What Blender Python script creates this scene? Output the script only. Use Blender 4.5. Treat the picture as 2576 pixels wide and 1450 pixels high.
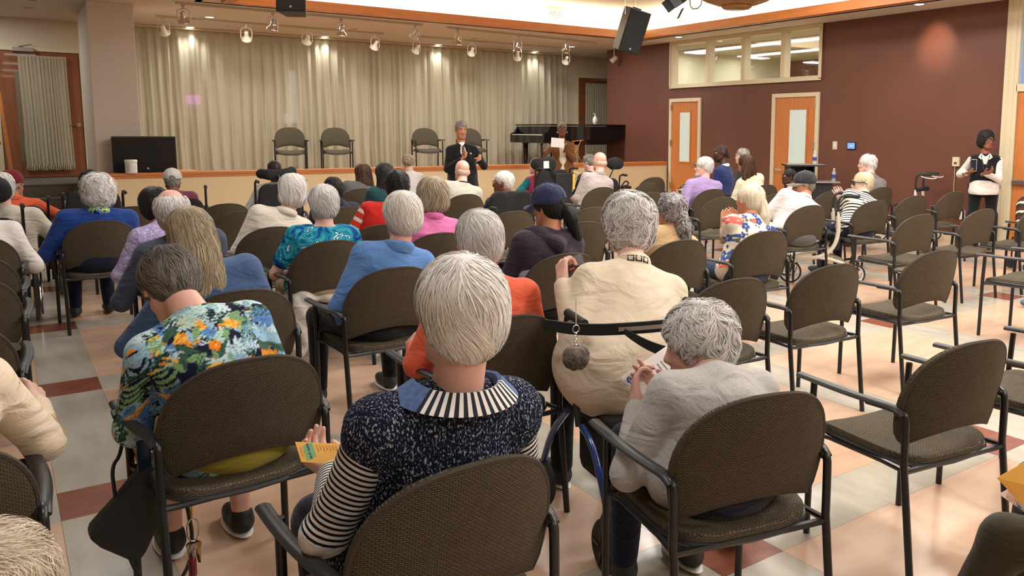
import bpy, bmesh, math, random
import numpy as np
from mathutils import Vector, Matrix
random.seed(7); RNG = np.random.RandomState(7)
for o in list(bpy.data.objects): bpy.data.objects.remove(o)
S = bpy.context.scene
COL = S.collection
# ---------------------------------------------------------------- camera (fitted to the floor tiling)
CAMZ, CF, PIT, ROL, YAW, PPX, PPY = 1.54, 2056.0, .1236, .0043, -.6356, 1513.5, 583.9
_cy, _sy, _cp, _sp = math.cos(YAW), math.sin(YAW), math.cos(PIT), math.sin(PIT)
FWD = np.array([-_sy*_cp, _cy*_cp, -_sp]); _r = np.array([_cy, _sy, 0.]); _u = np.cross(_r, FWD)
RGT = math.cos(ROL)*_r + math.sin(ROL)*_u; UPV = -math.sin(ROL)*_r + math.cos(ROL)*_u
CAMP = np.array([0, 0, CAMZ])
def ray(x, y): return FWD + RGT*(x-PPX)/CF - UPV*(y-PPY)/CF
def atz(x, y, z=0): d = ray(x, y); return CAMP + d*((z-CAMZ)/d[2])
def atY(x, y, Y): d = ray(x, y); return CAMP + d*(Y/d[1])
def atX(x, y, X): d = ray(x, y); return CAMP + d*(X/d[0])
cam = bpy.data.cameras.new('camera'); camo = bpy.data.objects.new('camera', cam); COL.objects.link(camo)
M3 = Matrix(((RGT[0], UPV[0], -FWD[0]), (RGT[1], UPV[1], -FWD[1]), (RGT[2], UPV[2], -FWD[2])))
camo.matrix_world = Matrix.Translation((0, 0, CAMZ)) @ M3.to_4x4()
cam.sensor_width = 36; cam.sensor_fit = 'HORIZONTAL'; cam.lens = 36*CF/2576
cam.shift_x = (1288-PPX)/2576; cam.shift_y = (PPY-725)/2576; cam.clip_start = .05; cam.clip_end = 60
S.camera = camo
S.view_settings.view_transform = 'Standard'; S.view_settings.look = 'None'
S.view_settings.gamma = 1; S.view_settings.use_curve_mapping = False
S.view_settings.exposure = 0.27
w = bpy.data.worlds.new('world'); S.world = w; w.use_nodes = True
w.node_tree.nodes['Background'].inputs[0].default_value = (1, .9, .75, 1)
w.node_tree.nodes['Background'].inputs[1].default_value = .3
WARM = (1.0, .93, .80); NEUT = (1.0, .985, .955)
def area(name, loc, sx, sy, power, col=NEUT, rot=(0, 0, 0), spread=math.pi):
    l = bpy.data.lights.new(name, 'AREA'); l.shape = 'RECTANGLE'; l.size = sx; l.size_y = sy; l.energy = power; l.color = col; l.spread = spread
    o = bpy.data.objects.new(name, l); COL.objects.link(o); o.location = loc; o.rotation_euler = rot; o['kind'] = 'structure'; return o
def spot(name, loc, power, ang=1.6, col=WARM, rot=(0, 0, 0), blend=.6, r=.05):
    l = bpy.data.lights.new(name, 'SPOT'); l.energy = power; l.spot_size = ang; l.spot_blend = blend; l.color = col; l.shadow_soft_size = r
    o = bpy.data.objects.new(name, l); COL.objects.link(o); o.location = loc; o.rotation_euler = rot; return o
TX0, TX1, TY0, TY1 = 2.75, 9.85, -3.0, 12.25     # opening of the ceiling tray
ZC, ZU = 3.28, 3.75
# area lights added as overhead fill under the raised and the low left ceiling
for ty in (-1.6, 1.4, 4.4, 7.4):
    for tx in (4.1, 6.3, 8.5):
        area('ceiling_fill_light', (tx, ty, ZU-.03), .6, 1.2, 62, NEUT)
for ty in (-1.5, 1.8, 5.1, 8.4):
    area('ceiling_fill_light', (.6, ty, ZC-.03), .6, .6, 20, NEUT)
# cove strips lying on the ledge behind the timber lip
area('cove_light', ((TX0+TX1)/2, TY1+.22, 3.366), 7.0, .08, 55, WARM, (math.pi, 0, 0))
area('cove_light', (TX1+.22, 4.7, 3.366), .08, 15.0, 110, WARM, (math.pi, 0, 0))
area('cove_light', (TX0-.22, 4.7, 3.366), .08, 15.0, 100, WARM, (math.pi, 0, 0))

for tx in (3.2, 5.2, 7.2, 9.2): area('stage_fill_light', (tx, 13.7, ZC-.02), .5, .3, 44, NEUT)  # area lights added to fill the dark stage and stairs, no fixture here
area('stage_fill_light', (-.4, 15.0, ZC-.02), .5, .5, 22, NEUT)

# ---------------------------------------------------------------- materials
MATS = {}
def nodes_of(m): m.use_nodes = True; return m.node_tree.nodes, m.node_tree.links
def mat(name, c, rough=.6, metal=0, c2=None, nscale=8, bump=0, bscale=120, spec=.5, emit=None, estr=1, coat=0, alpha=1, trans=0, sheen=0, stretch=None, detail=4, ramp=(.35, .65), coord='Object'):
    if name in MATS: return MATS[name]
    m = bpy.data.materials.new(name); N, L = nodes_of(m); b = N['Principled BSDF']
    b.inputs['Base Color'].default_value = (*c, 1); b.inputs['Roughness'].default_value = rough; b.inputs['Metallic'].default_value = metal
    b.inputs['Specular IOR Level'].default_value = spec; b.inputs['Coat Weight'].default_value = coat; b.inputs['Sheen Weight'].default_value = sheen
    b.inputs['Alpha'].default_value = alpha; b.inputs['Transmission Weight'].default_value = trans
    if emit: b.inputs['Emission Color'].default_value = (*emit, 1); b.inputs['Emission Strength'].default_value = estr
    if c2 or bump:
        tc = N.new('ShaderNodeTexCoord'); mp = N.new('ShaderNodeMapping'); L.new(tc.outputs[coord], mp.inputs[0])
        if stretch: mp.inputs['Scale'].default_value = stretch
        if c2:
            n = N.new('ShaderNodeTexNoise'); n.inputs['Scale'].default_value = nscale; n.inputs['Detail'].default_value = detail; L.new(mp.outputs[0], n.inputs[0])
            r = N.new('ShaderNodeValToRGB'); r.color_ramp.elements[0].position = ramp[0]; r.color_ramp.elements[1].position = ramp[1]
            r.color_ramp.elements[0].color = (*c, 1); r.color_ramp.elements[1].color = (*c2, 1); L.new(n.outputs[0], r.inputs[0]); L.new(r.outputs[0], b.inputs['Base Color'])
        if bump:
            n2 = N.new('ShaderNodeTexNoise'); n2.inputs['Scale'].default_value = bscale; n2.inputs['Detail'].default_value = 3; L.new(mp.outputs[0], n2.inputs[0])
            bp = N.new('ShaderNodeBump'); bp.inputs['Strength'].default_value = bump; bp.inputs['Distance'].default_value = .01; L.new(n2.outputs[0], bp.inputs['Height']); L.new(bp.outputs[0], b.inputs['Normal'])
    MATS[name] = m; return m
def vmat(name, rough=.8, spec=.2, bump=0, bscale=150, attr='Col'):
    if name in MATS: return MATS[name]
    m = mat(name, (1, 1, 1), rough, spec=spec, bump=bump, bscale=bscale); N, L = nodes_of(m)
    a = N.new('ShaderNodeAttribute'); a.attribute_name = attr; L.new(a.outputs['Color'], N['Principled BSDF'].inputs['Base Color']); return m
def srgb(r, g, b):
    f = lambda v: (v/255/12.92 if v/255 <= .04045 else ((v/255+.055)/1.055)**2.4)
    return (f(r), f(g), f(b))
def wovenmat(name, plane, c1, c2, cm, coord='Object'):   # small basket-weave dashes
    m = mat(name, c1, .85, spec=.25); N, L = nodes_of(m); b = N['Principled BSDF']
    tc = N.new('ShaderNodeTexCoord'); sp = N.new('ShaderNodeSeparateXYZ'); cb = N.new('ShaderNodeCombineXYZ'); L.new(tc.outputs[coord], sp.inputs[0])
    L.new(sp.outputs['X'], cb.inputs[0]); yz = N.new('ShaderNodeMath'); yz.operation = 'SUBTRACT'; L.new(sp.outputs[plane], yz.inputs[0]); L.new(sp.outputs['Z'], yz.inputs[1]) if plane == 'Y' else setattr(yz.inputs[1], 'default_value', 0); L.new(yz.outputs[0], cb.inputs[1])
    br = N.new('ShaderNodeTexBrick'); br.inputs['Scale'].default_value = 1; br.inputs['Brick Width'].default_value = .0125; br.inputs['Row Height'].default_value = .0052
    br.inputs['Mortar Size'].default_value = .0014; br.inputs['Mortar Smooth'].default_value = .6; br.offset = .5
    br.inputs['Color1'].default_value = (*c1, 1); br.inputs['Color2'].default_value = (*c2, 1); br.inputs['Mortar'].default_value = (*cm, 1)
    L.new(cb.outputs[0], br.inputs[0]); L.new(br.outputs['Color'], b.inputs['Base Color'])
    bp = N.new('ShaderNodeBump'); bp.invert = True; bp.inputs['Strength'].default_value = .8; bp.inputs['Distance'].default_value = .0025; L.new(br.outputs['Fac'], bp.inputs['Height']); L.new(bp.outputs[0], b.inputs['Normal'])
    return m
BLACKM = mat('black_metal', (.012, .012, .013), .32, spec=.5)
BLACKP = mat('black_plastic', (.02, .02, .022), .42)
BLACKF = mat('black_fabric', (.012, .012, .014), .9, bump=.3, bscale=300)
WHITEP = mat('white_plastic', (.78, .77, .73), .4)
CHROME = mat('chrome', (.62, .6, .57), .18, metal=1)
STEEL = mat('brushed_steel', (.5, .48, .45), .35, metal=1)
GREYP = mat('grey_plastic', (.16, .16, .165), .5)
PAPER = mat('white_paper', (.85, .84, .82), .7)
GLASS = mat('clear_glass', (.9, .95, .93), .02, trans=1, spec=.5)
RUBBER = mat('black_rubber', (.02, .02, .02), .75)
def woodmat(name, a, b, rough=.45, st=(1.2, 14, .8), sc=3, coat=.15):
    m = mat(name, a, rough, c2=b, nscale=sc, stretch=st, detail=6, ramp=(.3, .7), coat=coat); return m

# ---------------------------------------------------------------- mesh building
def tag(o, label=None, cat=None, group=None, kind=None):
    if label: o['label'] = label
    if cat: o['category'] = cat
    if group: o['group'] = group
    if kind: o['kind'] = kind
    return o
def thing(name, loc, label, cat, group=None, rz=0):
    o = bpy.data.objects.new(name, None); o.empty_display_size = .1; COL.objects.link(o); o.location = loc; o.rotation_euler = (0, 0, rz); return tag(o, label, cat, group)
def link(name, me, m, parent=None, loc=None, kind=None):
    if m is not None and not me.materials: me.materials.append(m)
    o = bpy.data.objects.new(name, me); COL.objects.link(o)
    if parent is not None: o.parent = parent
    if loc is not None: o.location = loc
    if kind: o['kind'] = kind
    return o
def copytree(o, parent=None):
    c = o.copy(); COL.objects.link(c); c.parent = parent
    for ch in o.children: copytree(ch, c)
    return c
class MB:
    def __init__(s): s.v = []; s.f = []
    def add(s, V, F):
        b = len(s.v); s.v += [tuple(map(float, p)) for p in V]; s.f += [tuple(i+b for i in f) for f in F]; return s
    def box(s, c, d, R=None):
        V = np.array([[x, y, z] for x in (-.5, .5) for y in (-.5, .5) for z in (-.5, .5)])*np.array(d)
        if R is not None: V = V @ np.array(R).T
        return s.add(V+np.array(c), [(0, 1, 3, 2), (4, 6, 7, 5), (0, 4, 5, 1), (2, 3, 7, 6), (0, 2, 6, 4), (1, 5, 7, 3)])
    def b2(s, x0, x1, y0, y1, z0, z1): return s.box(((x0+x1)/2, (y0+y1)/2, (z0+z1)/2), (abs(x1-x0), abs(y1-y0), abs(z1-z0)))
    def tube(s, P, r, n=8, closed=False, flat=1, cap=True, up=None):
        P = np.array(P, float); k = len(P); r = np.full(k, r) if np.isscalar(r) else np.array(r, float)
        T = np.zeros_like(P)
        for i in range(k):
            a = P[(i+1) % k] if (closed or i < k-1) else P[i]; b = P[i-1] if (closed or i > 0) else P[i]; T[i] = (a-b)/(np.linalg.norm(a-b)+1e-9)
        u = np.array(up, float) if up is not None else (np.array([0, 0, 1.]) if abs(T[0][2]) < .9 else np.array([1., 0, 0]))
        V = []
        for i in range(k):
            if up is not None: u = np.array(up, float)
            u = u - T[i]*(u@T[i]); u /= np.linalg.norm(u)+1e-9; w_ = np.cross(T[i], u)
            for j in range(n):
                a = 2*math.pi*j/n; V.append(P[i]+r[i]*(math.cos(a)*w_+math.sin(a)*flat*u))
        F = []
        for i in range(k if closed else k-1):
            for j in range(n):
                F.append((i*n+j, i*n+(j+1) % n, ((i+1) % k)*n+(j+1) % n, ((i+1) % k)*n+j))
        if cap and not closed: F.append(tuple(range(n))[::-1]); F.append(tuple((k-1)*n+j for j in range(n)))
        return s.add(V, F)
    def lathe(s, prof, c=(0, 0, 0), n=24, R=None):
        V = []
        for (r, z) in prof:
            for j in range(n):
                a = 2*math.pi*j/n; V.append((r*math.cos(a), r*math.sin(a), z))
        V = np.array(V)
        if R is not None: V = V @ np.array(R).T
        F = [(i*n+j, i*n+(j+1) % n, (i+1)*n+(j+1) % n, (i+1)*n+j) for i in range(len(prof)-1) for j in range(n)]
        F.append(tuple(range(n))[::-1]); F.append(tuple((len(prof)-1)*n+j for j in range(n)))
        return s.add(V+np.array(c), F)
    def ell(s, c, r, n=16, R=None):
        prof = [(max(1e-4, math.sin(math.pi*i/(n//2))), -math.cos(math.pi*i/(n//2))) for i in range(n//2+1)]
        b = len(s.v); s.lathe(prof, n=n)
        V = np.array(s.v[b:])*np.array(r)
        if R is not None: V = V @ np.array(R).T
        s.v[b:] = [tuple(p) for p in V+np.array(c)]; return s
    def prism(s, poly, z0, z1, ax='z'):
        n = len(poly); V = [(p[0], p[1], z0) for p in poly]+[(p[0], p[1], z1) for p in poly]
        if ax == 'y': V = [(a, c_, b_) for a, b_, c_ in V]
        if ax == 'x': V = [(c_, a, b_) for a, b_, c_ in V]
        return s.add(V, [tuple(range(n))[::-1], tuple(range(n, 2*n))]+[(i, (i+1) % n, n+(i+1) % n, n+i) for i in range(n)])
    def mesh(s, name='mesh', smooth=False, bev=0):
        me = bpy.data.meshes.new(name); me.from_pydata(s.v, [], s.f)
        bm = bmesh.new(); bm.from_mesh(me); bmesh.ops.recalc_face_normals(bm, faces=bm.faces)
        if bev: bmesh.ops.bevel(bm, geom=[e for e in bm.edges if len(e.link_faces) == 2 and e.calc_face_angle(0) > .5], offset=bev, segments=2, profile=.6, affect='EDGES')
        bm.to_mesh(me); bm.free()
        if smooth:
            me.polygons.foreach_set('use_smooth', [True]*len(me.polygons))
            try: me.set_sharp_from_angle(angle=.7)
            except Exception: pass
        return me
    def build(s, name, m, parent=None, loc=None, smooth=False, bev=0, kind=None):
        return link(name, s.mesh(name, smooth, bev), m, parent, loc, kind)
def rotz(a): return np.array([[math.cos(a), -math.sin(a), 0], [math.sin(a), math.cos(a), 0], [0, 0, 1]])
def rotx(a): return np.array([[1, 0, 0], [0, math.cos(a), -math.sin(a)], [0, math.sin(a), math.cos(a)]])
def roty(a): return np.array([[math.cos(a), 0, math.sin(a)], [0, 1, 0], [-math.sin(a), 0, math.cos(a)]])
def basis(x, y, z): return np.stack([x, y, z], 1)
def arc(c, r, a0, a1, n, ax=('x', 'z'), y=0):
    out = []
    for i in range(n+1):
        a = a0+(a1-a0)*i/n; p = dict(x=c[0] if ax[0] != 'x' else 0, y=y, z=0); p[ax[0]] = c[0]+r*math.cos(a); p[ax[1]] = c[1]+r*math.sin(a); out.append((p['x'], p['y'], p['z']))
    return out
def sm(P, it=2):     # Chaikin smoothing of a path
    P = [np.array(p, float) for p in P]
    for _ in range(it):
        Q = [P[0]]
        for a, b in zip(P[:-1], P[1:]): Q += [a*.75+b*.25, a*.25+b*.75]
        P = Q+[P[-1]]
    return P
def text(name, s, loc, size, m, parent=None, R=None, depth=.0004, align='CENTER', xs=1):
    c = bpy.data.curves.new(name, 'FONT'); c.body = s; c.size = size; c.extrude = depth; c.align_x = align; c.align_y = 'CENTER'; c.materials.append(m); c.resolution_u = 2
    o = bpy.data.objects.new(name, c); COL.objects.link(o); me = bpy.data.meshes.new_from_object(o); bpy.data.objects.remove(o); bpy.data.curves.remove(c); o = bpy.data.objects.new(name, me); COL.objects.link(o)
    if parent is not None: o.parent = parent
    Mx = Matrix.Translation(loc)
    if R is not None: Mx = Mx @ Matrix([list(map(float, r)) for r in R]).to_4x4()
    o.matrix_local = Mx @ Matrix.Diagonal((xs, 1, 1, 1)); return o
# ================================================================ ROOM
PEACH = mat('peach_vinyl', srgb(212, 180, 155), .22, c2=srgb(200, 166, 142), nscale=2.2, stretch=(1, 5, 1), bump=.03, bscale=14, detail=8, ramp=(.3, .7))
GREYT = mat('grey_vinyl', srgb(186, 180, 166), .22, c2=srgb(170, 164, 152), nscale=2.4, stretch=(5, 1, 1), bump=.03, bscale=14, detail=8, ramp=(.3, .7))
BROWNT = mat('brown_vinyl', srgb(140, 84, 66), .22, c2=srgb(126, 73, 57), nscale=9, stretch=(1, 3, 1), bump=.03, bscale=14, detail=8)
CREAM = mat('cream_paint', srgb(226, 205, 165), .6, bump=.05, bscale=60)
FRAMEC = mat('cream_frame', srgb(216, 204, 172), .45)
BEIGEW = mat('beige_wall', srgb(212, 201, 178), .7, bump=.05, bscale=50)
COLM = mat('column_paint', srgb(212, 200, 188), .7, bump=.05, bscale=50)
REDW = mat('maroon_wall', srgb(110, 70, 56), .5, c2=srgb(104, 66, 53), nscale=1.2, bump=.06, bscale=220, spec=.35)
CEIL = mat('ceiling_paint', srgb(214, 206, 188), .8)
TILEC = mat('ceiling_tile', srgb(222, 214, 192), .9, bump=.5, bscale=90, c2=srgb(205, 196, 175), nscale=90)
COVEW = mat('cove_white', srgb(240, 228, 200), .7)
ORANGEW = woodmat('orange_wood', srgb(205, 128, 68), srgb(186, 110, 55), st=(.8, .8, 14), coat=.2)
TRIMW = woodmat('honey_wood', srgb(206, 132, 70), srgb(190, 115, 58), st=(.6, 12, 12))
BROWNW = woodmat('brown_wood', srgb(140, 82, 46), srgb(122, 69, 37), st=(14, 14, .8), coat=.2)
DOORW = woodmat('door_veneer', srgb(204, 128, 68), srgb(190, 114, 57), st=(14, 14, .7), coat=.2)
CARPET = mat('grey_stair_carpet', srgb(112, 104, 92), .95, c2=srgb(98, 90, 80), nscale=60, bump=.3, bscale=200)
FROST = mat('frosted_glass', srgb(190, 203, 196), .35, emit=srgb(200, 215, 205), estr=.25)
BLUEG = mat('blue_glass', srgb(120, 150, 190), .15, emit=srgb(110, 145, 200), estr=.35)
def st(name, mb, m, parent=None, **k):
    o = mb.build(name, m, parent, **k)
    if parent is None: o['kind'] = 'structure'
    return o
# ---- floor: slab and inlaid vinyl pieces
TP, TS, GX, GY = 1.828, .3046, .104, 3.722
flo = st('floor', MB().b2(-5, 11.1, -4, 16.4, -.12, -.004), mat('floor_slab', srgb(120, 110, 98), .8))
def piece(w_, h_, m):
    key = (round(w_, 3), round(h_, 3), m.name)
    if key not in PC: PC[key] = MB().b2(.0006, w_-.0006, .0006, h_-.0006, -.004, 0).mesh('floor_piece'); PC[key].materials.append(m)
    return PC[key]
PC = {}
for i in range(-3, 6):
    for j in range(-4, 6):
        x0 = GX+i*TP; y0 = GY+j*TP; big = TP-TS
        for (dx, dy, w_, h_, m) in ((0, 0, TS, TS, BROWNT), (TS, 0, big, TS, GREYT), (0, TS, TS, big, GREYT), (TS, TS, big, big, PEACH)):
            ax0, ay0, ax1, ay1 = x0+dx, y0+dy, min(x0+dx+w_, 10.9), min(y0+dy+h_, 13.6)
            if ax1-ax0 < .02 or ay1-ay0 < .02: continue
            link('floor_tile', piece(ax1-ax0, ay1-ay0, m), None, flo, (ax0, ay0, 0))
# ---- walls
def Yat(px, py): return float(atX(px, py, 10.9)[1])
wr = MB()
wr.b2(10.9, 11.02, 5.72, 14.6, 0, 2.385); wr.b2(10.9, 11.02, 5.72, 8.765, 2.385, ZC); wr.b2(10.9, 11.02, 12.465, 14.6, 2.385, ZC)
wr.b2(10.9, 11.02, -4, 3.6, 0, ZC)
st('wall_right', wr, REDW)
st('wall_recess', MB().b2(11.0, 12.9, 14.5, 14.6, 0, ZC).b2(12.8, 12.9, 14.6, 16.3, 0, ZC), BEIGEW)
st('wall_back', MB().b2(-5, 13, 16.2, 16.35, 0, ZC+.05), BEIGEW)
st('wall_left', MB().b2(-5.1, -5, -4, 16.35, 0, ZC+.05), BEIGEW)
st('wall_rear', MB().b2(-5, 11.1, -4.1, -4, 0, ZC+.05), BEIGEW)
st('baseboard_right', MB().b2(10.885, 10.9, 5.72, 8.76, 0, .11).b2(10.885, 10.9, 9.79, 11.57, 0, .11).b2(10.88, 10.9, 5.72, 8.76, 0, .02), FRAMEC)
# ---- ceilings
cl = MB(); t = .08
g_ = .06; cl.b2(-5, TX0-g_, -4, 16.35, ZC, ZC+t); cl.b2(TX1+g_, 11.02, -4, 16.35, ZC, ZC+t); cl.b2(TX0-g_, TX1+g_, TY1+g_, 16.35, ZC, ZC+t); cl.b2(TX0-g_, TX1+g_, -4, TY0-g_, ZC, ZC+t); cl.b2(11.02, 12.9, 14.5, 16.35, ZC, ZC+t)
ceil = st('ceiling', cl, CEIL)
st('ceiling_cove', MB().b2(TX0-.42, TX0-.34, TY0-.4, TY1+.42, ZC, ZU).b2(TX1+.34, TX1+.42, TY0-.4, TY1+.42, ZC, ZU).b2(TX0-.4, TX1+.4, TY1+.34, TY1+.42, ZC, ZU).b2(TX0-.4, TX1+.4, TY0-.42, TY0-.34, ZC, ZU), COVEW)
upc = st('ceiling_raised', MB().b2(TX0-.42, TX1+.42, TY0-.42, TY1+.42, ZU+.012, ZU+.05), COVEW)
tm = MB().b2(.006, .604, .006, .604, -.010, 0).mesh('tile', bev=.003); tm.materials.append(TILEC)
tg = MB()
for i in range(13):
    for j in range(11):
        x = TX0-.42+i*.61; y = TY1+.40-(j+1)*.61
        if x+.61 > TX1+.45: continue
        link('ceiling_tile', tm, None, upc, (x, y, ZU+.012))
lip = MB()
zl0, zl1, lw = ZC-.03, ZC+.105, .13
lip.b2(TX0-lw, TX1+lw, TY1, TY1+lw, zl0, zl1); lip.b2(TX0-lw, TX1+lw, TY0-lw, TY0, zl0, zl1); lip.b2(TX0-lw, TX0, TY0, TY1, zl0, zl1); lip.b2(TX1, TX1+lw, TY0, TY1, zl0, zl1)
st('trim_1', lip, ORANGEW)
# grilles in the cove face and a slot diffuser
gr = thing('ceiling_vent', (8.22, TY1+.335, 3.57), 'white louvred air grille in the bright cove face between the two hanging loudspeakers', 'vent')
MB().b2(-.18, .18, -.015, 0, -.12, .12).build('frame', WHITEP, gr, bev=.004)
MB().b2(-.14, .14, -.017, -.014, -.085, .085).build('backing', mat('vent_dark', (.08, .07, .05), .8), gr)
ms = MB().box((0, -.02, 0), (.28, .004, .010), rotx(.5)).mesh('s'); ms.materials.append(WHITEP)
for k in range(9): link('slat', ms, None, gr, (0, 0, -.076+k*.019))
g2 = thing('ceiling_vent', (4.45, TY1+.335, 3.57), 'white louvred air grille at the top edge right of the left hanging loudspeaker', 'vent')
for c in gr.children: copytree(c, g2)
# ---- stage
SF0, SF1 = (1.05, 13.02), (10.9, 12.56)
sa = math.atan2(SF1[1]-SF0[1], SF1[0]-SF0[0]); SL = math.hypot(SF1[0]-SF0[0], SF1[1]-SF0[1])
st('stage_floor', MB().prism([(1.05, 13.1), (10.9, 12.65), (12.8, 12.8), (12.8, 16.2), (1.05, 16.2)], 0, .72), woodmat('stage_boards', srgb(165, 110, 65), srgb(150, 96, 55), st=(1, 8, 1)))
kw = MB().b2(0, SL, 0, .13, 0, .855).b2(0, 1.25, .1, .75, .6, .855)
st('wall_stage', kw, CREAM, loc=(SF0[0], SF0[1], 0)).rotation_euler = (0, 0, sa)
tr = MB().b2(-.02, SL, -.028, .17, .885, .925).b2(-.015, SL, -.018, .14, .85, .885).b2(0, 1.3, .1, .8, .885, .925)
st('trim_2', tr, TRIMW, loc=(SF0[0], SF0[1], 0), bev=.005).rotation_euler = (0, 0, sa)
st('trim_3', MB().b2(SL-.035, SL-.005, -.008, 0, 0, .85), FRAMEC, loc=(SF0[0], SF0[1], 0)).rotation_euler = (0, 0, sa)
stp = st('stair', MB().b2(-5, 1.05, 14.24, 16.2, 0, .735), CARPET)
for k, (y, z) in enumerate(((13.4, .185), (13.68, .37), (13.96, .55))):
    s_ = MB().b2(-5, 1.05, y, y+.9, z-.17 if k else 0, z); s_.build('stair_step', CARPET, stp)
    MB().b2(-5, 1.05, y-.02, y+.05, z-.02, z+.004).build('stair_nosing', mat('nosing_rubber', srgb(96, 92, 84), .7), stp, bev=.004)
MB().b2(-5, 1.05, 14.22, 14.29, .715, .739).build('stair_nosing', MATS['nosing_rubber'], stp, bev=.004)
# ---- column
st('column', MB().b2(1.125, 1.69, 13.45, 14.95, .0, ZC), COLM, bev=.006)
# ---- sheer curtain wall
def curtain(name, x0, x1, z0, z1, Y, wl, amp, label, parent=None, head=.1, m=None, seed=1, nx=None, cat='curtain', ruffle=False):
    rs = np.random.RandomState(seed); nx = nx or int((x1-x0)/wl*14); xs = np.linspace(x0, x1, nx); zs = np.array([z0, z0+.03, z0+.06, z0+.08]+list(np.linspace(z0+.12, z1-head-.02, 12))+[z1-head, z1-head*.7, z1-head*.35, z1])
    ph = np.cumsum(np.interp(np.linspace(0, 1, nx), np.linspace(0, 1, 60), rs.uniform(.65, 1.5, 60)))*(xs[1]-xs[0])*2*math.pi/wl
    am = np.interp(np.linspace(0, 1, nx), np.linspace(0, 1, 90), rs.uniform(.4, 1.2, 90))
    V = []
    for k, z in enumerate(zs):
        f = (z-z0)/(z1-z0); a = amp*am*(1-.35*f); wob = .02*np.sin(xs*2.3+z*1.3+rs.rand())*(1-f)
        y = Y+a*(np.sin(ph+.5*np.sin(z*1.7)*(1-f))+.35*np.sin(2.3*ph+z*.8))
        if z > z1-head-.01: y = Y+amp*.5*np.sin(ph*1.0)*(.5+.5*abs((z-(z1-head))/head-.5))-(.012 if z > z1-head else 0)
        if ruffle and (z < z0+.07): y = Y+amp*1.4*np.sin(ph*1.6)
        V += [(x+w_, yy, z+(.006*math.sin(40*x) if k in (0,) and ruffle else 0)) for x, w_, yy in zip(xs, wob, y)]
    F = [(r*nx+c, r*nx+c+1, (r+1)*nx+c+1, (r+1)*nx+c) for r in range(len(zs)-1) for c in range(nx-1)]
    me = bpy.data.meshes.new(name); me.from_pydata(V, [], F); me.polygons.foreach_set('use_smooth', [True]*len(F))
    return link(name, me, m, parent)
SHEER = mat('sheer_fabric', srgb(205, 197, 170), .85, bump=.08, bscale=400, sheen=.2)
N_, L_ = nodes_of(SHEER); b_ = N_['Principled BSDF']; tb = N_.new('ShaderNodeBsdfTransparent'); tl = N_.new('ShaderNodeBsdfTranslucent'); tl.inputs[0].default_value = (*srgb(205, 197, 170), 1)
m1 = N_.new('ShaderNodeMixShader'); m2 = N_.new('ShaderNodeMixShader'); m1.inputs[0].default_value = .25; m2.inputs[0].default_value = .13
L_.new(b_.outputs[0], m1.inputs[1]); L_.new(tl.outputs[0], m1.inputs[2]); L_.new(m1.outputs[0], m2.inputs[1]); L_.new(tb.outputs[0], m2.inputs[2]); L_.new(m2.outputs[0], N_['Material Output'].inputs[0])
cu = curtain('stage_curtain', 1.72, 10.76, .73, 3.235, 15.98, .19, .058, '', m=SHEER, seed=3)
tag(cu, 'long pleated cream sheer curtain hanging across the whole back of the stage', 'curtain')
tag(MB().b2(1.6, 10.9, 15.90, 16.04, 3.245, 3.275).build('curtain_track', FRAMEC), 'cream ceiling track carrying the long stage curtain', 'curtain track')
st('wainscot', MB().b2(1.75, 10.8, 16.17, 16.2, .72, 1.62).b2(1.75, 10.8, 16.15, 16.2, 1.62, 1.68), mat('wainscot_brown', srgb(150, 112, 86), .7))
tag(MB().b2(0, .22, 0, .03, 0, .16).build('display_screen', mat('screen_glow', (.2, .05, .2), .4, emit=(.75, .25, .8), estr=1.6), loc=tuple(atY(470, 262, 16.17))), 'small glowing pink and blue screen seen through the left of the stage curtain', 'screen')
for k, (x, y, h_, w2) in enumerate(((733, 310, .98, .10), (716, 310, .18, .05))):
    p = atY(x, y, 16.13); tag(MB().b2(0, w2, 0, .02, 0, h_).build('window_gap', mat('daylight_gap', (.6, .65, .7), .5, emit=(.7, .76, .82), estr=.8), loc=tuple(p)), ('tall' if k == 0 else 'short')+' pale slit of daylight showing through the stage curtain above the left stage chairs', 'window gap')
# ---- doors
def door(name, x0, x1, z0, z1, Y, fr=.1, m=BROWNW, front=-1):
    d = thing(name, ((x0+x1)/2, Y, z0), None, None); d['kind'] = 'structure'; W = (x1-x0)/2; H = z1-z0
    MB().b2(-W, -W+fr, -.06, .02, 0, H).b2(W-fr, W, -.06, .02, 0, H).b2(-W+fr, W-fr, -.06, .02, H-fr, H).build('door_frame', FRAMEC, d, bev=.006)
    MB().b2(-W+fr+.004, W-fr-.004, -.035, .01, .01, H-fr-.004).build('door_leaf', m, d, bev=.003)
    return d, W, H
d4, W4, H4 = door('door_4', .02, 1.27, .735, 2.83, 16.19, .07)
p0, p1 = atY(43, 138, 16.1), atY(160, 142, 16.1); zb = float(atY(170, 427, 16.1)[2])
cd = curtain('door_curtain', p0[0]-d4.location.x, p1[0]-d4.location.x+.03, zb-.735, p0[2]-.735, -.09, .05, .014, '', parent=d4, head=.05, m=SHEER, seed=5, nx=260, ruffle=True)
MB().b2(-.33, .32, -.04, -.036, .25, 1.7).build('glass_panel', mat('dim_glass', srgb(120, 105, 85), .2), d4)
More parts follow.
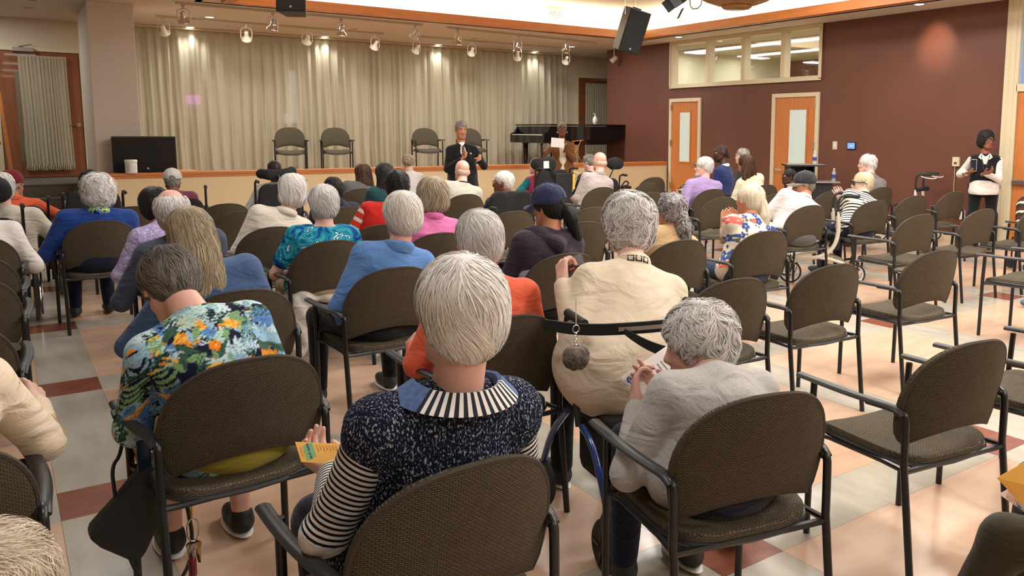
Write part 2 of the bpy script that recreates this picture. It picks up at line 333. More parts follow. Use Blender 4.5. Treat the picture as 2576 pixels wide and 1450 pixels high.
def lever(parent, loc, s=1, flip=1, horiz='x'):
    h = MB()
    if horiz == 'x': h.lathe([(.0, -.012), (.036, -.012), (.036, 0), (.014, .004), (.012, .03)], n=16, R=rotx(math.pi/2)); h.tube([(0, -.045, 0), (-.04*flip, -.05, .002), (-.12*flip, -.045, -.006)], .010, 8); h.b2(-.012, .012, -.05, 0, -.012, .012)
    else: h.lathe([(.0, -.012), (.036, -.012), (.036, 0), (.014, .004), (.012, .03)], n=16, R=roty(-math.pi/2)); h.tube([(-.045, 0, 0), (-.05, -.04*flip, .002), (-.045, -.12*flip, -.006)], .010, 8); h.b2(-.05, 0, -.012, .012, -.012, .012)
    return h.build('door_handle', CHROME, parent, loc, smooth=True)
pp = atY(197, 315, 16.13); lever(d4, (pp[0]-d4.location.x, -.05, pp[2]-.735))
c0, c1 = atY(27, 118, 16.1), atY(85, 131, 16.1)
MB().b2(c0[0]-d4.location.x, c1[0]-d4.location.x, -.12, -.04, c1[2]-.735, c0[2]-.735).build('door_closer', STEEL, d4, bev=.005)
MB().tube([(c0[0]-d4.location.x+.1, -.09, c0[2]-.72), (c1[0]-d4.location.x-.02, -.05, c0[2]-.68)], .008).build('closer_arm', STEEL, d4)
d5, W5, H5 = door('door_5', 11.16, 12.25, .72, 2.83, 16.19, .05)
p0, p1 = atY(1473, 209, 16.1), atY(1534, 214, 16.1)
curtain('door_curtain', p0[0]-d5.location.x, p1[0]-d5.location.x+.25, .2, p0[2]-.72, -.09, .06, .014, '', parent=d5, head=.05, m=SHEER, seed=6, nx=200, ruffle=True)
MB().b2(.0, .3, -.12, -.04, 2.0, 2.06).build('door_closer', STEEL, d5, bev=.004)
# doors on the right wall (face -X)
def rdoor(name, y0, y1, z1, fr, g, hy, hinge):
    d = thing(name, (10.9, (y0+y1)/2, 0), None, None); d['kind'] = 'structure'; W = (y1-y0)/2
    MB().b2(-.035, .01, -W, -W+fr, 0, z1).b2(-.035, .01, W-fr, W, 0, z1).b2(-.035, .01, -W+fr, W-fr, z1-fr, z1).build('door_frame', FRAMEC, d, bev=.006)
    MB().b2(-.012, .01, -W+fr+.004, W-fr-.004, .01, z1-fr-.004).build('door_leaf', DOORW, d, bev=.002)
    gy0, gy1, gz0, gz1 = g; c = d.location.y
    MB().b2(-.022, -.010, gy0-c-.03, gy1-c+.03, gz0-.03, gz0).b2(-.022, -.010, gy0-c-.03, gy1-c+.03, gz1, gz1+.03).b2(-.022, -.010, gy0-c-.03, gy0-c, gz0, gz1).b2(-.022, -.010, gy1-c, gy1-c+.03, gz0, gz1).build('glazing_bead', DOORW, d)
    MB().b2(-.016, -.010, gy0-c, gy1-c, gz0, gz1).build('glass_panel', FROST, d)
    lever(d, (-.012, hy-c, .88), flip=-1 if hinge > 0 else 1, horiz='y')
    for z in (.45, 1.3, 2.0): MB().b2(-.045, -.03, hinge*(W-fr)-.012, hinge*(W-fr)+.012, z-.06, z+.06).build('hinge', STEEL, d)
    return d
rdoor('door_1', 11.575, 12.485, 2.17, .07, (11.88, 12.17, .94, 1.90), 11.72, 1)
rdoor('door_2', 8.77, 9.785, 2.18, .07, (9.03, 9.39, .92, 1.90), 9.62, -1)
# right-hand double door with transom
d3 = thing('door_3', (10.9, 4.65, 0), None, None); d3['kind'] = 'structure'
MB().b2(-.04, .12, .88, 1.07, 0, ZC).b2(-.05, .12, .93, 1.0, 0, ZC).b2(-.04, .12, -1.1, .9, 2.07, 2.17).b2(-.04, .12, -1.1, -.98, 0, ZC).build('door_frame', FRAMEC, d3, bev=.006)
MB().b2(-.015, .04, -.04, .875, .01, 2.06).build('door_leaf', DOORW, d3, bev=.003)
MB().b2(-.015, .04, -.97, -.05, .01, 2.06).build('door_leaf', DOORW, d3, bev=.003)
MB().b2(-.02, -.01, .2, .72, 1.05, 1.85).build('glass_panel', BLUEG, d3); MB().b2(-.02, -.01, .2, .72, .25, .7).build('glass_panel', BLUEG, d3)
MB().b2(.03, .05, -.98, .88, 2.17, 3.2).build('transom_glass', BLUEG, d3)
MB().b2(-.075, -.035, -.0, .86, .85, .91).b2(-.035, -.012, .76, .86, .85, .92).b2(-.035, -.012, 0, .1, .85, .92).build('push_bar', STEEL, d3, bev=.006)
MB().b2(-.08, -.015, .35, .75, 1.93, 1.99).build('door_closer', STEEL, d3, bev=.005)
# ---- transom window between rooms
yp = [Yat(x, 150) for x in (1706, 1774, 1789, 1863, 1880, 1962, 1980, 2064)]
win = thing('window_1', (10.9, 10.6, 2.39), None, None); win['kind'] = 'structure'
y0w, y1w = 12.465-10.6, 8.765-10.6; hw = ZC-2.39
fb = MB().b2(-.03, .13, y1w, y0w, 0, .06).b2(-.03, .13, y1w, y0w, hw-.07, hw-.003)
fb.b2(-.03, .13, y0w-.06, y0w, .06, hw-.07).b2(-.03, .13, y1w, y1w+.05, .06, hw-.07)
edges = [y1w+.05]
for a, b in ((1, 2), (3, 4), (5, 6)):
    c = (yp[a]+yp[b])/2-10.6; fb.b2(-.03, .13, c-.045, c+.045, .06, hw-.07); edges.append(c)
fb.build('window_frame', FRAMEC, win, bev=.006)
fb2 = MB().b2(-.045, -.03, y1w-.02, y0w+.02, -.02, .02).b2(-.045, -.03, y1w-.02, y0w+.02, hw-.02, hw-.003).b2(-.045, -.03, y0w-.02, y0w+.02, 0, hw-.02).b2(-.045, -.03, y1w-.02, y1w+.02, 0, hw-.02)
fb2.build('window_trim', FRAMEC, win, bev=.003)
cs = sorted([y1w+.05, y0w-.06]+[(yp[a]+yp[b])/2-10.6 for a, b in ((1, 2), (3, 4), (5, 6))])
GL = mat('thin_glass', (1, 1, 1), .02, spec=.5); n2, l2 = nodes_of(GL); tb2 = n2.new('ShaderNodeBsdfTransparent'); mx2 = n2.new('ShaderNodeMixShader'); mx2.inputs[0].default_value = .08
gl_ = n2.new('ShaderNodeBsdfGlossy'); gl_.inputs['Roughness'].default_value = .02; l2.new(tb2.outputs[0], mx2.inputs[1]); l2.new(gl_.outputs[0], mx2.inputs[2]); l2.new(mx2.outputs[0], n2['Material Output'].inputs[0])
for a, b in zip(cs[:-1], cs[1:]): MB().b2(.05, .056, a+.03, b-.03, .06, hw-.07).build('window_pane', GL, win)
# room beyond the transom
st('wall_beyond', MB().b2(15.4, 15.5, 6.5, 16, 0, 3.3).b2(11.05, 15.4, 13.6, 13.7, 0, 3.3).b2(11.05, 15.4, 6.5, 6.6, 0, 3.3), mat('pale_green_wall', srgb(218, 216, 188), .8))
st('wall_beyond_panel', MB().b2(15.36, 15.4, 6.6, 13.6, 0, 3.2), REDW)
st('ceiling_beyond', MB().b2(11.05, 15.5, 6.5, 16, 3.26, 3.34), mat('office_ceiling', srgb(200, 196, 172), .9))
st('floor_beyond', MB().b2(11.05, 15.5, 6.5, 16, -.1, 0), CREAM)
for k, (lx, la) in enumerate(((12.2, 'nearer long fluorescent ceiling light seen through the upper panes of the internal window'), (13.8, 'farther long fluorescent ceiling light seen lower through the internal window'))):
    ft = thing('fluorescent_light', (lx, 10.2, 3.24), la, 'ceiling light')
    MB().b2(-.16, .16, -3.2, 3.2, -.015, .015).build('housing', WHITEP, ft)
    for dx in (-.08, .08): MB().b2(dx-.05, dx+.05, -3.18, 3.18, -.03, -.015).build('tube', mat('fluoro', (1, 1, 1), .5, emit=(1, .97, .85), estr=3.2), ft)
    area('office_light', (lx, 10.2, 3.18), .3, 6, 60, NEUT)
# ---- recessed downlights
DR = MB().lathe([(.045, .0), (.095, -.006), (.10, 0), (.10, .01)], n=24).mesh('r', smooth=True); DR.materials.append(mat('downlight_ring', srgb(214, 204, 184), .5))
DD = MB().lathe([(.001, -.001), (.062, -.002)], n=20).mesh('d'); DD.materials.append(mat('downlight_glow', (1, 1, 1), .5, emit=(1, .95, .85), estr=7))
DO = MB().lathe([(.001, -.0012), (.07, -.002)], n=20).mesh('o'); DO.materials.append(mat('downlight_off', srgb(150, 138, 118), .6))
def down(x, y, on, label, p=18, gp=None):
    t_ = thing('downlight', (x, y, ZC), label, 'downlight', gp); link('trim_ring', DR, None, t_); link('lens', DD if on else DO, None, t_)
    if on: spot('downlight_lamp', (x, y, ZC-.02), p, 2.0, NEUT, r=.06, blend=.8)
for x, l in zip((2.84, 5.16, 7.49, 9.83), ('leftmost', 'second from the left', 'third from the left', 'rightmost')): down(x, 15.83, 1, 'lit round downlight close above the stage curtain, '+l+' of the four', 26)
down(2.84, 14.25, 1, 'lit round downlight nearest the column, in front of the curtain row', 16); down(9.86, 14.45, 1, 'lit round downlight near the right end of the spotlight tracks', 16)
down(5.16, 14.3, 0, 'unlit round downlight left of centre between the two spotlight tracks'); down(7.49, 14.3, 0, 'unlit round downlight right of centre between the two spotlight tracks')
down(10.42, 11.73, 1, 'lit round downlight above the left end of the internal window', 24); down(10.35, 6.7, 1, 'lit round downlight above the bare part of the maroon wall', 24)
down(10.42, 9.6, 0, 'unlit round downlight above the right panes of the internal window')
down(.52, 14.8, 0, 'unlit round downlight in the top left corner, farther one'); down(.54, 13.9, 0, 'unlit round downlight in the top left corner, nearer one')
spot('wall_washer_lamp', (10.1, 6.75, 3.2), 55, .8, (1, .62, .42), rot=(0, math.radians(-62), 0), blend=1, r=.03)
# ---- track lighting
TRC = mat('track_beige', srgb(196, 184, 160), .5); REF = mat('lamp_reflector', (.75, .72, .66), .12, metal=1)
def trackbar(x0, y0, x1, y1, label):
    t_ = thing('light_track', ((x0+x1)/2, (y0+y1)/2, ZC), label, 'light track', rz=math.atan2(y1-y0, x1-x0)); L0 = math.hypot(x1-x0, y1-y0)/2
    MB().b2(-L0, L0, -.018, .018, -.035, 0).build('rail', TRC, t_, bev=.003); MB().b2(-L0-.05, -L0+.08, -.03, .03, -.03, 0).build('end_feed', TRC, t_, bev=.003)
trackbar(2.18, 12.8, 5.82, 12.9, 'front left light track nearest the timber lip'); trackbar(6.35, 12.98, 9.7, 13.35, 'front right light track nearest the timber lip')
trackbar(2.18, 14.5, 5.8, 14.55, 'rear left light track nearer the curtain'); trackbar(6.35, 14.55, 9.9, 14.7, 'rear right light track nearer the curtain')
def head(px, py, Y, shiny, label, tilt, k):
    p = atY(px, py, Y); x = float(p[0]); zc = float(p[2]); t_ = thing('track_spotlight', (x, Y, ZC-.035), label, 'spotlight'); dz = zc-(ZC-.035)
    MB().lathe([(.025, 0), (.025, -.03), (.012, -.035), (.012, -.06)], n=12).build('mount', TRC, t_, smooth=True)
    R = rotz(k) @ rotx(tilt)
    cage = MB()
    for s in (-1, 1): cage.tube(sm([(0, 0, -.05), (s*.085, 0, -.07), (s*.085, 0, dz), (s*.075, 0, dz-.04)]), .006, 6)
    V = cage.v; cage.v = [tuple(rotz(k) @ np.array(v)) for v in V]; cage.build('yoke', TRC, t_, smooth=True)
    can = MB().lathe([(.012, .10), (.03, .09), (.035, .03), (.04, 0), (.078, -.045), (.082, -.06), (.07, -.055), (.03, -.01)], n=18)
    can.v = [tuple(R @ np.array(v)+np.array((0, 0, dz))) for v in can.v]; can.build('lamp_can', REF if shiny else TRC, t_, smooth=True)
hd = [(462, 46, 12.8, 1), (687, 64, 12.84, 1), (859, 78, 12.88, 1), (1044, 88, 12.9, 0), (1152, 102, 12.98, 1), (1303, 120, 13.15, 1), (1424, 124, 13.3, 1),
      (412, 76, 14.5, 0), (620, 92, 14.5, 0), (773, 100, 14.52, 0), (944, 114, 14.55, 0), (1048, 124, 14.56, 0), (1187, 130, 14.6, 0), (1302, 142, 14.64, 0), (1424, 152, 14.7, 0)]
wd = ['first', 'second', 'third', 'fourth', 'fifth', 'sixth', 'seventh', 'eighth']
for k, (x, y, Y, sh) in enumerate(hd):
    row = 'front' if k < 7 else 'rear'; n_ = k if k < 7 else k-7
    head(x, y, Y, sh, ('shiny ' if sh else 'beige ')+'caged track spotlight, '+wd[n_]+' from the left on the '+row+' track', .35 if sh else .8, RNG.uniform(-.5, .5))
cp = atX(1545, 130, 10.7); t_ = thing('track_spotlight', (10.7, float(cp[1]), ZC), 'beige spotlight at the far top corner of the maroon wall beside the right loudspeaker', 'spotlight')
MB().lathe([(.03, 0), (.03, -.02), (.012, -.03), (.012, -.2)], n=12).build('mount', TRC, t_, smooth=True)
mb_ = MB().lathe([(.03, .08), (.05, .05), (.06, -.08), (.05, -.08)], n=16, R=roty(.7) @ rotx(.5)); mb_.v = [(a, b, c-.24) for a, b, c in mb_.v]; mb_.build('lamp_can', TRC, t_, smooth=True)
# ---- hanging loudspeakers
SPKG = mat('speaker_grille', (.007, .0075, .009), .6, bump=.6, bscale=500); SPKB = mat('speaker_body', (.03, .031, .033), .45)
def logo(parent, p, R, s=.013):
    a = link('emblem', MB().prism([(s, 0), (0, s), (-s, 0), (0, -s)], 0, .001).mesh('l'), WHITEP, parent); a.matrix_local = Matrix.Translation(p) @ Matrix([list(map(float, r)) for r in R]).to_4x4()
    a = link('emblem', MB().prism([(s*.55, 0), (0, s*.55), (-s*.55, 0), (0, -s*.55)], .001, .0016).mesh('l'), SPKB, parent); a.matrix_local = Matrix.Translation(p) @ Matrix([list(map(float, r)) for r in R]).to_4x4()
def speaker(name, loc, w_, h_, d_, R, label, horizontal=False, hang=True, lp=None):
    t_ = thing(name, loc, label, 'loudspeaker'); t_.rotation_euler = Matrix([list(map(float, r)) for r in R]).to_euler()
    body = MB().prism([(-w_/2, 0), (w_/2, 0), (w_/2*.66, d_), (-w_/2*.66, d_)], -h_/2, h_/2); body.build('cabinet', SPKB, t_, bev=.008)
    MB().b2(-w_/2+.012, w_/2-.012, -.014, .002, -h_/2+.014, h_/2-.014).build('grille', SPKG, t_, bev=.006)
    logo(t_, lp or (0, -.0145, -h_/2+.06), rotx(math.pi/2), .016)
    if hang:
        MB().b2(-.05, .05, d_*.3, d_*.6, h_/2, h_/2+.02).build('rigging_plate', BLACKM, t_, bev=.003)
    return t_
pL = atz(733, 22, 3.03); pR = atz(1597, 80, 2.96)
aim = lambda p: math.atan2(p[0]-2.5, p[1]-2)
Rl = rotz(-.50) @ rotx(-.10); spL = speaker('loudspeaker', tuple(pL+np.array([0, 0, .26])), .36, .6, .3, Rl, 'black loudspeaker hanging at the top left, cut by the edge of the picture')
Rr = rotz(-.98) @ roty(.0) @ rotx(.28); Rr = rotz(-.16) @ rotx(.25) @ roty(.20)
spR = speaker('loudspeaker', tuple(pR), .36, .62, .3, Rr, 'black loudspeaker hanging tilted before the right corner of the timber ceiling lip')
def wires(t_, p, z0):
    bpy.context.view_layer.update(); M_ = t_.matrix_world.inverted()
    for s_ in (-1, 1): MB().tube([tuple(M_ @ Vector((float(p[0])+.1*s_, float(p[1])+.12, ZU+.012))), tuple(M_ @ Vector((float(p[0])+.1*s_, float(p[1])+.1, float(p[2])+z0)))], .004, 6).build('hanging_wire', STEEL, t_)
wires(spR, pR, .25); wires(spL, pL, .5)
ps = atY(363, 390, 13.22)
t_ = speaker('stage_monitor', (float(ps[0]), 13.16, .925+.255), .80, .50, .30, rotz(-.06), 'wide black floor loudspeaker lying on the timber ledge beside the column', hang=False, lp=(.03, -.0145, -.2))
# ---- theatre spotlight with barn doors
p = atz(1697, 2, 3.22); t_ = thing('theatre_spotlight', tuple(p), 'black theatre spotlight with open barn doors at the top edge beside the bowl lamp', 'spotlight')
R_ = rotz(-.5) @ roty(.9)
a_ = MB().lathe([(.03, .26), (.08, .24), (.09, .0), (.085, -.02), (.02, -.02)], n=20, R=R_); a_.build('housing', BLACKM, t_, smooth=True)
for k in range(6):
    f_ = MB().lathe([(.094, .06+k*.028), (.097, .067+k*.028), (.094, .074+k*.028)], n=20, R=R_); f_.build('cooling_fin', BLACKP, t_, smooth=True)
for k in range(4):
    b_ = MB().box((0, .15, -.07), (.16, .003, .15), None); b_.v = [tuple(R_ @ rotz(k*math.pi/2) @ (rotx(.45) @ (np.array(v)-np.array((0, .09, 0)))+np.array((0, .09, 0)))) for v in b_.v]; b_.build('barn_door', BLACKP, t_)
MB().tube(sm([(-.12, 0, 0), (-.14, 0, .22), (.14, 0, .22), (.12, 0, 0)]), .008).tube([(0, 0, .2), (0, 0, ZU-float(p[2]))], .01).build('yoke', BLACKM, t_, smooth=True)
tag(MB().tube(sm([tuple(atz(1735, -8, 3.6)), tuple(atz(1737, 24, 3.25)), tuple(atz(1762, 20, 3.25)), tuple(atz(1767, -8, 3.6))], 1), .008, 6).build('hanging_cable', BLACKM), 'dark square loop of cable hanging between the spotlight and the bowl lamp', 'cable')
# ---- bowl pendant
t_ = thing('bowl_pendant', (7.02, 6.90, 2.945), 'large golden wood bowl pendant lamp cut by the top edge', 'pendant lamp')
GOLD = woodmat('golden_veneer', srgb(150, 104, 46), srgb(120, 78, 32), st=(3, 3, 3), sc=2, coat=.3)
MB().lathe([(.15, .03), (.24, .048), (.36, .09), (.46, .145), (.57, .25), (.64, .40), (.62, .40), (.45, .22), (.1, .08)], n=48).build('bowl', GOLD, t_, smooth=True)
MB().lathe([(.001, 0), (.15, .0), (.175, .02), (.17, .03), (.13, .05)], n=40).build('bottom_disc', GOLD, t_, smooth=True)
MB().lathe([(.172, .028), (.18, .032), (.172, .04)], n=40).build('rim', mat('brass_rim', (.6, .4, .18), .25, metal=1), t_, smooth=True)
MB().tube([(0, 0, .05), (0, 0, ZU-2.945)], .01).build('stem', STEEL, t_)
# ---- small things on the maroon wall
def plate(name, px, py, w_, h_, m, label, cat, d=.012):
    p = atX(px, py, 10.9); t_ = thing(name, (10.9, float(p[1]), float(p[2])), label, cat); MB().b2(-d, 0, -w_/2, w_/2, -h_/2, h_/2).build('cover_plate', m, t_, bev=.003); return t_
t_ = plate('light_switch', 2101, 366, .085, .13, FRAMEC, 'cream switch plate on the maroon wall right of the second narrow-window door', 'switch'); MB().b2(-.018, -.012, -.017, .017, -.03, .03).build('rocker', WHITEP, t_)
t_ = plate('wall_thermostat', 2143, 367, .165, .115, BLACKP, 'small black touch panel with a blue screen on the maroon wall', 'touch panel', .02); MB().b2(-.0215, -.02, -.068, .068, -.045, .045).build('screen', mat('touch_glow', (.1, .2, .5), .2, emit=(.18, .33, .72), estr=.8), t_); MB().b2(-.022, -.0215, -.03, .03, -.006, .004).build('icon', mat('icon_glow', (.3, .4, .7), .3, emit=(.3, .5, .9), estr=1), t_)
t_ = plate('wall_socket', 2407, 407, .10, .13, FRAMEC, 'cream wall socket with a cord beside the standing woman in the black vest', 'socket', .035); MB().b2(-.038, -.034, -.02, .02, -.035, -.005).build('plug', mat('brown_plug', (.12, .06, .03), .5), t_); MB().tube(sm([(-.03, .01, -.065), (-.02, .012, -.3), (-.02, .015, -.75)]), .004, 6).build('cord', FRAMEC, t_)
plate('wall_socket', 2421, 541, .085, .13, WHITEP, 'low white socket plate on the maroon wall behind the chairs', 'socket', .01)
# easel at the far left
p = atY(4, 300, 15.6); q_ = atY(26, 432, 15.3); t_ = thing('wooden_easel', (float(q_[0])-.3, 15.4, .735), 'wooden easel frame at the far left edge before the brown door', 'easel')
MB().tube([(float(q_[0])-t_.location.x+.02, -.1, 0), (float(p[0])-t_.location.x, .1, 1.35)], .028, 8).build('leg', TRIMW, t_); MB().tube([(-.25, -.1, 0), (-.1, .1, 1.35)], .028, 8).build('leg', TRIMW, t_)
MB().b2(-.3, .22, -.02, .02, .55, .6).build('crossbar', TRIMW, t_); MB().b2(-.3, .18, -.02, .02, .95, 1.0).build('crossbar', TRIMW, t_)
# ================================================================ CHAIRS
WB = wovenmat('woven_back', 'Z', srgb(104, 93, 74), srgb(92, 82, 64), srgb(54, 47, 37)); WS = wovenmat('woven_seat', 'Y', srgb(110, 100, 82), srgb(96, 86, 70), srgb(58, 50, 40))
PIPE = mat('chair_piping', srgb(66, 56, 44), .85, bump=.4, bscale=400)
def ringpad(outl, fn, m, name, parent, rings=(1, .985, .95, .85, .65, .4, .15)):
    n = len(outl); V = []; F = []; c = np.mean(outl, 0)
    for side in (1, -1):
        for k, s in enumerate(rings):
            for p in outl: q = c+(np.array(p)-c)*s; V.append(fn(q[0], q[1], s, side))
        V.append(fn(c[0], c[1], 0, side))
    o2 = len(rings)*n+1
    for si, off in enumerate((0, o2)):
        for k in range(len(rings)-1):
            for j in range(n):
                a = (off+k*n+j, off+k*n+(j+1) % n, off+(k+1)*n+(j+1) % n, off+(k+1)*n+j); F.append(a if si == 0 else a[::-1])
        for j in range(n):
            a = (off+(len(rings)-1)*n+j, off+(len(rings)-1)*n+(j+1) % n, off+len(rings)*n); F.append(a if si == 0 else a[::-1])
    for j in range(n): F.append((j, (j+1) % n, o2+(j+1) % n, o2+j)[::-1])
    mb = MB(); mb.v = [tuple(v) for v in V]; mb.f = F; return mb.build(name, m, parent, smooth=True)
def backy(x, z): return -.195-(z-.55)*.22+.055*(x/.24)**2*(1 if z < .7 else 1)-.02
def make_chair():
    t = thing('stacking_armchair', (0, 0, 0), 'x', 'chair')
    ol = []
    for i in range(13): x = -.215+.43*i/12; ol.append((x, .492+.045*(1-(x/.215)**2)))
    ol += [(.232, .52), (.241, .56), (.246, .60)]
    for i in range(1, 24):
        a = math.pi*i/24; c_ = math.cos(a); s_ = math.sin(a); ol.append((.246*math.copysign(abs(c_)**.82, c_), .61+.235*abs(s_)**.85))
    ol += [(-.246, .60), (-.241, .56), (-.232, .52)]
    def fb(x, z, s, side):
        th = .022+.016*(1-s**4) if s < 1 else .012
        return (x, backy(x, z)+side*th*(1 if side > 0 else .55), z)
    ringpad(ol, fb, WB, 'backrest', t)
    pp = [(x, backy(x, z)-.006, z) for x, z in ol]; MB().tube(pp, .008, 6, closed=True).build('piping', PIPE, t, smooth=True)
    so = []
    for i in range(40):
        a = 2*math.pi*i/40; c_, s_ = math.cos(a), math.sin(a); so.append((.235*math.copysign(abs(c_)**.45, c_), .03+.235*math.copysign(abs(s_)**.45, s_)))
    def fs(x, y, s, side):
        z = .418+.022*(x/.235)**2-(.03*max(0, (y-.15)/.12)**2); th = .012 if s == 1 else .016+.018*(1-s**4)
        return (x, y, z+th if side > 0 else z-.016)
    ringpad(so, fs, WS, 'seat', t)
    MB().tube([(x, y, .404+.022*(x/.235)**2-(.03*max(0, (y-.15)/.12)**2)) for x, y in so], .009, 6, closed=True).build('seat_pan', BLACKP, t, smooth=True)
    for s in (-1, 1):
        x = .252*s
        MB().tube([(x, -.262, 0), (x, -.215, .38), (x, -.208, .43)], .0128, 10).build('leg', BLACKM, t, smooth=True)
        MB().tube([(x, .238, 0), (x, .232, .38), (x, .232, .43)], .0128, 10).build('leg', BLACKM, t, smooth=True)
        MB().tube(sm([(x, -.208, .43), (x, -.208, .565), (x, -.205, .61), (x*1.02, -.16, .62), (x*1.06, -.05, .617)]), .0128, 10).build('side_frame', BLACKM, t, smooth=True)
        MB().tube([(x, .232, .43), (x*1.01, .222, .61)], .0128, 10).build('arm_post', BLACKM, t, smooth=True)
        MB().tube(sm([(x*1.0, -.20, .605), (x*1.02, -.17, .623), (x*1.08, -.08, .625), (x*1.12, .05, .625), (x*1.12, .18, .625), (x*1.10, .275, .623)]), 0.020, 10, flat=.55, up=(0, 0, 1)).build('armrest', BLACKP, t, smooth=True)
    MB().tube([(-.25, -.21, .418), (-.238, -.1, .415), (-.238, .15, .41), (-.25, .232, .402)], .010, 8).tube([(.25, -.21, .418), (.238, -.1, .415), (.238, .15, .41), (.25, .232, .402)], .010, 8).tube([(-.252, -.21, .415), (-.2, -.20, .408), (.2, -.20, .408), (.252, -.21, .415)], .011, 8).tube([(-.252, .232, .40), (.252, .232, .40)], .011, 8).build('seat_frame', BLACKM, t, smooth=True)
    return t
CH0 = make_chair(); CHUSED = [False]
def chair_at(x, y, yaw, label, group='black-framed stacking armchairs of the audience', z=0):
    if not CHUSED[0]: o = CH0; CHUSED[0] = True
    else: o = copytree(CH0)
    o.location = (x, y, z); o.rotation_euler = (0, 0, yaw); o['label'] = label; o['category'] = 'chair'; o['group'] = group; return o
TOPL = (0, -.285, .84)   # local top-centre of the backrest
CH = {}
def chair_top(key, px, py, label, yaw=-4, **k):
    a = math.radians(yaw); p = atz(px, py, .845); f = np.array([-math.sin(a), math.cos(a)])
    o = p[:2]+f*.285; CH[key] = (o[0], o[1], a); return chair_at(o[0], o[1], a, label, **k)
def chair_xy(key, x, y, label, yaw=-4, **k):
    a = math.radians(yaw); CH[key] = (x, y, a); return chair_at(x, y, a, label, **k)
A = 'dark armchair '
chair_top('C2', 1198, 1172, A+'in the front centre, under the white-haired person in the speckled navy vest', 2)
chair_top('C3', 1945, 996, A+'under the curly-haired person in the pale grey cardigan', -13)
chair_top('C4', 2470, 862, 'empty dark armchair at the lower right, nearest empty one', -8)
chair_xy('C5', 3.49, 1.64, 'empty dark armchair cut by the right edge, only seat and arm showing', -2)
chair_top('C1', 632, 905, A+'at the lower left under the tropical leaf shirt, handbag on its arm', 4)
chair_top('C10', 1290, 798, A+'under the person in the coral top, behind the speckled navy vest', -2)
chair_top('C11', 1862, 703, A+'empty, its back rising just behind the curly white head of the grey cardigan', -6)
chair_top('C12', 2110, 667, 'empty dark armchair in the second row of the right block, left of two', -6)
chair_top('C13', 2371, 631, 'empty dark armchair in the second row of the right block, right of two', -6)
chair_xy('C14', 6.2, 2.97, 'empty dark armchair cut by the right edge above the grey running shoe', 2)
chair_top('C8', 610, 733, A+'under the person with long loose grey hair', 2)
chair_top('C9', 1000, 675, A+'under the person in the blue fleece', 1)
chair_top('C16', 1430, 640, A+'under the person in the navy cap and purple hooded jacket', -3)
chair_top('C17', 1722, 606, A+'under the person with the curly grey ponytail and beige top', -6)
chair_top('C18', 1935, 583, A+'under the person with the pale ponytail and floral blouse', -8)
chair_top('C19', 2325, 541, 'empty dark armchair right of the striped-shirt person, one row nearer', -6)
chair_top('C20', 2483, 527, 'empty dark armchair in front of the standing woman in the black vest', -5)
chair_xy('C25', 8.05, 4.03, 'empty dark armchair at the right edge with a striped bag behind it', -5)
chair_top('C15', 838, 607, A+'under the person in the teal and blue blouse', 1)
chair_top('C39', 1472, 560, 'empty dark armchair seen between the purple hooded jacket and the cream sweater, nearer one', -3)
chair_top('C26', 1110, 588, A+'under the person in the pink quilted jacket', -1)
chair_top('C24', 2045, 518, A+'under the person in the black cap and white shirt, rollator wheels beside it', -8)
chair_top('C21', 2208, 506, A+'under the person in the black and white striped shirt', -8)
chair_top('C22', 2310, 493, 'empty dark armchair in front of the white walker by the maroon wall', -7)
chair_top('C23', 2408, 483, 'empty dark armchair standing closest to the maroon wall', -5)
chair_xy('C28', .86, 5.2, A+'under the balding person in the slate jacket', 3)
chair_top('C29', 690, 573, A+'under the person in the cream jacket, its right part behind the teal blouse', 3)
chair_top('C36', 1295, 533, 'empty dark armchair between the pink jacket and the navy cap', -2)
chair_top('C38', 1495, 523, 'empty dark armchair seen between the navy cap and the big curly white head, farther one', -3)
chair_top('C51', 965, 567, A+'under the person in the red vest with plaid sleeves', 1)
chair_top('C44', 1822, 498, 'empty dark armchair just behind the raised hands of the floral-blouse person', -8)
chair_top('C46', 1958, 489, 'empty dark armchair left of the black cap, one row farther', -7)
chair_top('C48', 2098, 482, 'empty dark armchair hidden behind the clapping hands', -7)
chair_top('C49', 2224, 472, A+'under the white-haired person in the grey sweater', -7)
chair_xy('C12b', .98, 6.3, A+'under the black-haired person in the lavender top', 3)
chair_top('C32', 880, 522, 'empty dark armchair right of the teal blouse, one row farther', 1)
chair_top('C30', 615, 533, 'empty dark armchair left of the cream jacket, nearer of two', 3)
chair_top('C31', 570, 514, 'empty dark armchair left of the cream jacket, farther of two', 3)
chair_top('C27', 255, 557, A+'on the aisle under the white-haired person in the royal blue top', 4)
chair_top('C34', 335, 521, 'empty dark armchair just right of the royal blue top', 3)
chair_top('C42', 1797, 477, A+'under the person in the lilac t-shirt', -9)
chair_top('C43', 1643, 485, 'empty dark armchair seen above the glasses of the curly grey ponytail, nearest of three', -5)
chair_top('C40', 1635, 462, 'empty dark armchair near the end of the stage, middle of three', -5)
chair_top('C41', 1648, 447, 'empty dark armchair near the end of the stage, farthest of three', -5)
chair_top('C45', 1930, 466, A+'under the dark-haired person in the short-sleeved cream top', -8)
chair_top('C47', 1745, 460, 'empty dark armchair left of the lilac t-shirt, before the first door', -8)
chair_top('C35', 1175, 490, A+'under the bald person in the light grey t-shirt', -1)
chair_top('C37', 1518, 472, A+'under the bald person in the pale mauve shirt', -3)
chair_top('C33', 910, 476, A+'under the brown-haired person in the grey cable cardigan', 0)
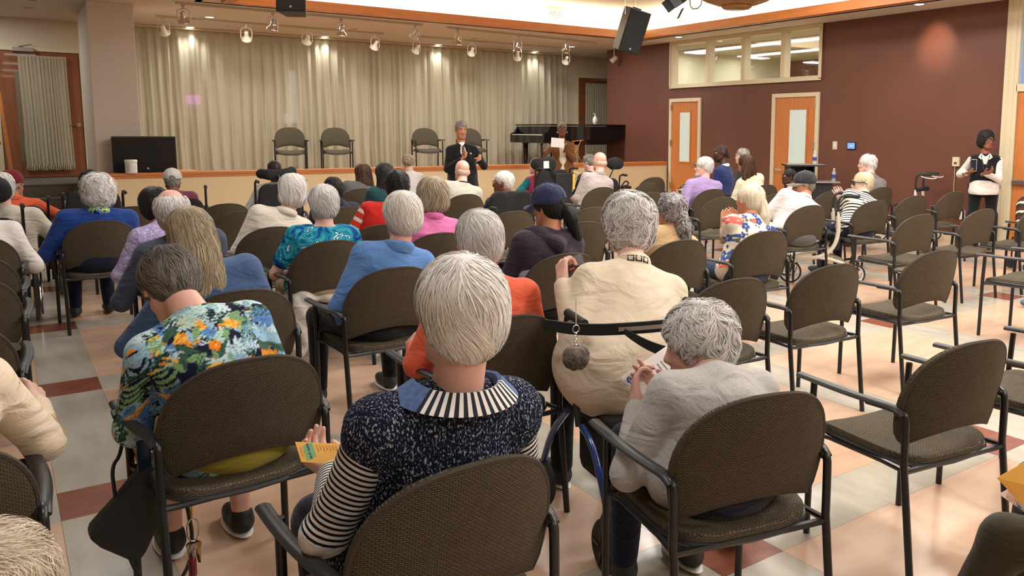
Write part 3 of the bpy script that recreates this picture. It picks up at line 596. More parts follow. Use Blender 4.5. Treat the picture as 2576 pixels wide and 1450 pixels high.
for k, (x, y, l) in enumerate(((-.24, 2.5, 'nearest one at the left edge, under the person in the cream floral top'), (-.235, 3.95, 'second from the nearest along the left edge'), (-.20, 5.05, 'third from the nearest along the left edge'), (-.19, 5.85, 'fourth from the nearest along the left edge'), (-.17, 6.8, 'at the left edge under the person in the white shirt'))):
    chair_xy('L%d' % k, x, y, A+l, 0 if k else 5)
GS = 'four armchairs set out on the stage'
for (px, py, dx, l) in ((730, 352, 0, 'leftmost on the stage'), (846, 352, 0, 'second from the left on the stage'), (1074, 353, 0, 'on the stage left of the standing man in the suit'), (1186, 354, 0, 'on the stage half hidden behind the standing man in the suit')):
    p = atY(px, py, 14.75); chair_at(float(p[0]), 14.75, math.radians(180-14), 'empty armchair '+l, GS, z=.72)
# ================================================================ FIGURES: implicit surfaces meshed with surface nets
def V3(*a): return np.array(a, float)
def unit(v): v = np.array(v, float); return v/(np.linalg.norm(v)+1e-9)
class SDF:
    def __init__(s): s.p = []
    def cone(s, a, b, ra, rb, k=.02, op='u'): s.p.append(('c', np.array(a, float), np.array(b, float), ra, rb, k, op)); return s
    def ell(s, c, r, R=None, k=.02, op='u'): s.p.append(('e', np.array(c, float), np.array(r, float), np.eye(3) if R is None else np.array(R, float), None, k, op)); return s
    def plane(s, c, n, k=.004): s.p.append(('p', np.array(c, float), unit(n), 0, 0, k, 'i')); return s
    def noise(s, fn, amp): s.p.append(('n', fn, amp, 0, 0, 0, 'n')); return s
    @staticmethod
    def d(q, P):
        if q[0] == 'c':
            a, b, ra, rb = q[1:5]; ab = b-a; t_ = np.clip(((P-a)@ab)/(ab@ab+1e-9), 0, 1); return np.linalg.norm(P-a-t_[..., None]*ab, axis=-1)-(ra+(rb-ra)*t_)
        if q[0] == 'e':
            L_ = (P-q[1])@q[3]; k0 = np.linalg.norm(L_/q[2], axis=-1); k1 = np.linalg.norm(L_/q[2]**2, axis=-1)+1e-9; return k0*(k0-1)/k1
        return (P-q[1])@q[2]
    def ev(s, P):
        D = np.full(P.shape[:-1], .5)
        for q in s.p: D = s.comb(D, q, P)
        return D
    def comb(s, D, q, P):
        if q[0] == 'n': return D+q[2]*q[1](P)
        d = s.d(q, P); k = max(q[5], 1e-4)
        if q[6] == 'u': h = np.clip(.5+.5*(D-d)/k, 0, 1); return D*(1-h)+d*h-k*h*(1-h)
        if q[6] == 's': d = -d
        h = np.clip(.5-.5*(D-d)/k, 0, 1); return D*(1-h)+d*h+k*h*(1-h)
    def bounds(s):
        lo = V3(9, 9, 9)*9; hi = -lo
        for q in s.p:
            if q[6] != 'u': continue
            if q[0] == 'c': l = np.minimum(q[1]-q[3], q[2]-q[4]); h = np.maximum(q[1]+q[3], q[2]+q[4])
            else: e = np.abs(q[3])@q[2]; l = q[1]-e; h = q[1]+e
            lo = np.minimum(lo, l); hi = np.maximum(hi, h)
        return lo, hi
    def mesh(s, res):
        lo, hi = s.bounds(); lo = lo-3*res-.01; hi = hi+3*res+.01; n = np.ceil((hi-lo)/res).astype(int)+1
        ax = [lo[i]+res*np.arange(n[i]) for i in range(3)]; D = np.full(n, .5, np.float32)
        for q in s.p:
            if q[0] in 'ce':
                if q[0] == 'c': l = np.minimum(q[1]-q[3], q[2]-q[4]); h = np.maximum(q[1]+q[3], q[2]+q[4])
                else: e = np.abs(q[3])@q[2]; l = q[1]-e; h = q[1]+e
                m = q[5]+2*res; i0 = np.clip(np.floor((l-m-lo)/res).astype(int), 0, n-1); i1 = np.clip(np.ceil((h+m-lo)/res).astype(int)+1, 1, n)
            else: i0 = np.zeros(3, int); i1 = n
            sl = tuple(slice(a, b) for a, b in zip(i0, i1)); G = np.stack(np.meshgrid(*[ax[i][i0[i]:i1[i]] for i in range(3)], indexing='ij'), -1)
            D[sl] = s.comb(D[sl].astype(float), q, G)
        return nets(D, lo, res)
EDG = [(0, 1), (2, 3), (4, 5), (6, 7), (0, 2), (1, 3), (4, 6), (5, 7), (0, 4), (1, 5), (2, 6), (3, 7)]
CO = np.array([[i, j, k] for i in (0, 1) for j in (0, 1) for k in (0, 1)])
def nets(D, lo, res):
    S_ = D < 0; n = D.shape; c = np.zeros(tuple(np.array(n)-1), int)
    for (i, j, k) in CO: c += S_[i:n[0]-1+i, j:n[1]-1+j, k:n[2]-1+k]
    act = np.argwhere((c > 0) & (c < 8)); idx = np.full(c.shape, -1, int); idx[tuple(act.T)] = np.arange(len(act))
    cv = np.stack([D[tuple((act+o).T)] for o in CO], 1).astype(float); acc = np.zeros((len(act), 3)); cnt = np.zeros(len(act))
    for a, b in EDG:
        va, vb = cv[:, a], cv[:, b]; m = (va < 0) != (vb < 0); t_ = np.where(m, va/(va-vb+1e-12), 0); p = CO[a]+t_[:, None]*(CO[b]-CO[a]); acc += p*m[:, None]; cnt += m
    V = lo+res*(act+acc/cnt[:, None]); F = []
    for ax_ in range(3):
        o = [0, 0, 0]; o[ax_] = 1; u_, v_ = [x for x in range(3) if x != ax_]
        s0 = S_[:n[0]-o[0], :n[1]-o[1], :n[2]-o[2]]; s1 = S_[o[0]:, o[1]:, o[2]:]; e = np.argwhere(s0 != s1)
        e = e[(e[:, u_] > 0) & (e[:, v_] > 0) & (e[:, u_] < n[u_]-1) & (e[:, v_] < n[v_]-1)]; fl = s0[tuple(e.T)]
        q = []
        for du, dv in ((-1, -1), (0, -1), (0, 0), (-1, 0)): g = e.copy(); g[:, u_] += du; g[:, v_] += dv; q.append(idx[tuple(g.T)])
        q = np.stack(q, 1); fl = fl ^ (ax_ == 1); q = np.where(fl[:, None], q, q[:, ::-1]); F.append(q)
    F = np.concatenate(F); return V, F[(F >= 0).all(1)]
def npmesh(name, V, F, smooth=True):
    me = bpy.data.meshes.new(name); V = np.asarray(V, np.float32); F = np.asarray(F, np.int32); k = F.shape[1]
    me.vertices.add(len(V)); me.vertices.foreach_set('co', V.ravel()); me.loops.add(F.size); me.loops.foreach_set('vertex_index', F.ravel()); me.polygons.add(len(F))
    me.polygons.foreach_set('loop_start', np.arange(len(F), dtype=np.int32)*k); me.update(calc_edges=True)
    if smooth: me.polygons.foreach_set('use_smooth', np.ones(len(F), bool))
    me.validate(); return me
def setcol(me, C, name='Col'):
    a = me.color_attributes.new(name, 'FLOAT_COLOR', 'POINT'); a.data.foreach_set('color', np.concatenate([C, np.ones((len(C), 1))], 1).astype(np.float32).ravel())
def wrinkle(seed, f=9, dirv=(1, .3, .5)):
    r = np.random.RandomState(seed); K = r.normal(size=(5, 3))*np.array(dirv)*f*2; ph = r.uniform(0, 6, 5)
    def fn(P): return sum(np.sin(P@K[i]+ph[i]+1.5*np.sin(P@K[(i+1) % 5]*.5)) for i in range(5))/3
    return fn
def curl(seed, f=60):
    r = np.random.RandomState(seed); K = r.normal(size=(6, 3))*f; ph = r.uniform(0, 6, 6)
    return lambda P: sum(np.sin(P@K[i]+ph[i]+2*np.sin(P@K[(i+2) % 6]*.35)) for i in range(6))/4
SKINS = dict(pink=srgb(226, 178, 162), pale=srgb(228, 186, 166), tan=srgb(190, 130, 98), brown=srgb(120, 74, 50), dark=srgb(74, 46, 34), olive=srgb(172, 118, 88), med=srgb(150, 98, 70))
def skin(k): return mat('skin_'+k, SKINS[k], .5, c2=tuple(v*.86 for v in SKINS[k]), nscale=14, bump=.12, bscale=160, spec=.35)
# pass 1: head shapes in head space (x right, y forward, z up)
def head_sdf(s, c, R, sc, faced=True, neck=None):
    T = lambda x, y, z: c+R@(V3(x, y, z)*sc)
    s.ell(T(0, -.012, .028), V3(.074, .093, .084)*sc, R, .01)
    s.ell(T(0, .030, -.035), V3(.057, .062, .080)*sc, R, .03)
    s.cone(T(-.012, .066, -.098), T(.012, .066, -.098), .020*sc, .020*sc, .03)
    for q in (-1, 1): s.cone(T(q*.052, .0, -.055), T(q*.022, .058, -.095), .022*sc, .02*sc, .03)
    if faced:
        s.cone(T(0, .084, .012), T(0, .104, -.030), .0075*sc, .013*sc, .012); s.ell(T(0, .092, -.038), V3(.017, .014, .009)*sc, R, .008)
        s.cone(T(-.03, .078, .028), T(.03, .078, .028), .011*sc, .011*sc, .015)
        for q in (-1, 1): s.ell(T(q*.034, .064, -.028), V3(.022, .018, .018)*sc, R, .015); s.ell(T(q*.031, .094, .008), V3(.015, .012, .010)*sc, R, .008, 's')
        s.ell(T(0, .090, -.060), V3(.022, .009, .006)*sc, R, .006); s.ell(T(0, .088, -.070), V3(.020, .010, .007)*sc, R, .006)
    for q in (-1, 1): s.ell(T(q*.078, -.008, -.006), V3(.009, .021, .033)*sc, R@rotz(-q*.35), .006); s.ell(T(q*.086, .0, -.002), V3(.006, .011, .017)*sc, R@rotz(-q*.35), .004, 's')
    if neck is not None: s.cone(T(0, -.03, -.06), neck, .050*sc, .060*sc, .02)
def hand_sdf(w_, d, n_, L=.18, curlv=.5, side=1, spread=.12, res=.005, point=False, claw=None):
    """w_ wrist point, d hand direction, n_ palm normal (fingers curl towards it), side +1 = thumb on the left looking along d from the back"""
    s = SDF(); d = unit(d); n_ = unit(np.array(n_)-d*(np.array(n_)@d)); x = np.cross(d, n_)*side; k = L/.18
    T = lambda a, b, c_: w_+(x*a+d*b+n_*c_)*k
    s.cone(T(0, -.05, 0), T(0, .02, 0), .024*k, .024*k, .01)
    for i, a in enumerate((-.027, -.009, .009, .026)): s.cone(T(a*.6, .01, 0), T(a, .088, -.002), .014*k, .0115*k, .012)
    ln = (.042, .047, .043, .033)
    for i, a in enumerate((-.027, -.009, .009, .026)):
        p = T(a, .088, -.002); ang = 0; dirx = x*((i-1.5)*spread)
        for j, (l, r) in enumerate(((1.0, .0095), (.62, .0085), (.5, .0075))):
            ang += curlv*(.7, 1.0, .7)[j]*(.8+.12*i); v = unit(d*math.cos(ang)+n_*math.sin(ang)+dirx*math.cos(ang)); q = p+v*ln[i]*l*k; s.cone(p, q, r*k, (r-.001)*k, .002); p = q
    a = T(-.022, .022, .006); b = T(-.050, .052, .020+.012*curlv); c_ = T(-.056+.02*curlv, .088, .030+.012*curlv); s.cone(a, b, .014*k, .011*k, .008); s.cone(b, c_, .0105*k, .0085*k, .003)
    return s.mesh(res)
HAIRM = {}
def hairmat(key, base, tips, rough=.55):
    nm = 'hair_'+key
    if nm in MATS: return MATS[nm]
    m = mat(nm, base, rough, spec=.3, sheen=.1); N, L = nodes_of(m); b = N['Principled BSDF']
    a = N.new('ShaderNodeAttribute'); a.attribute_name = 'Col'; sp = N.new('ShaderNodeSeparateColor'); L.new(a.outputs['Color'], sp.inputs[0])
    r = N.new('ShaderNodeValToRGB'); r.color_ramp.elements[0].color = (*base, 1); r.color_ramp.elements[1].color = (*tips, 1); L.new(sp.outputs[0], r.inputs[0]); L.new(r.outputs[0], b.inputs['Base Color'])
    return m
HC = dict(braid=(srgb(12, 10, 10), srgb(88, 62, 50)), white=(srgb(216, 210, 204), srgb(254, 252, 248)), silver=(srgb(190, 186, 184), srgb(252, 250, 248)), grey=(srgb(105, 98, 92), srgb(196, 188, 178)), darkgrey=(srgb(52, 48, 46), srgb(140, 130, 122)), black=(srgb(14, 12, 12), srgb(44, 38, 36)),
          brown=(srgb(38, 24, 18), srgb(100, 66, 44)), ash=(srgb(120, 104, 84), srgb(216, 200, 172)), blond=(srgb(208, 196, 166), srgb(250, 244, 226)), fluff=(srgb(176, 158, 136), srgb(232, 218, 200)), cgrey=(srgb(84, 82, 92), srgb(205, 200, 202)), yellowish=(srgb(196, 178, 140), srgb(238, 226, 194)), thin=(srgb(214, 170, 150), srgb(246, 228, 210)), saltpep=(srgb(60, 56, 54), srgb(176, 168, 158)))
def strands(s, cr, R, sc, N, steps, L_, wd, lift, wave, seed, down, keep, taper=True, swirl=.0, flow=.0, ff=70, clump_=.0):
    """ribbons that run over the hair surface from the crown; s = hair SDF, all in thing space"""
    r = np.random.RandomState(seed); up = R[:, 2]; lo, hi = s.bounds(); P = r.uniform(lo-.005, hi+.005, (N*7, 3))
    def grad(Q):
        e = .004; return np.stack([s.ev(Q+V3(e, 0, 0))-s.ev(Q-V3(e, 0, 0)), s.ev(Q+V3(0, e, 0))-s.ev(Q-V3(0, e, 0)), s.ev(Q+V3(0, 0, e))-s.ev(Q-V3(0, 0, e))], -1)/(2*e)
    d = s.ev(P); P = P[np.abs(d) < .035]; 
    for _ in range(2): g = grad(P); P = P-(s.ev(P)/np.maximum((g*g).sum(-1), .2))[:, None]*g
    P = P[np.abs(s.ev(P)) < .004]
    if keep is not None: P = P[keep(P)]
    P = P[:N]
    if len(P) < 5: return None
    n = len(P); li = lift*r.uniform(.2, 1, n)**1.5; shade = np.clip(r.normal(.55, .28, n), 0, 1); ln = L_*r.uniform(.6, 1.25, n); ph = r.uniform(0, 6.3, n); wv = wave*r.uniform(.4, 1.3, n)
    clump = .5+.5*np.sin(P@r.normal(size=3)*60+np.sin(P@r.normal(size=3)*45)); shade = np.clip(shade*.55+.35*clump+.12*np.clip(np.sin(P@r.normal(size=3)*150), -1, 1)+.05, 0, 1)
    path = []; side = []; K = [r.normal(size=3)*ff for _ in range(4)]; pq = r.uniform(0, 6.3, 4)
    field = lambda Q: sum(np.sin(Q@K[i]+pq[i]+1.3*np.sin(Q@K[(i+1) % 4]*.6)) for i in range(3))/1.7
    Q = P.copy()
    for k in range(steps+1):
        g = grad(Q); g /= np.linalg.norm(g, axis=1, keepdims=True)+1e-6; Q = Q-(s.ev(Q)*.9)[:, None]*g
        v = (Q-cr); v /= np.linalg.norm(v, axis=1, keepdims=True)+1e-6; v = v-up*down
        v += swirl*np.cross(np.tile(up, (n, 1)), v); v += flow*field(Q)[:, None]*np.cross(g, v); v = v-g*(v*g).sum(1, keepdims=True); v /= np.linalg.norm(v, axis=1, keepdims=True)+1e-6; b = np.cross(g, v)
        t_ = k/steps; off = li*(math.sin(math.pi*min(1, t_*.8+.1)))+.001
        path.append(Q+g*off[:, None]+b*(wv*np.sin(ph+t_*5))[:, None]); side.append(b+g*(.35*np.sin(ph*3))[:, None])
        Q = Q+v*(ln/steps)[:, None]+b*(wv*.35*np.cos(ph+t_*5))[:, None]
    V = []; W_ = wd*r.uniform(.5, 1.3, n)
    for k in range(steps+1):
        w2 = W_*(1-.75*(k/steps)**2 if taper else 1)*(.5 if k == 0 else 1); V += [path[k]-side[k]*w2[:, None]/2, path[k]+side[k]*w2[:, None]/2]
    V = np.concatenate(V); base = np.arange(n); F = []
    for k in range(steps): a = base+2*k*n; F.append(np.stack([a, a+n, a+3*n, a+2*n], 1))
    return V, np.concatenate(F), np.tile(np.concatenate([shade, shade]), steps+1)
def eyes(parent, c, R, sc, skinm, irisc=(.02, .015, .01), closed=False):
    for q in (-1, 1):
        p = c+R@(V3(q*.031, .078, .009)*sc)
        e = MB().ell(p, V3(.0125, .0105, .0105)*sc, 12, R).build('eye', mat('eye_white', srgb(225, 215, 205), .2), parent, smooth=True)
        MB().ell(c+R@(V3(q*.031, .0875, .009)*sc), V3(.0052, .0025, .0052)*sc, 8, R).build('iris', mat('iris', irisc, .15), e, smooth=True)
        MB().tube([c+R@(V3(q*.031+dx, .0905-abs(dx)*.25, .0175-abs(dx)*.2)*sc) for dx in (-.014, 0, .014)], .0028*sc, 6).build('eyelid', skinm, parent, smooth=True)
def brows(parent, c, R, sc, m):
    for q in (-1, 1): MB().tube([c+R@(V3(q*x, y, z)*sc) for x, y, z in ((.014, .094, .032), (.03, .092, .036), (.046, .080, .031))], .0032*sc, 6).build('eyebrow', m, parent, smooth=True)
def glasses(parent, c, R, sc, m, r=.021, lens=None, z=.008, y=.100, thick=.0016, arms=True):
    g = MB()
    for q in (-1, 1):
        g.tube([c+R@(V3(q*.031+r*1.15*math.cos(a), y-.3*abs(r*math.cos(a))*0, z+r*.85*math.sin(a))*sc) for a in np.linspace(0, 2*math.pi, 17)[:-1]], thick*sc, 6, closed=True)
        if arms: g.tube([c+R@(V3(q*x, yy, zz)*sc) for x, yy, zz in ((.055, y-.002, z+.008), (.074, .07, z+.008), (.083, .0, z+.010), (.083, -.03, z-.01))], thick*sc, 6)
    g.tube([c+R@(V3(x, y+.002, z+.006)*sc) for x in (-.009, .009)], thick*sc, 6); o = g.build('spectacles', m, parent, smooth=True)
    if lens:
        l = MB()
        for q in (-1, 1): l.ell(c+R@(V3(q*.031, y, z)*sc), V3(r*1.12, .001, r*.82)*sc, 14, R)
        l.build('lens', lens, o)
    return o
def Rhead(yaw, pitch=0, roll=0): return rotz(yaw)@rotx(pitch)@roty(roll)
CLO = {}
def cloth(name, c, c2=None, **k):
    k.setdefault('rough', .85); k.setdefault('spec', .15); k.setdefault('bump', .25); k.setdefault('bscale', 350); k.setdefault('sheen', .15); m = mat('cloth_'+name, c, c2=c2, **k); fold(m); return m
def fold(m, sc=5.5, st=.55, dist=.035):
    N, L = nodes_of(m); b = N['Principled BSDF']; tc = N.new('ShaderNodeTexCoord'); n = N.new('ShaderNodeTexNoise'); n.inputs['Scale'].default_value = sc; n.inputs['Detail'].default_value = 4; n.inputs['Roughness'].default_value = .45; n.inputs['Distortion'].default_value = 1.6
    mp = N.new('ShaderNodeMapping'); mp.inputs['Rotation'].default_value = (.5, .7, .4); mp.inputs['Scale'].default_value = (1, 1, 2.2); L.new(tc.outputs['Object'], mp.inputs[0]); L.new(mp.outputs[0], n.inputs[0])
    bp = N.new('ShaderNodeBump'); bp.inputs['Strength'].default_value = st; bp.inputs['Distance'].default_value = dist; L.new(n.outputs[0], bp.inputs['Height'])
    ol = [l for l in L if l.to_node == b and l.to_socket.name == 'Normal']
    if ol: L.new(bp.outputs[0], ol[0].from_node.inputs['Normal'])
    else: L.new(bp.outputs[0], b.inputs['Normal'])
def stripemat(name, ca, cb, period, duty=.5, axis='Z', wob=.02):
    m = mat('cloth_'+name, ca, .85, spec=.15)
    N, L = nodes_of(m); b = N['Principled BSDF']; at = N.new('ShaderNodeAttribute'); at.attribute_name = 'Par'; sp = N.new('ShaderNodeSeparateColor'); L.new(at.outputs['Color'], sp.inputs[0])
    mu = N.new('ShaderNodeMath'); mu.operation = 'DIVIDE'; mu.inputs[1].default_value = period; L.new(sp.outputs[{'X': 0, 'Y': 1, 'Z': 2}[axis]], mu.inputs[0])
    fr = N.new('ShaderNodeMath'); fr.operation = 'FRACT'; L.new(mu.outputs[0], fr.inputs[0]); gt = N.new('ShaderNodeMath'); gt.operation = 'GREATER_THAN'; gt.inputs[1].default_value = duty; L.new(fr.outputs[0], gt.inputs[0])
    mx = N.new('ShaderNodeMix'); mx.data_type = 'RGBA'; mx.inputs[6].default_value = (*ca, 1); mx.inputs[7].default_value = (*cb, 1); L.new(gt.outputs[0], mx.inputs[0]); L.new(mx.outputs[2], b.inputs['Base Color']); fold(m); return m
def blobmat(name, cols, scale=9, det=2, stops=None, dist=1.0):
    m = mat('cloth_'+name, cols[0], .85, spec=.15); N, L = nodes_of(m); b = N['Principled BSDF']; tc = N.new('ShaderNodeTexCoord'); n = N.new('ShaderNodeTexNoise'); n.inputs['Scale'].default_value = scale; n.inputs['Detail'].default_value = det; n.inputs['Distortion'].default_value = dist
    L.new(tc.outputs['Object'], n.inputs[0]); r = N.new('ShaderNodeValToRGB'); r.color_ramp.interpolation = 'CONSTANT'; el = r.color_ramp.elements; K = len(cols); stops = stops or [.32+.36*i/(K-1) for i in range(K)]; stops = [0]+stops[1:]
    el[0].position = 0; el[0].color = (*cols[0], 1); el[1].position = stops[1]; el[1].color = (*cols[1], 1)
    for i in range(2, K): e = el.new(stops[i]); e.color = (*cols[i], 1)
    L.new(n.outputs[0], r.inputs[0]); L.new(r.outputs[0], b.inputs['Base Color']); fold(m); return m
NP = [0]
def person(label, hp, hip, yaw=0, hyaw=0, hpitch=0, hroll=0, sc=1.0, w=1.0, skin_='pale', hair='short', hc='white', top=None, pants=None, sleeve='long', armL=None, armR=None, legs='sit', group=None, res=None, faced=None, nstr=None, collar=None, drape=0, neckcut=0, seatz=.455, hunch=.02, hairk={}, extra=None, shirtfn=None, hands=True, kneesp=.11, shirt_len=0, shoes=(.03, .03, .035), feetd=.40, puff=0, sleevem=None, shirtres=None, vest=None, noarms=False, belly=1.0, shr=.006, shdrop=.022, vestcap=0, shorts=False, legw=.062):
    """hp: head centre (world).  hip: (x, y) on the floor plane, yaw: facing.  armL/armR: [(r,f,z) elbow, (r,f,z) wrist] relative to the shoulder in body axes"""
    NP[0] += 1; seed = NP[0]; dist = float((np.array(hp)-CAMP)@FWD); res = res or max(.0085, min(.022, dist*.003)); f = V3(-math.sin(yaw), math.cos(yaw), 0); r = V3(math.cos(yaw), math.sin(yaw), 0); z = V3(0, 0, 1)
    hip3 = V3(hip[0], hip[1], seatz+.10*sc if legs != 'stand' else seatz); base = V3(hip[0], hip[1], 0); t = thing('person', tuple(base), label, 'person', group); O = base
    H = hip3-O; C = np.array(hp)-O; ax = C-H; L0 = np.linalg.norm(ax); q = ax/L0; fx = unit(np.cross(r, q)) if False else unit(np.cross(q, r)); fx = fx if fx@f > 0 else -fx; rr = unit(np.cross(fx, q)); rr = rr if rr@r > 0 else -rr; RT = basis(rr, fx, q)
    k = L0/.66 if legs != 'stand' else L0/.72
    P = lambda a, b, c_: H+rr*a+fx*b+q*c_*k
    Rh = Rhead(yaw+hyaw, hpitch, hroll); hb = C+Rh@(V3(0, -.03, -.075)*sc); back = -fx*hunch
    tw = w*sc; dw = sc*(1+.35*(w-1)); SH = [P(-(.148-shr)*tw, -.0, .405-shdrop)+back, P((.148-shr)*tw, -.0, .405-shdrop)+back]; nb = P(0, -.015, .495-shdrop*.7)+back
    s = SDF(); th = .012
    s.ell(P(0, .03*belly, -.02), V3(.165*tw, .125*dw, .13*sc), RT, .05); s.ell(P(0, .035*belly, .13)+back*.4, V3(.155*tw, .120*dw*belly, .16*sc), RT, .06); s.ell(P(0, .0, .28)+back, V3(.160*tw, .110*dw, .17*k), RT, .06)
    s.cone(SH[0]+rr*.01, SH[1]-rr*.01, .058*dw, .058*dw, .05)
    for S_ in SH: s.cone(nb-q*.03, S_+(nb-S_)*.12, .056*sc, .056*sc, .04)
    if puff: s.noise(lambda Q: np.sin((Q@q)*90)*.5, -puff)
    if drape: s.ell(P(0, .045, -.04), V3(.195*min(tw, 1.15), .15*dw, .12), RT, .05)
    if extra and extra.get('shx'): extra['shx'](s, P, RT, H, z)
    if shirt_len: s.cone(P(0, 0, 0), P(0, .0, 0)-z*shirt_len, .17*tw, .19*tw, .05)
    arms = []; SBS = []
    bodyarm = SDF()
    for side, A_ in ((-1, armL), (1, armR)):
        if noarms: continue
        Sh = SH[0 if side < 0 else 1]
        wk = (extra or {}).get('wL' if side < 0 else 'wR')
        if wk is not None:
            wr_ = np.array(wk)-O; dv = wr_-Sh; dl = min(np.linalg.norm(dv), .50*sc); dv = unit(dv); wr_ = Sh+dv*dl; pv = -z*.8+r*side*.55-f*.35+(extra or {}).get('pole', 0*z); pv = unit(pv-dv*(pv@dv)); hh = math.sqrt(max(.0004, (.265*sc)**2-(dl/2)**2)); el = Sh+dv*dl/2+pv*hh
        elif A_ is None: el = Sh+r*side*.055+f*.07-z*.235*sc; wr_ = el-r*side*.10+f*.19+z*.0
        else: el = Sh+r*A_[0][0]*side+f*A_[0][1]+z*A_[0][2]; wr_ = Sh+r*A_[1][0]*side+f*A_[1][1]+z*A_[1][2]
        arms.append((Sh, el, wr_, side)); SB = SDF(); tgt = SB if (sleevem or vest) else s
        if sleevem or vest: SBS.append((SB.p, arms[-1]))
        if vestcap: s.cone(Sh, Sh+(el-Sh)*vestcap, .070*dw, .066*dw, .03)
        bodyarm.cone(Sh, el, .043*sc, .037*sc, .01); bodyarm.cone(el, wr_, .036*sc, .024*sc, .015)
        if sleeve == 'long': tgt.cone(Sh, el, .058*dw, .050*sc, .03); tgt.cone(el, el+(wr_-el)*.93, .048*sc, .036*sc, .025)
        elif sleeve == 'half': tgt.cone(Sh, el, .060*dw, .056*sc, .03); tgt.cone(el, el+(wr_-el)*.12, .056*sc, .055*sc, .02)
        elif sleeve == 'short': tgt.cone(Sh, Sh+(el-Sh)*.62, .060*dw, .060*sc, .03)
    s.ell(C+Rh@(V3(0, .0, .0)*sc), V3(.085, .10, .115)*sc, Rh, .01, 's'); 
    if neckcut: s.ell(nb+q*.045-fx*.01, V3(neckcut*1.3, neckcut, .06), RT, .012, 's')
    s.noise(wrinkle(seed, 10), .0035 if dist < 4 else .005)
    V, F = s.mesh(shirtres or res); me = npmesh('upper_garment', V, F)
    if shirtfn is not None: setcol(me, shirtfn(V, dict(H=H, P=P, q=q, r=r, f=f, rr=rr, fx=fx, arms=arms, nb=nb)))
    else: pa = np.stack([(V-H)@rr+5, (V-H)@fx+5, (V-H)@q+5], 1); setcol(me, pa, 'Par')
    link('shirt' if not vest else 'vest', me, vest or top, t)
    for sv_, arm1 in SBS:
        SB = SDF(); SB.p = sv_; SB.noise(wrinkle(seed+50, 12), .004); V, F = SB.mesh(res); me = npmesh('sleeve', V, F); pr = np.zeros((len(V), 3)); best = np.full(len(V), 9.)
        for (Sh, el, wr_, side) in [arm1]:
            for (a, b, o_) in ((Sh, el, 0), (el, wr_, np.linalg.norm(el-Sh))):
                ab = b-a; tt = (V-a)@ab/(ab@ab); tt = np.minimum(tt, 1) if o_ == 0 else np.maximum(tt, 0); dd = np.linalg.norm(V-a-tt[:, None]*ab, axis=1); m_ = dd < best; best[m_] = dd[m_]; pr[m_] = (5+o_+tt[m_]*np.linalg.norm(ab))[:, None]
        setcol(me, pr, 'Par'); link('sleeve', me, sleevem or top, t)
    # body
    faced = dist < 14 if faced is None else faced; b = SDF(); b.ell(P(0, .0, .1), V3(.12, .09, .15), RT, .05); b.ell(P(0, -.01, .28), V3(.13*w, .085, .14), RT, .05); b.cone(P(-.09*w, -.01, .38), P(.09*w, -.01, .38), .05, .05, .04)
    if neckcut: b.cone(nb-q*.05-rr*.12, nb-q*.05+rr*.12, .048, .048, .03)
    b.p += bodyarm.p; head_sdf(b, C, Rh, sc, faced, nb-q*.03)
    if legs == 'bare': pass
    V, F = b.mesh((min(res, .0095) if dist < 4.5 else (min(res, .0115) if (extra or {}).get('face') else .017))); hv = [(V, F)]
    if hands and dist < 14:
        for (Sh, el, wr_, side) in arms:
            hk = (extra or {}).get('handL' if side < 0 else 'handR', {}); d_ = hk.get('d', unit(wr_-el)); n_ = hk.get('n', -r*side*.6-z*.5); hv.append(hand_sdf(wr_, r*d_[0]+f*d_[1]+z*d_[2] if 'd' in hk else d_, r*n_[0]+f*n_[1]+z*n_[2] if 'n' in hk else n_, .175*sc, hk.get('curl', .35), side*hk.get('flip', 1), hk.get('spread', .1), max(.0045, dist*.0011)))
    o = 0; VV = []; FF = []
    for a, b_ in hv: VV.append(a); FF.append(b_+o); o += len(a)
    sk = skin(skin_); link('body', npmesh('body', np.concatenate(VV), np.concatenate(FF)), sk, t)
    # trousers and shoes
    bare = []
    if pants is not None:
        p = SDF(); p.ell(H+V3(0, 0, -.03), V3(.165*tw, .14*tw, .12*sc), basis(r, f, z), .04)
        for side in (-1, 1):
            hj = H+r*side*.085*w-z*.03
            if legs == 'sit': kn = H+r*side*kneesp+f*.40*sc; kn[2] = (seatz+.05)-O[2]; an = kn+f*(feetd-.40)-z*(kn[2]-.10); an = an+r*side*.01
            elif legs == 'stand': kn = hj+f*.02+r*side*.01; kn[2] = hip3[2]*.52; an = kn-f*.02; an[2] = .09
            else: kn, an = legs[0 if side < 0 else 1]; kn = kn-O; an = an-O
            p.cone(hj, kn, .085*w, .062, .04); (bare.append((kn, an)) if shorts else p.cone(kn, an, legw, .045 if legs != 'stand' else legw, .03))
            sh = SDF(); sh.ell(an+f*.07-z*(an[2]-.045), V3(.042, .125, .042), basis(r, f, z), .02); sh.cone(an-z*.02, an-z*(an[2]-.06), .042, .045, .02); sh.plane(V3(0, 0, .002), (0, 0, -1)); V, F = sh.mesh(max(.009, res)); so = link('shoe', npmesh('shoe', V, F), mat('shoe_%d' % int(sum(shoes)*1000), shoes, .6), t)
            if dist < 5: MB().ell(an+f*.07-z*(an[2]-.012), V3(.048, .132, .013), 16, basis(r, f, z)).build('sole', WHITEP, so, smooth=True)
        p.noise(wrinkle(seed+9, 9), .004); V, F = p.mesh(max(res, .017 if dist < 6 else .023)); link('trousers', npmesh('trousers', V, F), pants, t)
        if bare:
            p = SDF(); [p.cone(a_, b_, .052, .034, .02) for a_, b_ in bare]; V, F = p.mesh(.012); link('shins', npmesh('shins', V, F), sk, t)
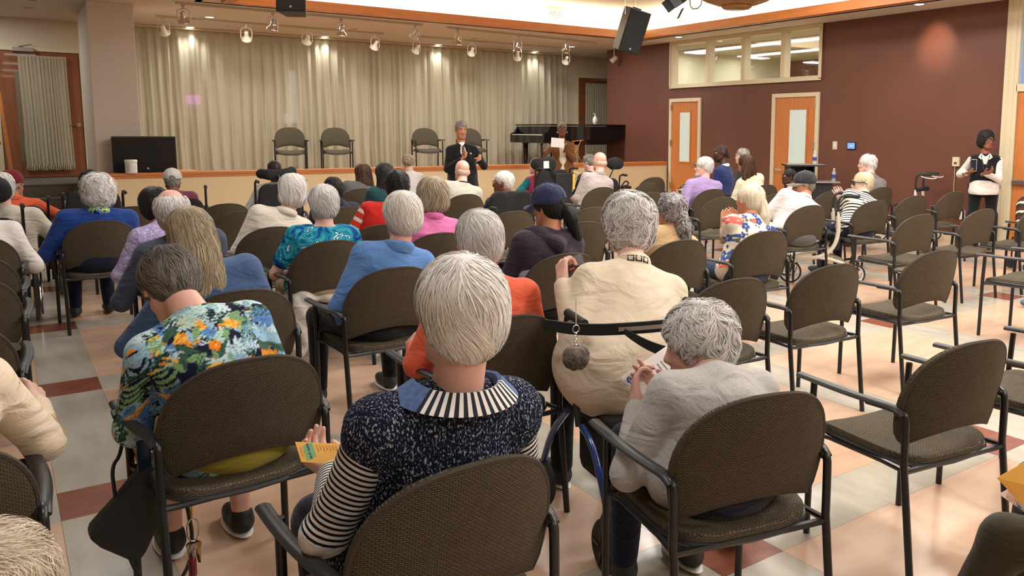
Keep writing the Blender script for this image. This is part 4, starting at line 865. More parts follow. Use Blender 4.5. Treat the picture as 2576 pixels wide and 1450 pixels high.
    if collar:
        MB().tube([nb-q*.012+(rr*math.cos(a)*.068+fx*math.sin(a)*.062-fx*.002)*sc*collar.get('s', 1)+q*(.012*math.sin(a)*-1) for a in np.linspace(-.3, math.pi*2-.3, 25)[:-1]], collar.get('r', .012), 8, closed=True, flat=collar.get('flat', 2.0), up=q).build('collar', collar['m'], t, smooth=True)
    # hair
    T = lambda x, y, zz: C+Rh@(V3(x, y, zz)*sc); hs = SDF(); base_, tip_ = HC[hc]; hm = hairmat(hc, base_, tip_); vol = hairk.get('vol', 1.0); N = nstr if nstr is not None else int(min(2000, 7500/max(dist, 1.5))); down = .5; keep = None; cr = T(0, -.045, .10); ns = dict(L_=.09, wave=.003, lift=.007, wd=.0024, flow=.35, ff=40)
    faceE = lambda: (hs.ell(T(0, .115, -.045), V3(.078, .075, .105)*sc, Rh, .01, 's'), hs.ell(T(0, .135, -.055), V3(.16, .095, .11)*sc, Rh, .015, 's') if hair not in ('long', 'bob') else None)
    if hair == 'short':
        hs.ell(T(0, -.022, .036), V3(.086*vol, .104*vol, .094*vol)*sc, Rh, .01); hs.ell(T(0, -.045, -.02), V3(.076*vol, .072*vol, .075)*sc, Rh, .03); faceE(); hs.ell(T(.095, .01, -.030), V3(.035, .028, .036)*sc, Rh, .01, 's'); hs.ell(T(-.095, .01, -.030), V3(.035, .028, .036)*sc, Rh, .01, 's')
    elif hair == 'crop':
        hs.ell(T(0, -.014, .034), V3(.0785*vol, .097*vol, .086*vol)*sc, Rh, .01); hs.ell(T(0, -.045, -.01), V3(.068, .06, .07)*sc, Rh, .03); faceE(); ns = dict(L_=.03, wave=.001, lift=.003, wd=.0028)
    elif hair == 'fringe':   # bald crown
        hs.ell(T(0, -.020, .018), V3(.083*vol, .100*vol, .085)*sc, Rh, .01); hs.ell(T(0, -.045, -.015), V3(.074*vol, .070*vol, .072)*sc, Rh, .03); faceE(); hs.ell(T(0, .0, .10), V3(.064, .085, .075)*sc, Rh, .02, 's'); ns = dict(L_=.05, wave=.003, lift=.007, wd=.003)
    elif hair == 'bald':
        hs.ell(T(0, -.040, -.02), V3(.0755, .0665, .055)*sc, Rh, .01); faceE(); hs.ell(T(0, .0, .07), V3(.09, .12, .06)*sc, Rh, .02, 's'); ns = dict(L_=.015, wave=.001, lift=.0015, wd=.002); N = N//2
    elif hair == 'puffy':
        hs.ell(T(0, -.025, .038), V3(.108*vol, .118*vol, .108*vol)*sc, Rh, .01); hs.ell(T(0, -.045, -.035), V3(.094*vol, .085*vol, .075)*sc, Rh, .04); faceE(); hs.ell(T(0, .13, -.02), V3(.12, .095, .11)*sc, Rh, .02, 's'); ns = dict(L_=.075, wave=.004, lift=.016, wd=.0030, flow=1.5, ff=75)
    elif hair == 'bob':
        hs.ell(T(0, -.022, .036), V3(.094*vol, .108*vol, .096*vol)*sc, Rh, .01); hs.ell(T(0, -.03, -.05), V3(.098*vol, .088*vol, .080)*sc, Rh, .05); faceE(); hs.plane(T(0, 0, -.125), -Rh[:, 2], .02); ns = dict(L_=.14, wave=.003, lift=.007, wd=.0026, flow=.5, ff=50); down = .9
    elif hair == 'long':
        hl = hairk.get('len', .26); hs.ell(T(0, -.022, .036), V3(.090, .106, .093)*sc, Rh, .01); hs.cone(T(0, -.05, .0), T(0, -.075, -.10), .075*sc, .072*sc, .03)
        for a in (-.06, -.02, .02, .06): hs.cone(T(a*.8, -.06, -.03), C+Rh@(V3(a*.8, -.06, -.03)*sc)-z*hl+r*a*.8-f*.035, .045*sc, .028*sc, .03)
        faceE(); ns = dict(L_=.24, wave=.004, lift=.007, wd=.0028, flow=.3, ff=35); down = 1.2
    elif hair in ('pony', 'curlpony'):
        tl = hairk.get('len', .26); dx = hairk.get('dx', 0); hs.ell(T(0, -.018, .032), V3(.084*vol, .100*vol, .090*vol)*sc, Rh, .01); hs.ell(T(0, -.05, -.03), V3(.066*vol, .062, .06)*sc, Rh, .03); faceE()
        a = T(0, -.118, hairk.get('z', -.02)); b1 = a-z*tl*.4+r*dx*.4-f*.015; b2 = a-z*tl+r*dx-f*.0; tr_ = hairk.get('tr', .03); hs.cone(a, b1, tr_*.6, tr_, .012); hs.cone(b1, b2, tr_, tr_*.75, .015); ns = dict(L_=.13, wave=.002, lift=.004, wd=.0026); down = 1.0
        MB().tube([a+(Rh[:, 0]*math.cos(u)+Rh[:, 2]*math.sin(u))*.024*sc+Rh[:, 1]*.004 for u in np.linspace(0, 6.283, 13)[:-1]], .006, 6, closed=True).build('hair_tie', mat('hair_tie_'+str(hairk.get('tie', 'd')), {'blue': (.02, .05, .4), 'teal': (.02, .25, .28)}.get(hairk.get('tie'), (.02, .02, .02)), .5), t, smooth=True)
        if hair == 'curlpony': ns = dict(L_=.05, wave=.006, lift=.012, wd=.0032, flow=2, ff=120)
    elif hair == 'bun':
        hs.ell(T(0, -.018, .032), V3(.084, .100, .090)*sc, Rh, .01); hs.ell(T(0, -.10, .03), V3(.05, .045, .05)*sc, Rh, .012); faceE(); ns = dict(L_=.06, wave=.004, lift=.008, wd=.003, flow=1.5, ff=90)
    elif hair == 'braids':
        hs.ell(T(0, -.016, .032), V3(.0795, .098, .086)*sc, Rh, .01); hs.ell(T(0, -.05, -.02), V3(.066, .055, .06)*sc, Rh, .03); faceE(); hs.noise(lambda Q: np.abs(np.sin(((Q-C)@Rh[:, 0])*math.pi/.022)), .005); N = 0
        if hairk.get('tail'): hs.cone(T(0, -.10, -.0), T(0, -.115, -.06), .03, .02, .02)
    jig = hairk.get('curl', 0) or (.006 if hair == 'puffy' else 0)
    sf = SDF(); sf.p = list(hs.p)
    if hair != 'none':
        if jig or hair in ('short', 'bob', 'long'): hs.noise(curl(seed, 45), jig or .0016)
        V, F = hs.mesh(max(.006, min(res, dist*.0016)))
        if len(V):
            me = npmesh('hair', V, F); vv = np.clip(.45+.3*curl(seed+3, 70)(V), 0, 1)
            if hair == 'braids': vv = np.abs(np.sin(((V-C)@Rh[:, 0])*math.pi/.022))**5
            if hair == 'bald': vv = vv*.3
            setcol(me, np.stack([vv*.8, vv*.8, vv*.8], 1)); ho = link('hair', me, hm, t)
            if N:
                ns.update({a: b for a, b in hairk.items() if a in ('L_', 'wave', 'lift', 'wd', 'flow', 'ff')}); ns['wd'] *= max(1, dist/3.5)
                g = strands(sf, cr, Rh, sc, N, 5, ns['L_']*sc, ns['wd'], ns['lift'], ns['wave'], seed, down, keep, swirl=hairk.get('swirl', .25), flow=ns.get('flow', 0), ff=ns.get('ff', 50))
                if g: me = npmesh('hair_strands', g[0], g[1]); setcol(me, np.stack([g[2]]*3, 1)); link('hair_strands', me, hm, ho, kind='stuff')
    if faced and (hair != 'none' or True) and dist < 14 and abs(hyaw+yaw) > .5 or (extra or {}).get('face'):
        eyes(t, C, Rh, sc, sk); brows(t, C, Rh, sc, hm if hair != 'none' else sk)
        MB().ell(C+Rh@(V3(0, .0955, -.0655)*sc), V3(.019, .0045, .006)*sc, 12, Rh).build('lips', mat('lips_'+skin_, tuple(np.array(SKINS[skin_])*np.array((.75, .5, .5))), .4), t, smooth=True)
    t['_'] = 0; del t['_']
    return t, dict(O=O, H=H, C=C, Rh=Rh, q=q, r=r, f=f, P=P, nb=nb, SH=SH, arms=arms, T=T, rr=rr, fx=fx, sc=sc)
# ================================================================ PEOPLE
def hipof(key, back=.04):
    x, y, a = CH[key]; return (x+math.sin(a)*back, y-math.cos(a)*back), a
def sit(label, px, py, Y, key=None, hip=None, yaw=None, **k):
    hp = atY(px, py, Y)
    if key: hip, ya = hipof(key); yaw = ya if yaw is None else yaw
    if hip is None: hip = (hp[0], hp[1]-.10)
    return person(label, hp, hip, yaw=yaw or 0, **k)
DN = math.radians
NAVYP = cloth('navy_trousers', srgb(26, 30, 52)); BLACKT = cloth('black_trousers', srgb(22, 21, 23)); BEIGET = cloth('beige_trousers', srgb(170, 150, 120)); JEANS = cloth('jeans', srgb(44, 58, 84), srgb(56, 72, 100), nscale=60); DARKG = cloth('dark_green_trousers', srgb(58, 52, 36)); GREYTR = cloth('grey_trousers', srgb(90, 88, 86))
lapL = [(.055, .07, -.235), (-.06, .26, -.22)]; lapR = lapL
# --- 1 speckled navy vest
VEST = mat('cloth_speckled_knit', srgb(24, 30, 48), .95, spec=.1, bump=.8, bscale=260); N_, L_ = nodes_of(VEST); b_ = N_['Principled BSDF']
tc_ = N_.new('ShaderNodeTexCoord'); mp_ = N_.new('ShaderNodeMapping'); mp_.inputs['Scale'].default_value = (1.6, 1.6, .9); nz = N_.new('ShaderNodeTexNoise'); nz.inputs['Scale'].default_value = 150; nz.inputs['Detail'].default_value = 1.5; cr_ = N_.new('ShaderNodeValToRGB')
cr_.color_ramp.elements[0].position = .54; cr_.color_ramp.elements[0].color = (*srgb(27, 34, 56), 1); cr_.color_ramp.elements[1].position = .72; cr_.color_ramp.elements[1].color = (*srgb(190, 195, 205), 1)
L_.new(tc_.outputs['Object'], mp_.inputs[0]); L_.new(mp_.outputs[0], nz.inputs[0]); L_.new(nz.outputs[0], cr_.inputs[0]); L_.new(cr_.outputs[0], b_.inputs['Base Color'])
STR = stripemat('black_white_stripe', srgb(215, 212, 210), srgb(22, 24, 34), .0135, .55, 'X')
t1, g1 = sit('person with smooth white hair in a speckled navy knit vest, nearest in the centre', 1152, 790, 1.62, 'C2', skin_='pink', hair='short', hc='white', hairk=dict(vol=1.06, swirl=.35, L_=.13, wave=.003), nstr=9500, w=1.16, sc=1.02, vest=VEST, vestcap=.06, sleevem=STR, pants=NAVYP, drape=1, res=.009,
             armL=[(.075, .0, -.25), (.02, .20, -.29)], armR=[(.06, .06, -.25), (-.06, .26, -.25)], faced=False, belly=1.15, extra=dict(wL=atY(838, 1190, 1.97), handL=dict(curl=.8, d=(-.1, 1, .1), n=(.1, 0, 1))))
DEN = mat('cloth_denim_collar', srgb(70, 96, 145), .85, c2=srgb(92, 118, 165), nscale=90)
cb = MB(); n_ = 56; pts = []; q, rr, fx, nb = g1['q'], g1['rr'], g1['fx'], g1['nb']
def collar_band(g, r_in, r_out, hgt, seg, a0, a1, drop=.035):
    V = []; 
    for i in range(seg+1):
        a = a0+(a1-a0)*i/seg
        for (rad, h_) in ((r_in, -.01), (r_in+.004, hgt), (r_in+.012, hgt+.003), (r_out, hgt-drop), (r_out-.006, hgt-drop-.004)):
            V.append(g['nb']+g['rr']*math.cos(a)*rad*1.12+g['fx']*math.sin(a)*rad*.92+g['q']*(h_-.02*max(0, math.sin(a))))
    return V
V = collar_band(g1, .080, .132, .022, n_, math.pi*1.0-.5, math.pi*2+.5); k_ = 5
for nm, lo_, hi_, m_ in (('collar', 0, 14, DEN), ('collar', 42, 56, DEN), ('collar_lining', 14, 42, None)):
    for i0, i1, mm in ([(lo_, hi_, m_)] if m_ else [(i, i+1, (PAPER if i % 2 else mat('cloth_ink', (.015, .017, .03), .9))) for i in range(14, 42)]):
        mb = MB(); mb.v = [tuple(p) for p in V]; mb.f = [(i*k_+j, (i+1)*k_+j, (i+1)*k_+j+1, i*k_+j+1) for i in range(i0, i1) for j in range(k_-1)]; mb.build(nm, mm, t1, smooth=True)
# --- 2 grey cardigan, turned left and reading
CARD = cloth('pale_grey_knit', srgb(172, 170, 168), srgb(188, 186, 184), nscale=200)
t2, g2 = sit('person with curly grey-white hair in a pale grey cardigan, turned left to read a leaflet', 1752, 868, 1.86, 'C3', hyaw=DN(66), hpitch=DN(-12), hroll=0, skin_='pink', hair='short', hc='silver', hairk=dict(vol=1.13, L_=.07, flow=1.5, ff=75, lift=.014, curl=.004), nstr=8000, shdrop=.05, w=1.12, top=CARD, pants=NAVYP, drape=1, sc=.98, res=.009,
             armL=[(.13, .09, -.20), (-.01, .26, -.06)], armR=[(.03, .16, -.19), (-.26, .24, -.05)], belly=1.1, hunch=.05, extra=dict(face=1, wL=atY(1602, 1020, 1.97), wR=atY(1672, 992, 1.99), handL=dict(curl=.75, d=(.15, .5, .8), n=(.8, -.1, .1)), handR=dict(curl=.35, d=(-.75, .1, .6), n=(-.1, -.9, .1), flip=-1)), kneesp=.12)
# --- 3 tropical shirt, bent forward
def tropical(V, g):
    rs = np.random.RandomState(11); u = (V-g['H'])@g['rr']; v = (V-g['H'])@g['q']; w_ = (V-g['H'])@g['fx']
    # wrap coordinate around the body so that the print runs on over the sides
    U = np.where(np.abs(u) < .13, u, np.sign(u)*(.13+np.abs(w_-.02)*.8+np.abs(np.abs(u)-.13)*1.0)); C = np.tile(np.array(srgb(18, 22, 48)), (len(V), 1))
    cols = [srgb(150, 190, 215), srgb(92, 140, 200), srgb(180, 215, 205), srgb(60, 95, 80), srgb(130, 170, 120), srgb(200, 225, 235)]
    side = np.sign(w_+.001)*3.0
    def leaf(cx, cy, ang, L_, W_, col):
        ca, sa_ = math.cos(ang), math.sin(ang); a = (U-cx)*ca+(v-cy)*sa_; b = -(U-cx)*sa_+(v-cy)*ca; t_ = a/L_; m = (t_ > 0) & (t_ < 1) & (np.abs(b) < W_*np.sin(np.pi*np.clip(t_, 0, 1))**.8)
        C[m] = col; m2 = m & (np.abs(b) < W_*.10); C[m2] = np.array(col)*.55
    for k in range(560):
        cx, cy = rs.uniform(-.42, .42), rs.uniform(-.16, .56); typ = rs.rand(); a0 = rs.uniform(0, 6.28); c = cols[rs.randint(len(cols))]
        if typ < .42:
            for j in range(8): leaf(cx, cy, a0+j*.5, rs.uniform(.032, .048), .0050, c)
        elif typ < .62:
            for j in range(9): s_ = (j-4); leaf(cx+math.cos(a0)*abs(j)*.007, cy+math.sin(a0)*j*.007, a0+(.8 if j % 2 else -.8), .032, .0032, c)
        elif typ < .78: leaf(cx, cy, a0, .065, .011, cols[rs.choice([2, 3, 4])]); leaf(cx, cy, a0+.6, .05, .009, cols[rs.choice([0, 3, 4])])
        elif typ < .93:
            for j in range(4): leaf(cx, cy, a0+j*.35, .045, .005, (srgb(240, 150, 50), srgb(245, 190, 80))[j % 2])
        else:
            for j in range(5): leaf(cx, cy, a0+j*1.257, .02, .011, srgb(240, 140, 40))
            m = (U-cx)**2+(v-cy)**2 < .004**2; C[m] = srgb(250, 200, 90)
    return C
TROP = vmat('cloth_tropical_print', .8)
sit('person with short dark grey hair bending forward in a navy tropical leaf shirt', 428, 722, 3.05, 'C1', hyaw=DN(8), hpitch=DN(-50), skin_='pink', hair='short', hc='darkgrey', hairk=dict(vol=1.0, L_=.07, swirl=.1), nstr=3500, w=1.12, sc=1.02, top=TROP, shirtfn=tropical, shirtres=.0056, sleeve='half', pants=cloth('mustard', srgb(170, 160, 60)), shorts=True, shdrop=.02, hunch=.09, belly=1.15,
    armL=[(.04, .08, -.25), (.0, .22, -.36)], armR=[(.10, .05, -.24), (.02, .26, -.34)], drape=1, shoes=(.015, .015, .018), feetd=.36)
# --- 4 cream sweater on the rollator seat
CRM = cloth('cream_sweater', srgb(228, 214, 192), srgb(222, 206, 184), nscale=6)
h4 = (1.93, 2.42); t4, g4 = sit('person with big curly silver hair in a cream sweater sitting on a rollator', 1577, 566, 2.68, hip=h4, yaw=DN(-10), skin_='pink', hair='puffy', hc='silver', hairk=dict(vol=.95, L_=.09), nstr=8000, w=1.28, shdrop=.05, sc=1.0, top=CRM, pants=BLACKT, drape=1, belly=1.15, seatz=.52, res=.0105,
    armR=[(.07, .06, -.25), (-.04, .25, -.26)], extra=dict(wL=atY(1415, 712, 2.66), pole=V3(-.3, 0, 0), handL=dict(curl=1.0, d=(.2, .5, .7), n=(.6, .3, .2)), shx=lambda s, P, RT, H, z: (s.ell(P(-.03, -.01, .0), V3(.295, .19, .22), RT, .06), s.ell(P(-.01, 0, .18), V3(.225, .15, .18), RT, .08))), collar=dict(m=CRM, r=.012, flat=2.2))
for k in range(3):
    a = math.pi*1.5+(-.45+k*.42); p = g4['nb']+g4['rr']*math.cos(a)*.079+g4['fx']*math.sin(a)*.073-g4['q']*.006
    R_ = basis(unit(g4['rr']*-math.sin(a)+g4['fx']*math.cos(a)), -unit(g4['rr']*math.cos(a)+g4['fx']*math.sin(a)), g4['q']); fr_ = MB()
    for (x0, x1, z0, z1) in ((-.014, .014, .008, .012), (-.014, .014, -.012, -.008), (-.014, -.009, -.012, .012), (.009, .014, -.012, .012)): fr_.b2(x0, x1, -.0015, .002, z0, z1)
    fr_.v = [tuple(p+R_@np.array(v)) for v in fr_.v]; fr_.build('collar_motif', BLACKF, t4)
MB().tube([g4['T'](-.082+.012*math.cos(u)*0, .0+.011*math.sin(u), -.055+.013*math.cos(u)) for u in np.linspace(0, 6.28, 13)[:-1]], .0018, 6, closed=True).build('earring', mat('gold', (.8, .55, .2), .25, metal=1), t4, smooth=True)
# --- 5 blue fleece
FLE = cloth('blue_fleece', srgb(98, 142, 205), bump=.5, bscale=180)
sit('person with thick white hair in a bright blue fleece', 1010, 546, 4.10, 'C9', skin_='pink', hair='short', hc='white', hairk=dict(vol=1.12, swirl=.5), nstr=3500, w=1.22, top=FLE, pants=BLACKT, drape=1, belly=1.1, armL=[(.13, .0, -.26), (.10, .20, -.30)], collar=dict(m=FLE, r=.02, flat=1.7), kneesp=.2)
# --- 6 long grey hair
sit('person with long loose grey hair in a denim-blue sweater', 478, 590, 3.95, 'C8', skin_='pale', hair='long', hc='ash', hairk=dict(len=.27, L_=.30), nstr=5000, w=1.2, top=cloth('denim_blue_knit', srgb(72, 98, 140)), pants=NAVYP, drape=1, hroll=DN(-6), armL=[(.15, .1, -.22), (.10, .34, -.26)], armR=[(.11, .05, -.25), (.06, .25, -.25)])
# --- 7 slate jacket
sit('balding white-haired person in a slate grey jacket behind the long grey hair', 430, 528, 5.15, 'C28', skin_='pink', hair='fringe', hc='silver', hairk=dict(vol=1.05), w=1.25, top=cloth('slate_jacket', srgb(66, 72, 92)), pants=BLACKT, drape=1, armL=[(.13, .05, -.25), (.08, .2, -.24)], collar=dict(m=MATS['cloth_slate_jacket'], r=.016, flat=1.8), sc=1.03)
# --- 8 coral top
sit('person with short white hair and a coral top, behind the nearest white head', 1201, 608, 2.92, 'C10', skin_='pink', hair='short', hc='silver', hairk=dict(vol=1.03, swirl=.4), nstr=5000, w=1.2, top=cloth('coral', srgb(226, 100, 70)), pants=BLACKT, drape=1, hunch=.05, armL=[(.10, .05, -.24), (.04, .24, -.22)], armR=[(.10, .05, -.24), (.0, .25, -.24)])
# --- 9 teal blouse
TEAL = blobmat('teal_watercolour', [srgb(28, 34, 110), srgb(24, 70, 140), srgb(30, 130, 165), srgb(60, 165, 180), srgb(20, 110, 150), srgb(215, 225, 230), srgb(40, 140, 165)], 9, 3, [.0, .36, .42, .49, .55, .60, .64])
sit('person with short silver-grey hair in a wide-necked teal and blue patterned blouse', 812, 514, 5.35, 'C15', skin_='pink', hair='short', hc='silver', hairk=dict(vol=1.05, swirl=.45), w=1.25, top=TEAL, sleeve='short', pants=BEIGET, neckcut=.10, drape=1, armL=[(.12, .06, -.24), (.0, .22, -.24)], armR=[(.10, .06, -.24), (0, .24, -.22)])
# --- 10 cream jacket
sit('person with a white bob in a cream jacket', 734, 480, 6.25, 'C29', skin_='pink', hair='bob', hc='white', hairk=dict(vol=1.02), w=1.25, top=cloth('cream_jacket', srgb(225, 218, 202)), pants=BEIGET, drape=1, armL=[(.14, .04, -.26), (.10, .22, -.26)], collar=dict(m=MATS['cloth_cream_jacket'], r=.015, flat=1.9))
# --- 11 royal blue
sit('person with tousled white hair in a royal blue long-sleeved top on the aisle', 246, 486, 7.42, 'C27', skin_='pink', hair='puffy', hc='silver', hairk=dict(vol=1.02, curl=.004), w=1.35, top=cloth('royal_blue', srgb(28, 58, 128), srgb(40, 72, 145), nscale=12, stretch=(1, 1, 6)), pants=NAVYP, drape=1, armL=[(.15, .02, -.27), (.05, .2, -.3)],
    collar=dict(m=blobmat('blue_lime_print', [srgb(25, 60, 140), srgb(200, 225, 90), srgb(70, 130, 200), srgb(235, 240, 200)], 30, 2), r=.014, flat=2), sc=1.08)
# --- 12 lavender
sit('person with black bowl-cut hair in a spotted lavender top', 388, 520, 6.5, 'C12b', skin_='tan', hair='short', hc='black', hairk=dict(vol=1.16, L_=.07), w=1.25, top=blobmat('lavender_dots', [srgb(168, 152, 205), srgb(168, 152, 205), srgb(215, 206, 232)], 90, 1, [0, .5, .56]), pants=BLACKT, drape=1, armL=[(.12, .05, -.25), (.08, .2, -.3)])
# --- 13 pink jacket
sit('person with sandy grey collar-length hair in a pink quilted jacket', 1086, 494, 5.35, 'C26', skin_='pink', hair='bob', hc='ash', hairk=dict(vol=1.12, curl=.004), w=1.28, top=cloth('pink_quilt', srgb(212, 112, 168), rough=.5), puff=.006, pants=BLACKT, drape=1, collar=dict(m=cloth('pink_collar', srgb(205, 105, 160)), r=.018, flat=1.5))
# --- 14 red vest, plaid sleeves
PLAID = stripemat('red_plaid', srgb(205, 60, 45), srgb(225, 210, 200), .07, .6, 'X')
sit('person with curly black hair in a red vest with plaid sleeves', 995, 470, 6.05, 'C51', skin_='med', hair='short', hc='black', hairk=dict(vol=1.06, curl=.008, L_=.03, wave=.01, lift=.012), w=1.15, vest=cloth('red_vest', srgb(190, 40, 32)), sleevem=PLAID, pants=BLACKT, drape=1, armL=[(.14, .04, -.25), (.12, .16, -.22)])
# --- 15 navy hoodie
sit('person with slicked dark hair and head tilted down in a navy hooded top', 838, 480, 7.75, yaw=DN(-5), hpitch=DN(-15), skin_='tan', hair='short', hc='black', hairk=dict(vol=.98, L_=.06), w=1.2, top=cloth('navy_hoodie', srgb(48, 50, 68)), pants=BLACKT, seatz=.42, collar=dict(m=cloth('navy_hood', srgb(44, 46, 64)), r=.03, flat=1.2))
# --- 16 brown long hair
sit('person with straight brown shoulder-length hair in a grey cable-knit cardigan', 911, 437, 9.75, 'C33', skin_='pale', hair='long', hc='brown', hairk=dict(len=.20, L_=.22), w=1.15, top=cloth('cable_grey', srgb(98, 98, 100), bump=.8, bscale=60), pants=BLACKT)
# --- 17 black long hair
sit('person with long black hair in a dark teal top', 966, 440, 8.7, yaw=0, skin_='tan', hair='long', hc='black', hairk=dict(len=.24, L_=.26), w=1.05, top=cloth('dark_teal', srgb(30, 66, 74)), pants=BLACKT, sc=1.08)
# --- 18 bun
sit('person with an ash-blond messy bun and a white shirt near the stage', 1028, 410, 11.0, yaw=DN(-10), hyaw=DN(-15), skin_='pale', hair='bun', hc='ash', w=.98, top=cloth('white_shirt', srgb(222, 220, 222)), pants=BLACKT)
# --- 19 bald grey tee
sit('completely bald person in a light grey t-shirt seated before the man in the black suit', 1162, 428, 8.35, 'C35', hroll=DN(4), skin_='pink', hair='bald', hc='thin', w=1.3, top=cloth('grey_tee', srgb(182, 180, 168)), sleeve='short', pants=JEANS, collar=dict(m=mat('black_lanyard', (.02, .02, .022), .6), r=.006, flat=1), sc=1.0)
# --- 20 profile left wheelchair
t20, g20 = sit('person with short white curly hair and glasses looking left over a dark wheelchair back', 1266, 460, 7.25, yaw=DN(-4), hyaw=DN(52), skin_='brown', hair='crop', hc='white', hairk=dict(vol=1.04), w=1.15, top=cloth('black_jacket', srgb(34, 38, 48)), pants=BLACKT, armL=[(.13, .1, -.26), (.12, .34, -.26)], seatz=.42, extra=dict(face=1))
glasses(t20, g20['C'], g20['Rh'], 1, mat('thin_frame', (.1, .08, .07), .3, metal=1))
# --- 21 teal and magenta
sit('person with thinning grey hair in a magenta and teal jacket in a high-backed wheelchair', 1348, 417, 9.9, yaw=DN(8), hyaw=DN(20), skin_='pink', hair='fringe', hc='grey', w=1.2, top=cloth('magenta', srgb(190, 70, 100)), vest=cloth('magenta2', srgb(190, 70, 100)), sleevem=cloth('teal_sleeve', srgb(30, 110, 120)), pants=BLACKT, armL=[(.22, .05, -.22), (.2, .2, -.25)], seatz=.42)
# --- 22 / 23
sit('tall person with a nearly bald head in a pale mauve shirt near the piano end', 1508, 406, 8.4, 'C37', skin_='pink', hair='bald', hc='thin', w=1.15, top=cloth('mauve_shirt', srgb(176, 164, 160)), pants=GREYTR, collar=dict(m=cloth('mauve_collar', srgb(170, 158, 154)), r=.014, flat=1.7), sc=1.04, armL=[(.1, .05, -.26), (.05, .2, -.26)])
sit('person with short grey hair and black jacket looking down left of the bald head', 1481, 409, 9.6, yaw=DN(-5), hyaw=DN(25), hpitch=DN(-18), skin_='pink', hair='crop', hc='saltpep', w=1.1, top=cloth('black_top', srgb(26, 26, 30)), pants=BLACKT)
# --- 24 navy cap, purple hooded jacket
HOOD = cloth('plum_softshell', srgb(58, 50, 64)); LAV = cloth('lavender_panel', srgb(158, 152, 172))
t24, g24 = sit('person in a navy baseball cap with a black ponytail and a purple-grey hooded jacket', 1378, 520, 4.12, 'C16', hyaw=DN(25), hpitch=DN(-8), hroll=DN(-4), skin_='tan', hair='pony', hc='black', hairk=dict(len=.19, dx=.09, tr=.035, tie='teal', z=-.01, L_=.16), nstr=3000, w=1.22, top=HOOD, pants=BLACKT, armL=[(.08, .08, -.25), (.0, .28, -.26)], drape=0, sc=1.0)
s = SDF(); g = g24; s.ell(g['P'](0, .0, .02), V3(.205, .165, .17), basis(g['rr'], g['fx'], g['q']), .05); s.ell(g['P'](0, .0, .16), V3(.190, .150, .10), basis(g['rr'], g['fx'], g['q']), .05); s.noise(wrinkle(77, 9), .004); V, F = s.mesh(.012); link('jacket_panel', npmesh('jacket_panel', V, F), LAV, t24)
s = SDF(); s.cone(g['nb']-g['rr']*.13-g['q']*.02+g['fx']*.03, g['nb']-g['fx']*.085-g['q']*.09, .035, .045, .04); s.cone(g['nb']+g['rr']*.13-g['q']*.02+g['fx']*.03, g['nb']-g['fx']*.085-g['q']*.09, .035, .045, .04); s.cone(g['nb']-g['rr']*.10-g['q']*.03, g['nb']+g['rr']*.10-g['q']*.03, .05, .05, .05); s.noise(wrinkle(8, 14), .004); V, F = s.mesh(.01); link('hood', npmesh('hood', V, F), HOOD, t24)
def cap_on(t, g, m, name='cap', vis=1, back=0, bm=None, vol=1.0):
    Rh, C, sc = g['Rh'], g['C'], g['sc']; T = g['T']; s = SDF(); s.ell(T(0, -.014, .045), V3(.090*vol, .108*vol, .092*vol)*sc, Rh, .01); s.plane(T(0, 0, .022), -(Rh@unit(V3(0, -.12, 1))), .004)
    if back: s.ell(T(0, -.13*1, .015), V3(.034, .05, .026)*sc, Rh, .004, 's')
    V, F = s.mesh(.0085); o = link(name, npmesh(name, V, F), m, t); sgn = -1 if vis < 0 else 1; b = MB(); VV = []
    for i in range(13):
        a = math.pi*i/12; x, y = math.cos(a)*.074, math.sin(a)
        VV += [T(x, sgn*(.05+.04*y)-.0, .026), T(x*1.02, sgn*(.065+.105*y), .026-.02*abs(x)/.074+(-.008)), T(x*1.02, sgn*(.065+.105*y), .022-.02*abs(x)/.074-.008)]
    b.v = [tuple(v) for v in VV]; b.f = [(i*3+j, (i+1)*3+j, (i+1)*3+(j+1) % 3, i*3+(j+1) % 3) for i in range(12) for j in range(3)]; b.build('visor', bm or m, o, smooth=True)
    MB().ell(T(0, -.014, .138*vol), V3(.008, .008, .004)*sc, 10, Rh).build('button', bm or m, o, smooth=True)
    sv = MB()
    for k in range(3):
        a = math.pi*k/3+.5; sv.tube([C+Rh@(V3(math.cos(a)*.0915*vol*math.cos(u), -.014+math.sin(a)*.1095*vol*math.cos(u), .045+.0935*vol*math.sin(u))*sc) for u in np.linspace(.05, math.pi-.05, 14)], .0012, 5)
    sv.build('seam', bm or m, o); return o
NAVC = cloth('navy_cap', srgb(48, 54, 86), srgb(56, 62, 96), nscale=30); cap_on(t24, g24, NAVC, back=1, vol=1.06)
# --- 25 curly grey ponytail
t25, g25 = sit('person with a curly grey ponytail and glasses pushed up, in a beige top', 1688, 532, 4.15, 'C17', hyaw=DN(5), skin_='tan', hair='curlpony', hc='cgrey', hairk=dict(len=.20, tr=.05, tie='blue', curl=.006, vol=1.04, dx=.02), nstr=3500, w=1.22, top=cloth('tan_top', srgb(190, 160, 122)), pants=BLACKT, drape=1)
glasses(t25, g25['C']+g25['Rh']@V3(0, -.045, .098), g25['Rh'], 1.05, mat('clear_frame', (.35, .3, .32), .2), lens=mat('lens_tint', (.5, .45, .5), .1, alpha=.35), y=.085)
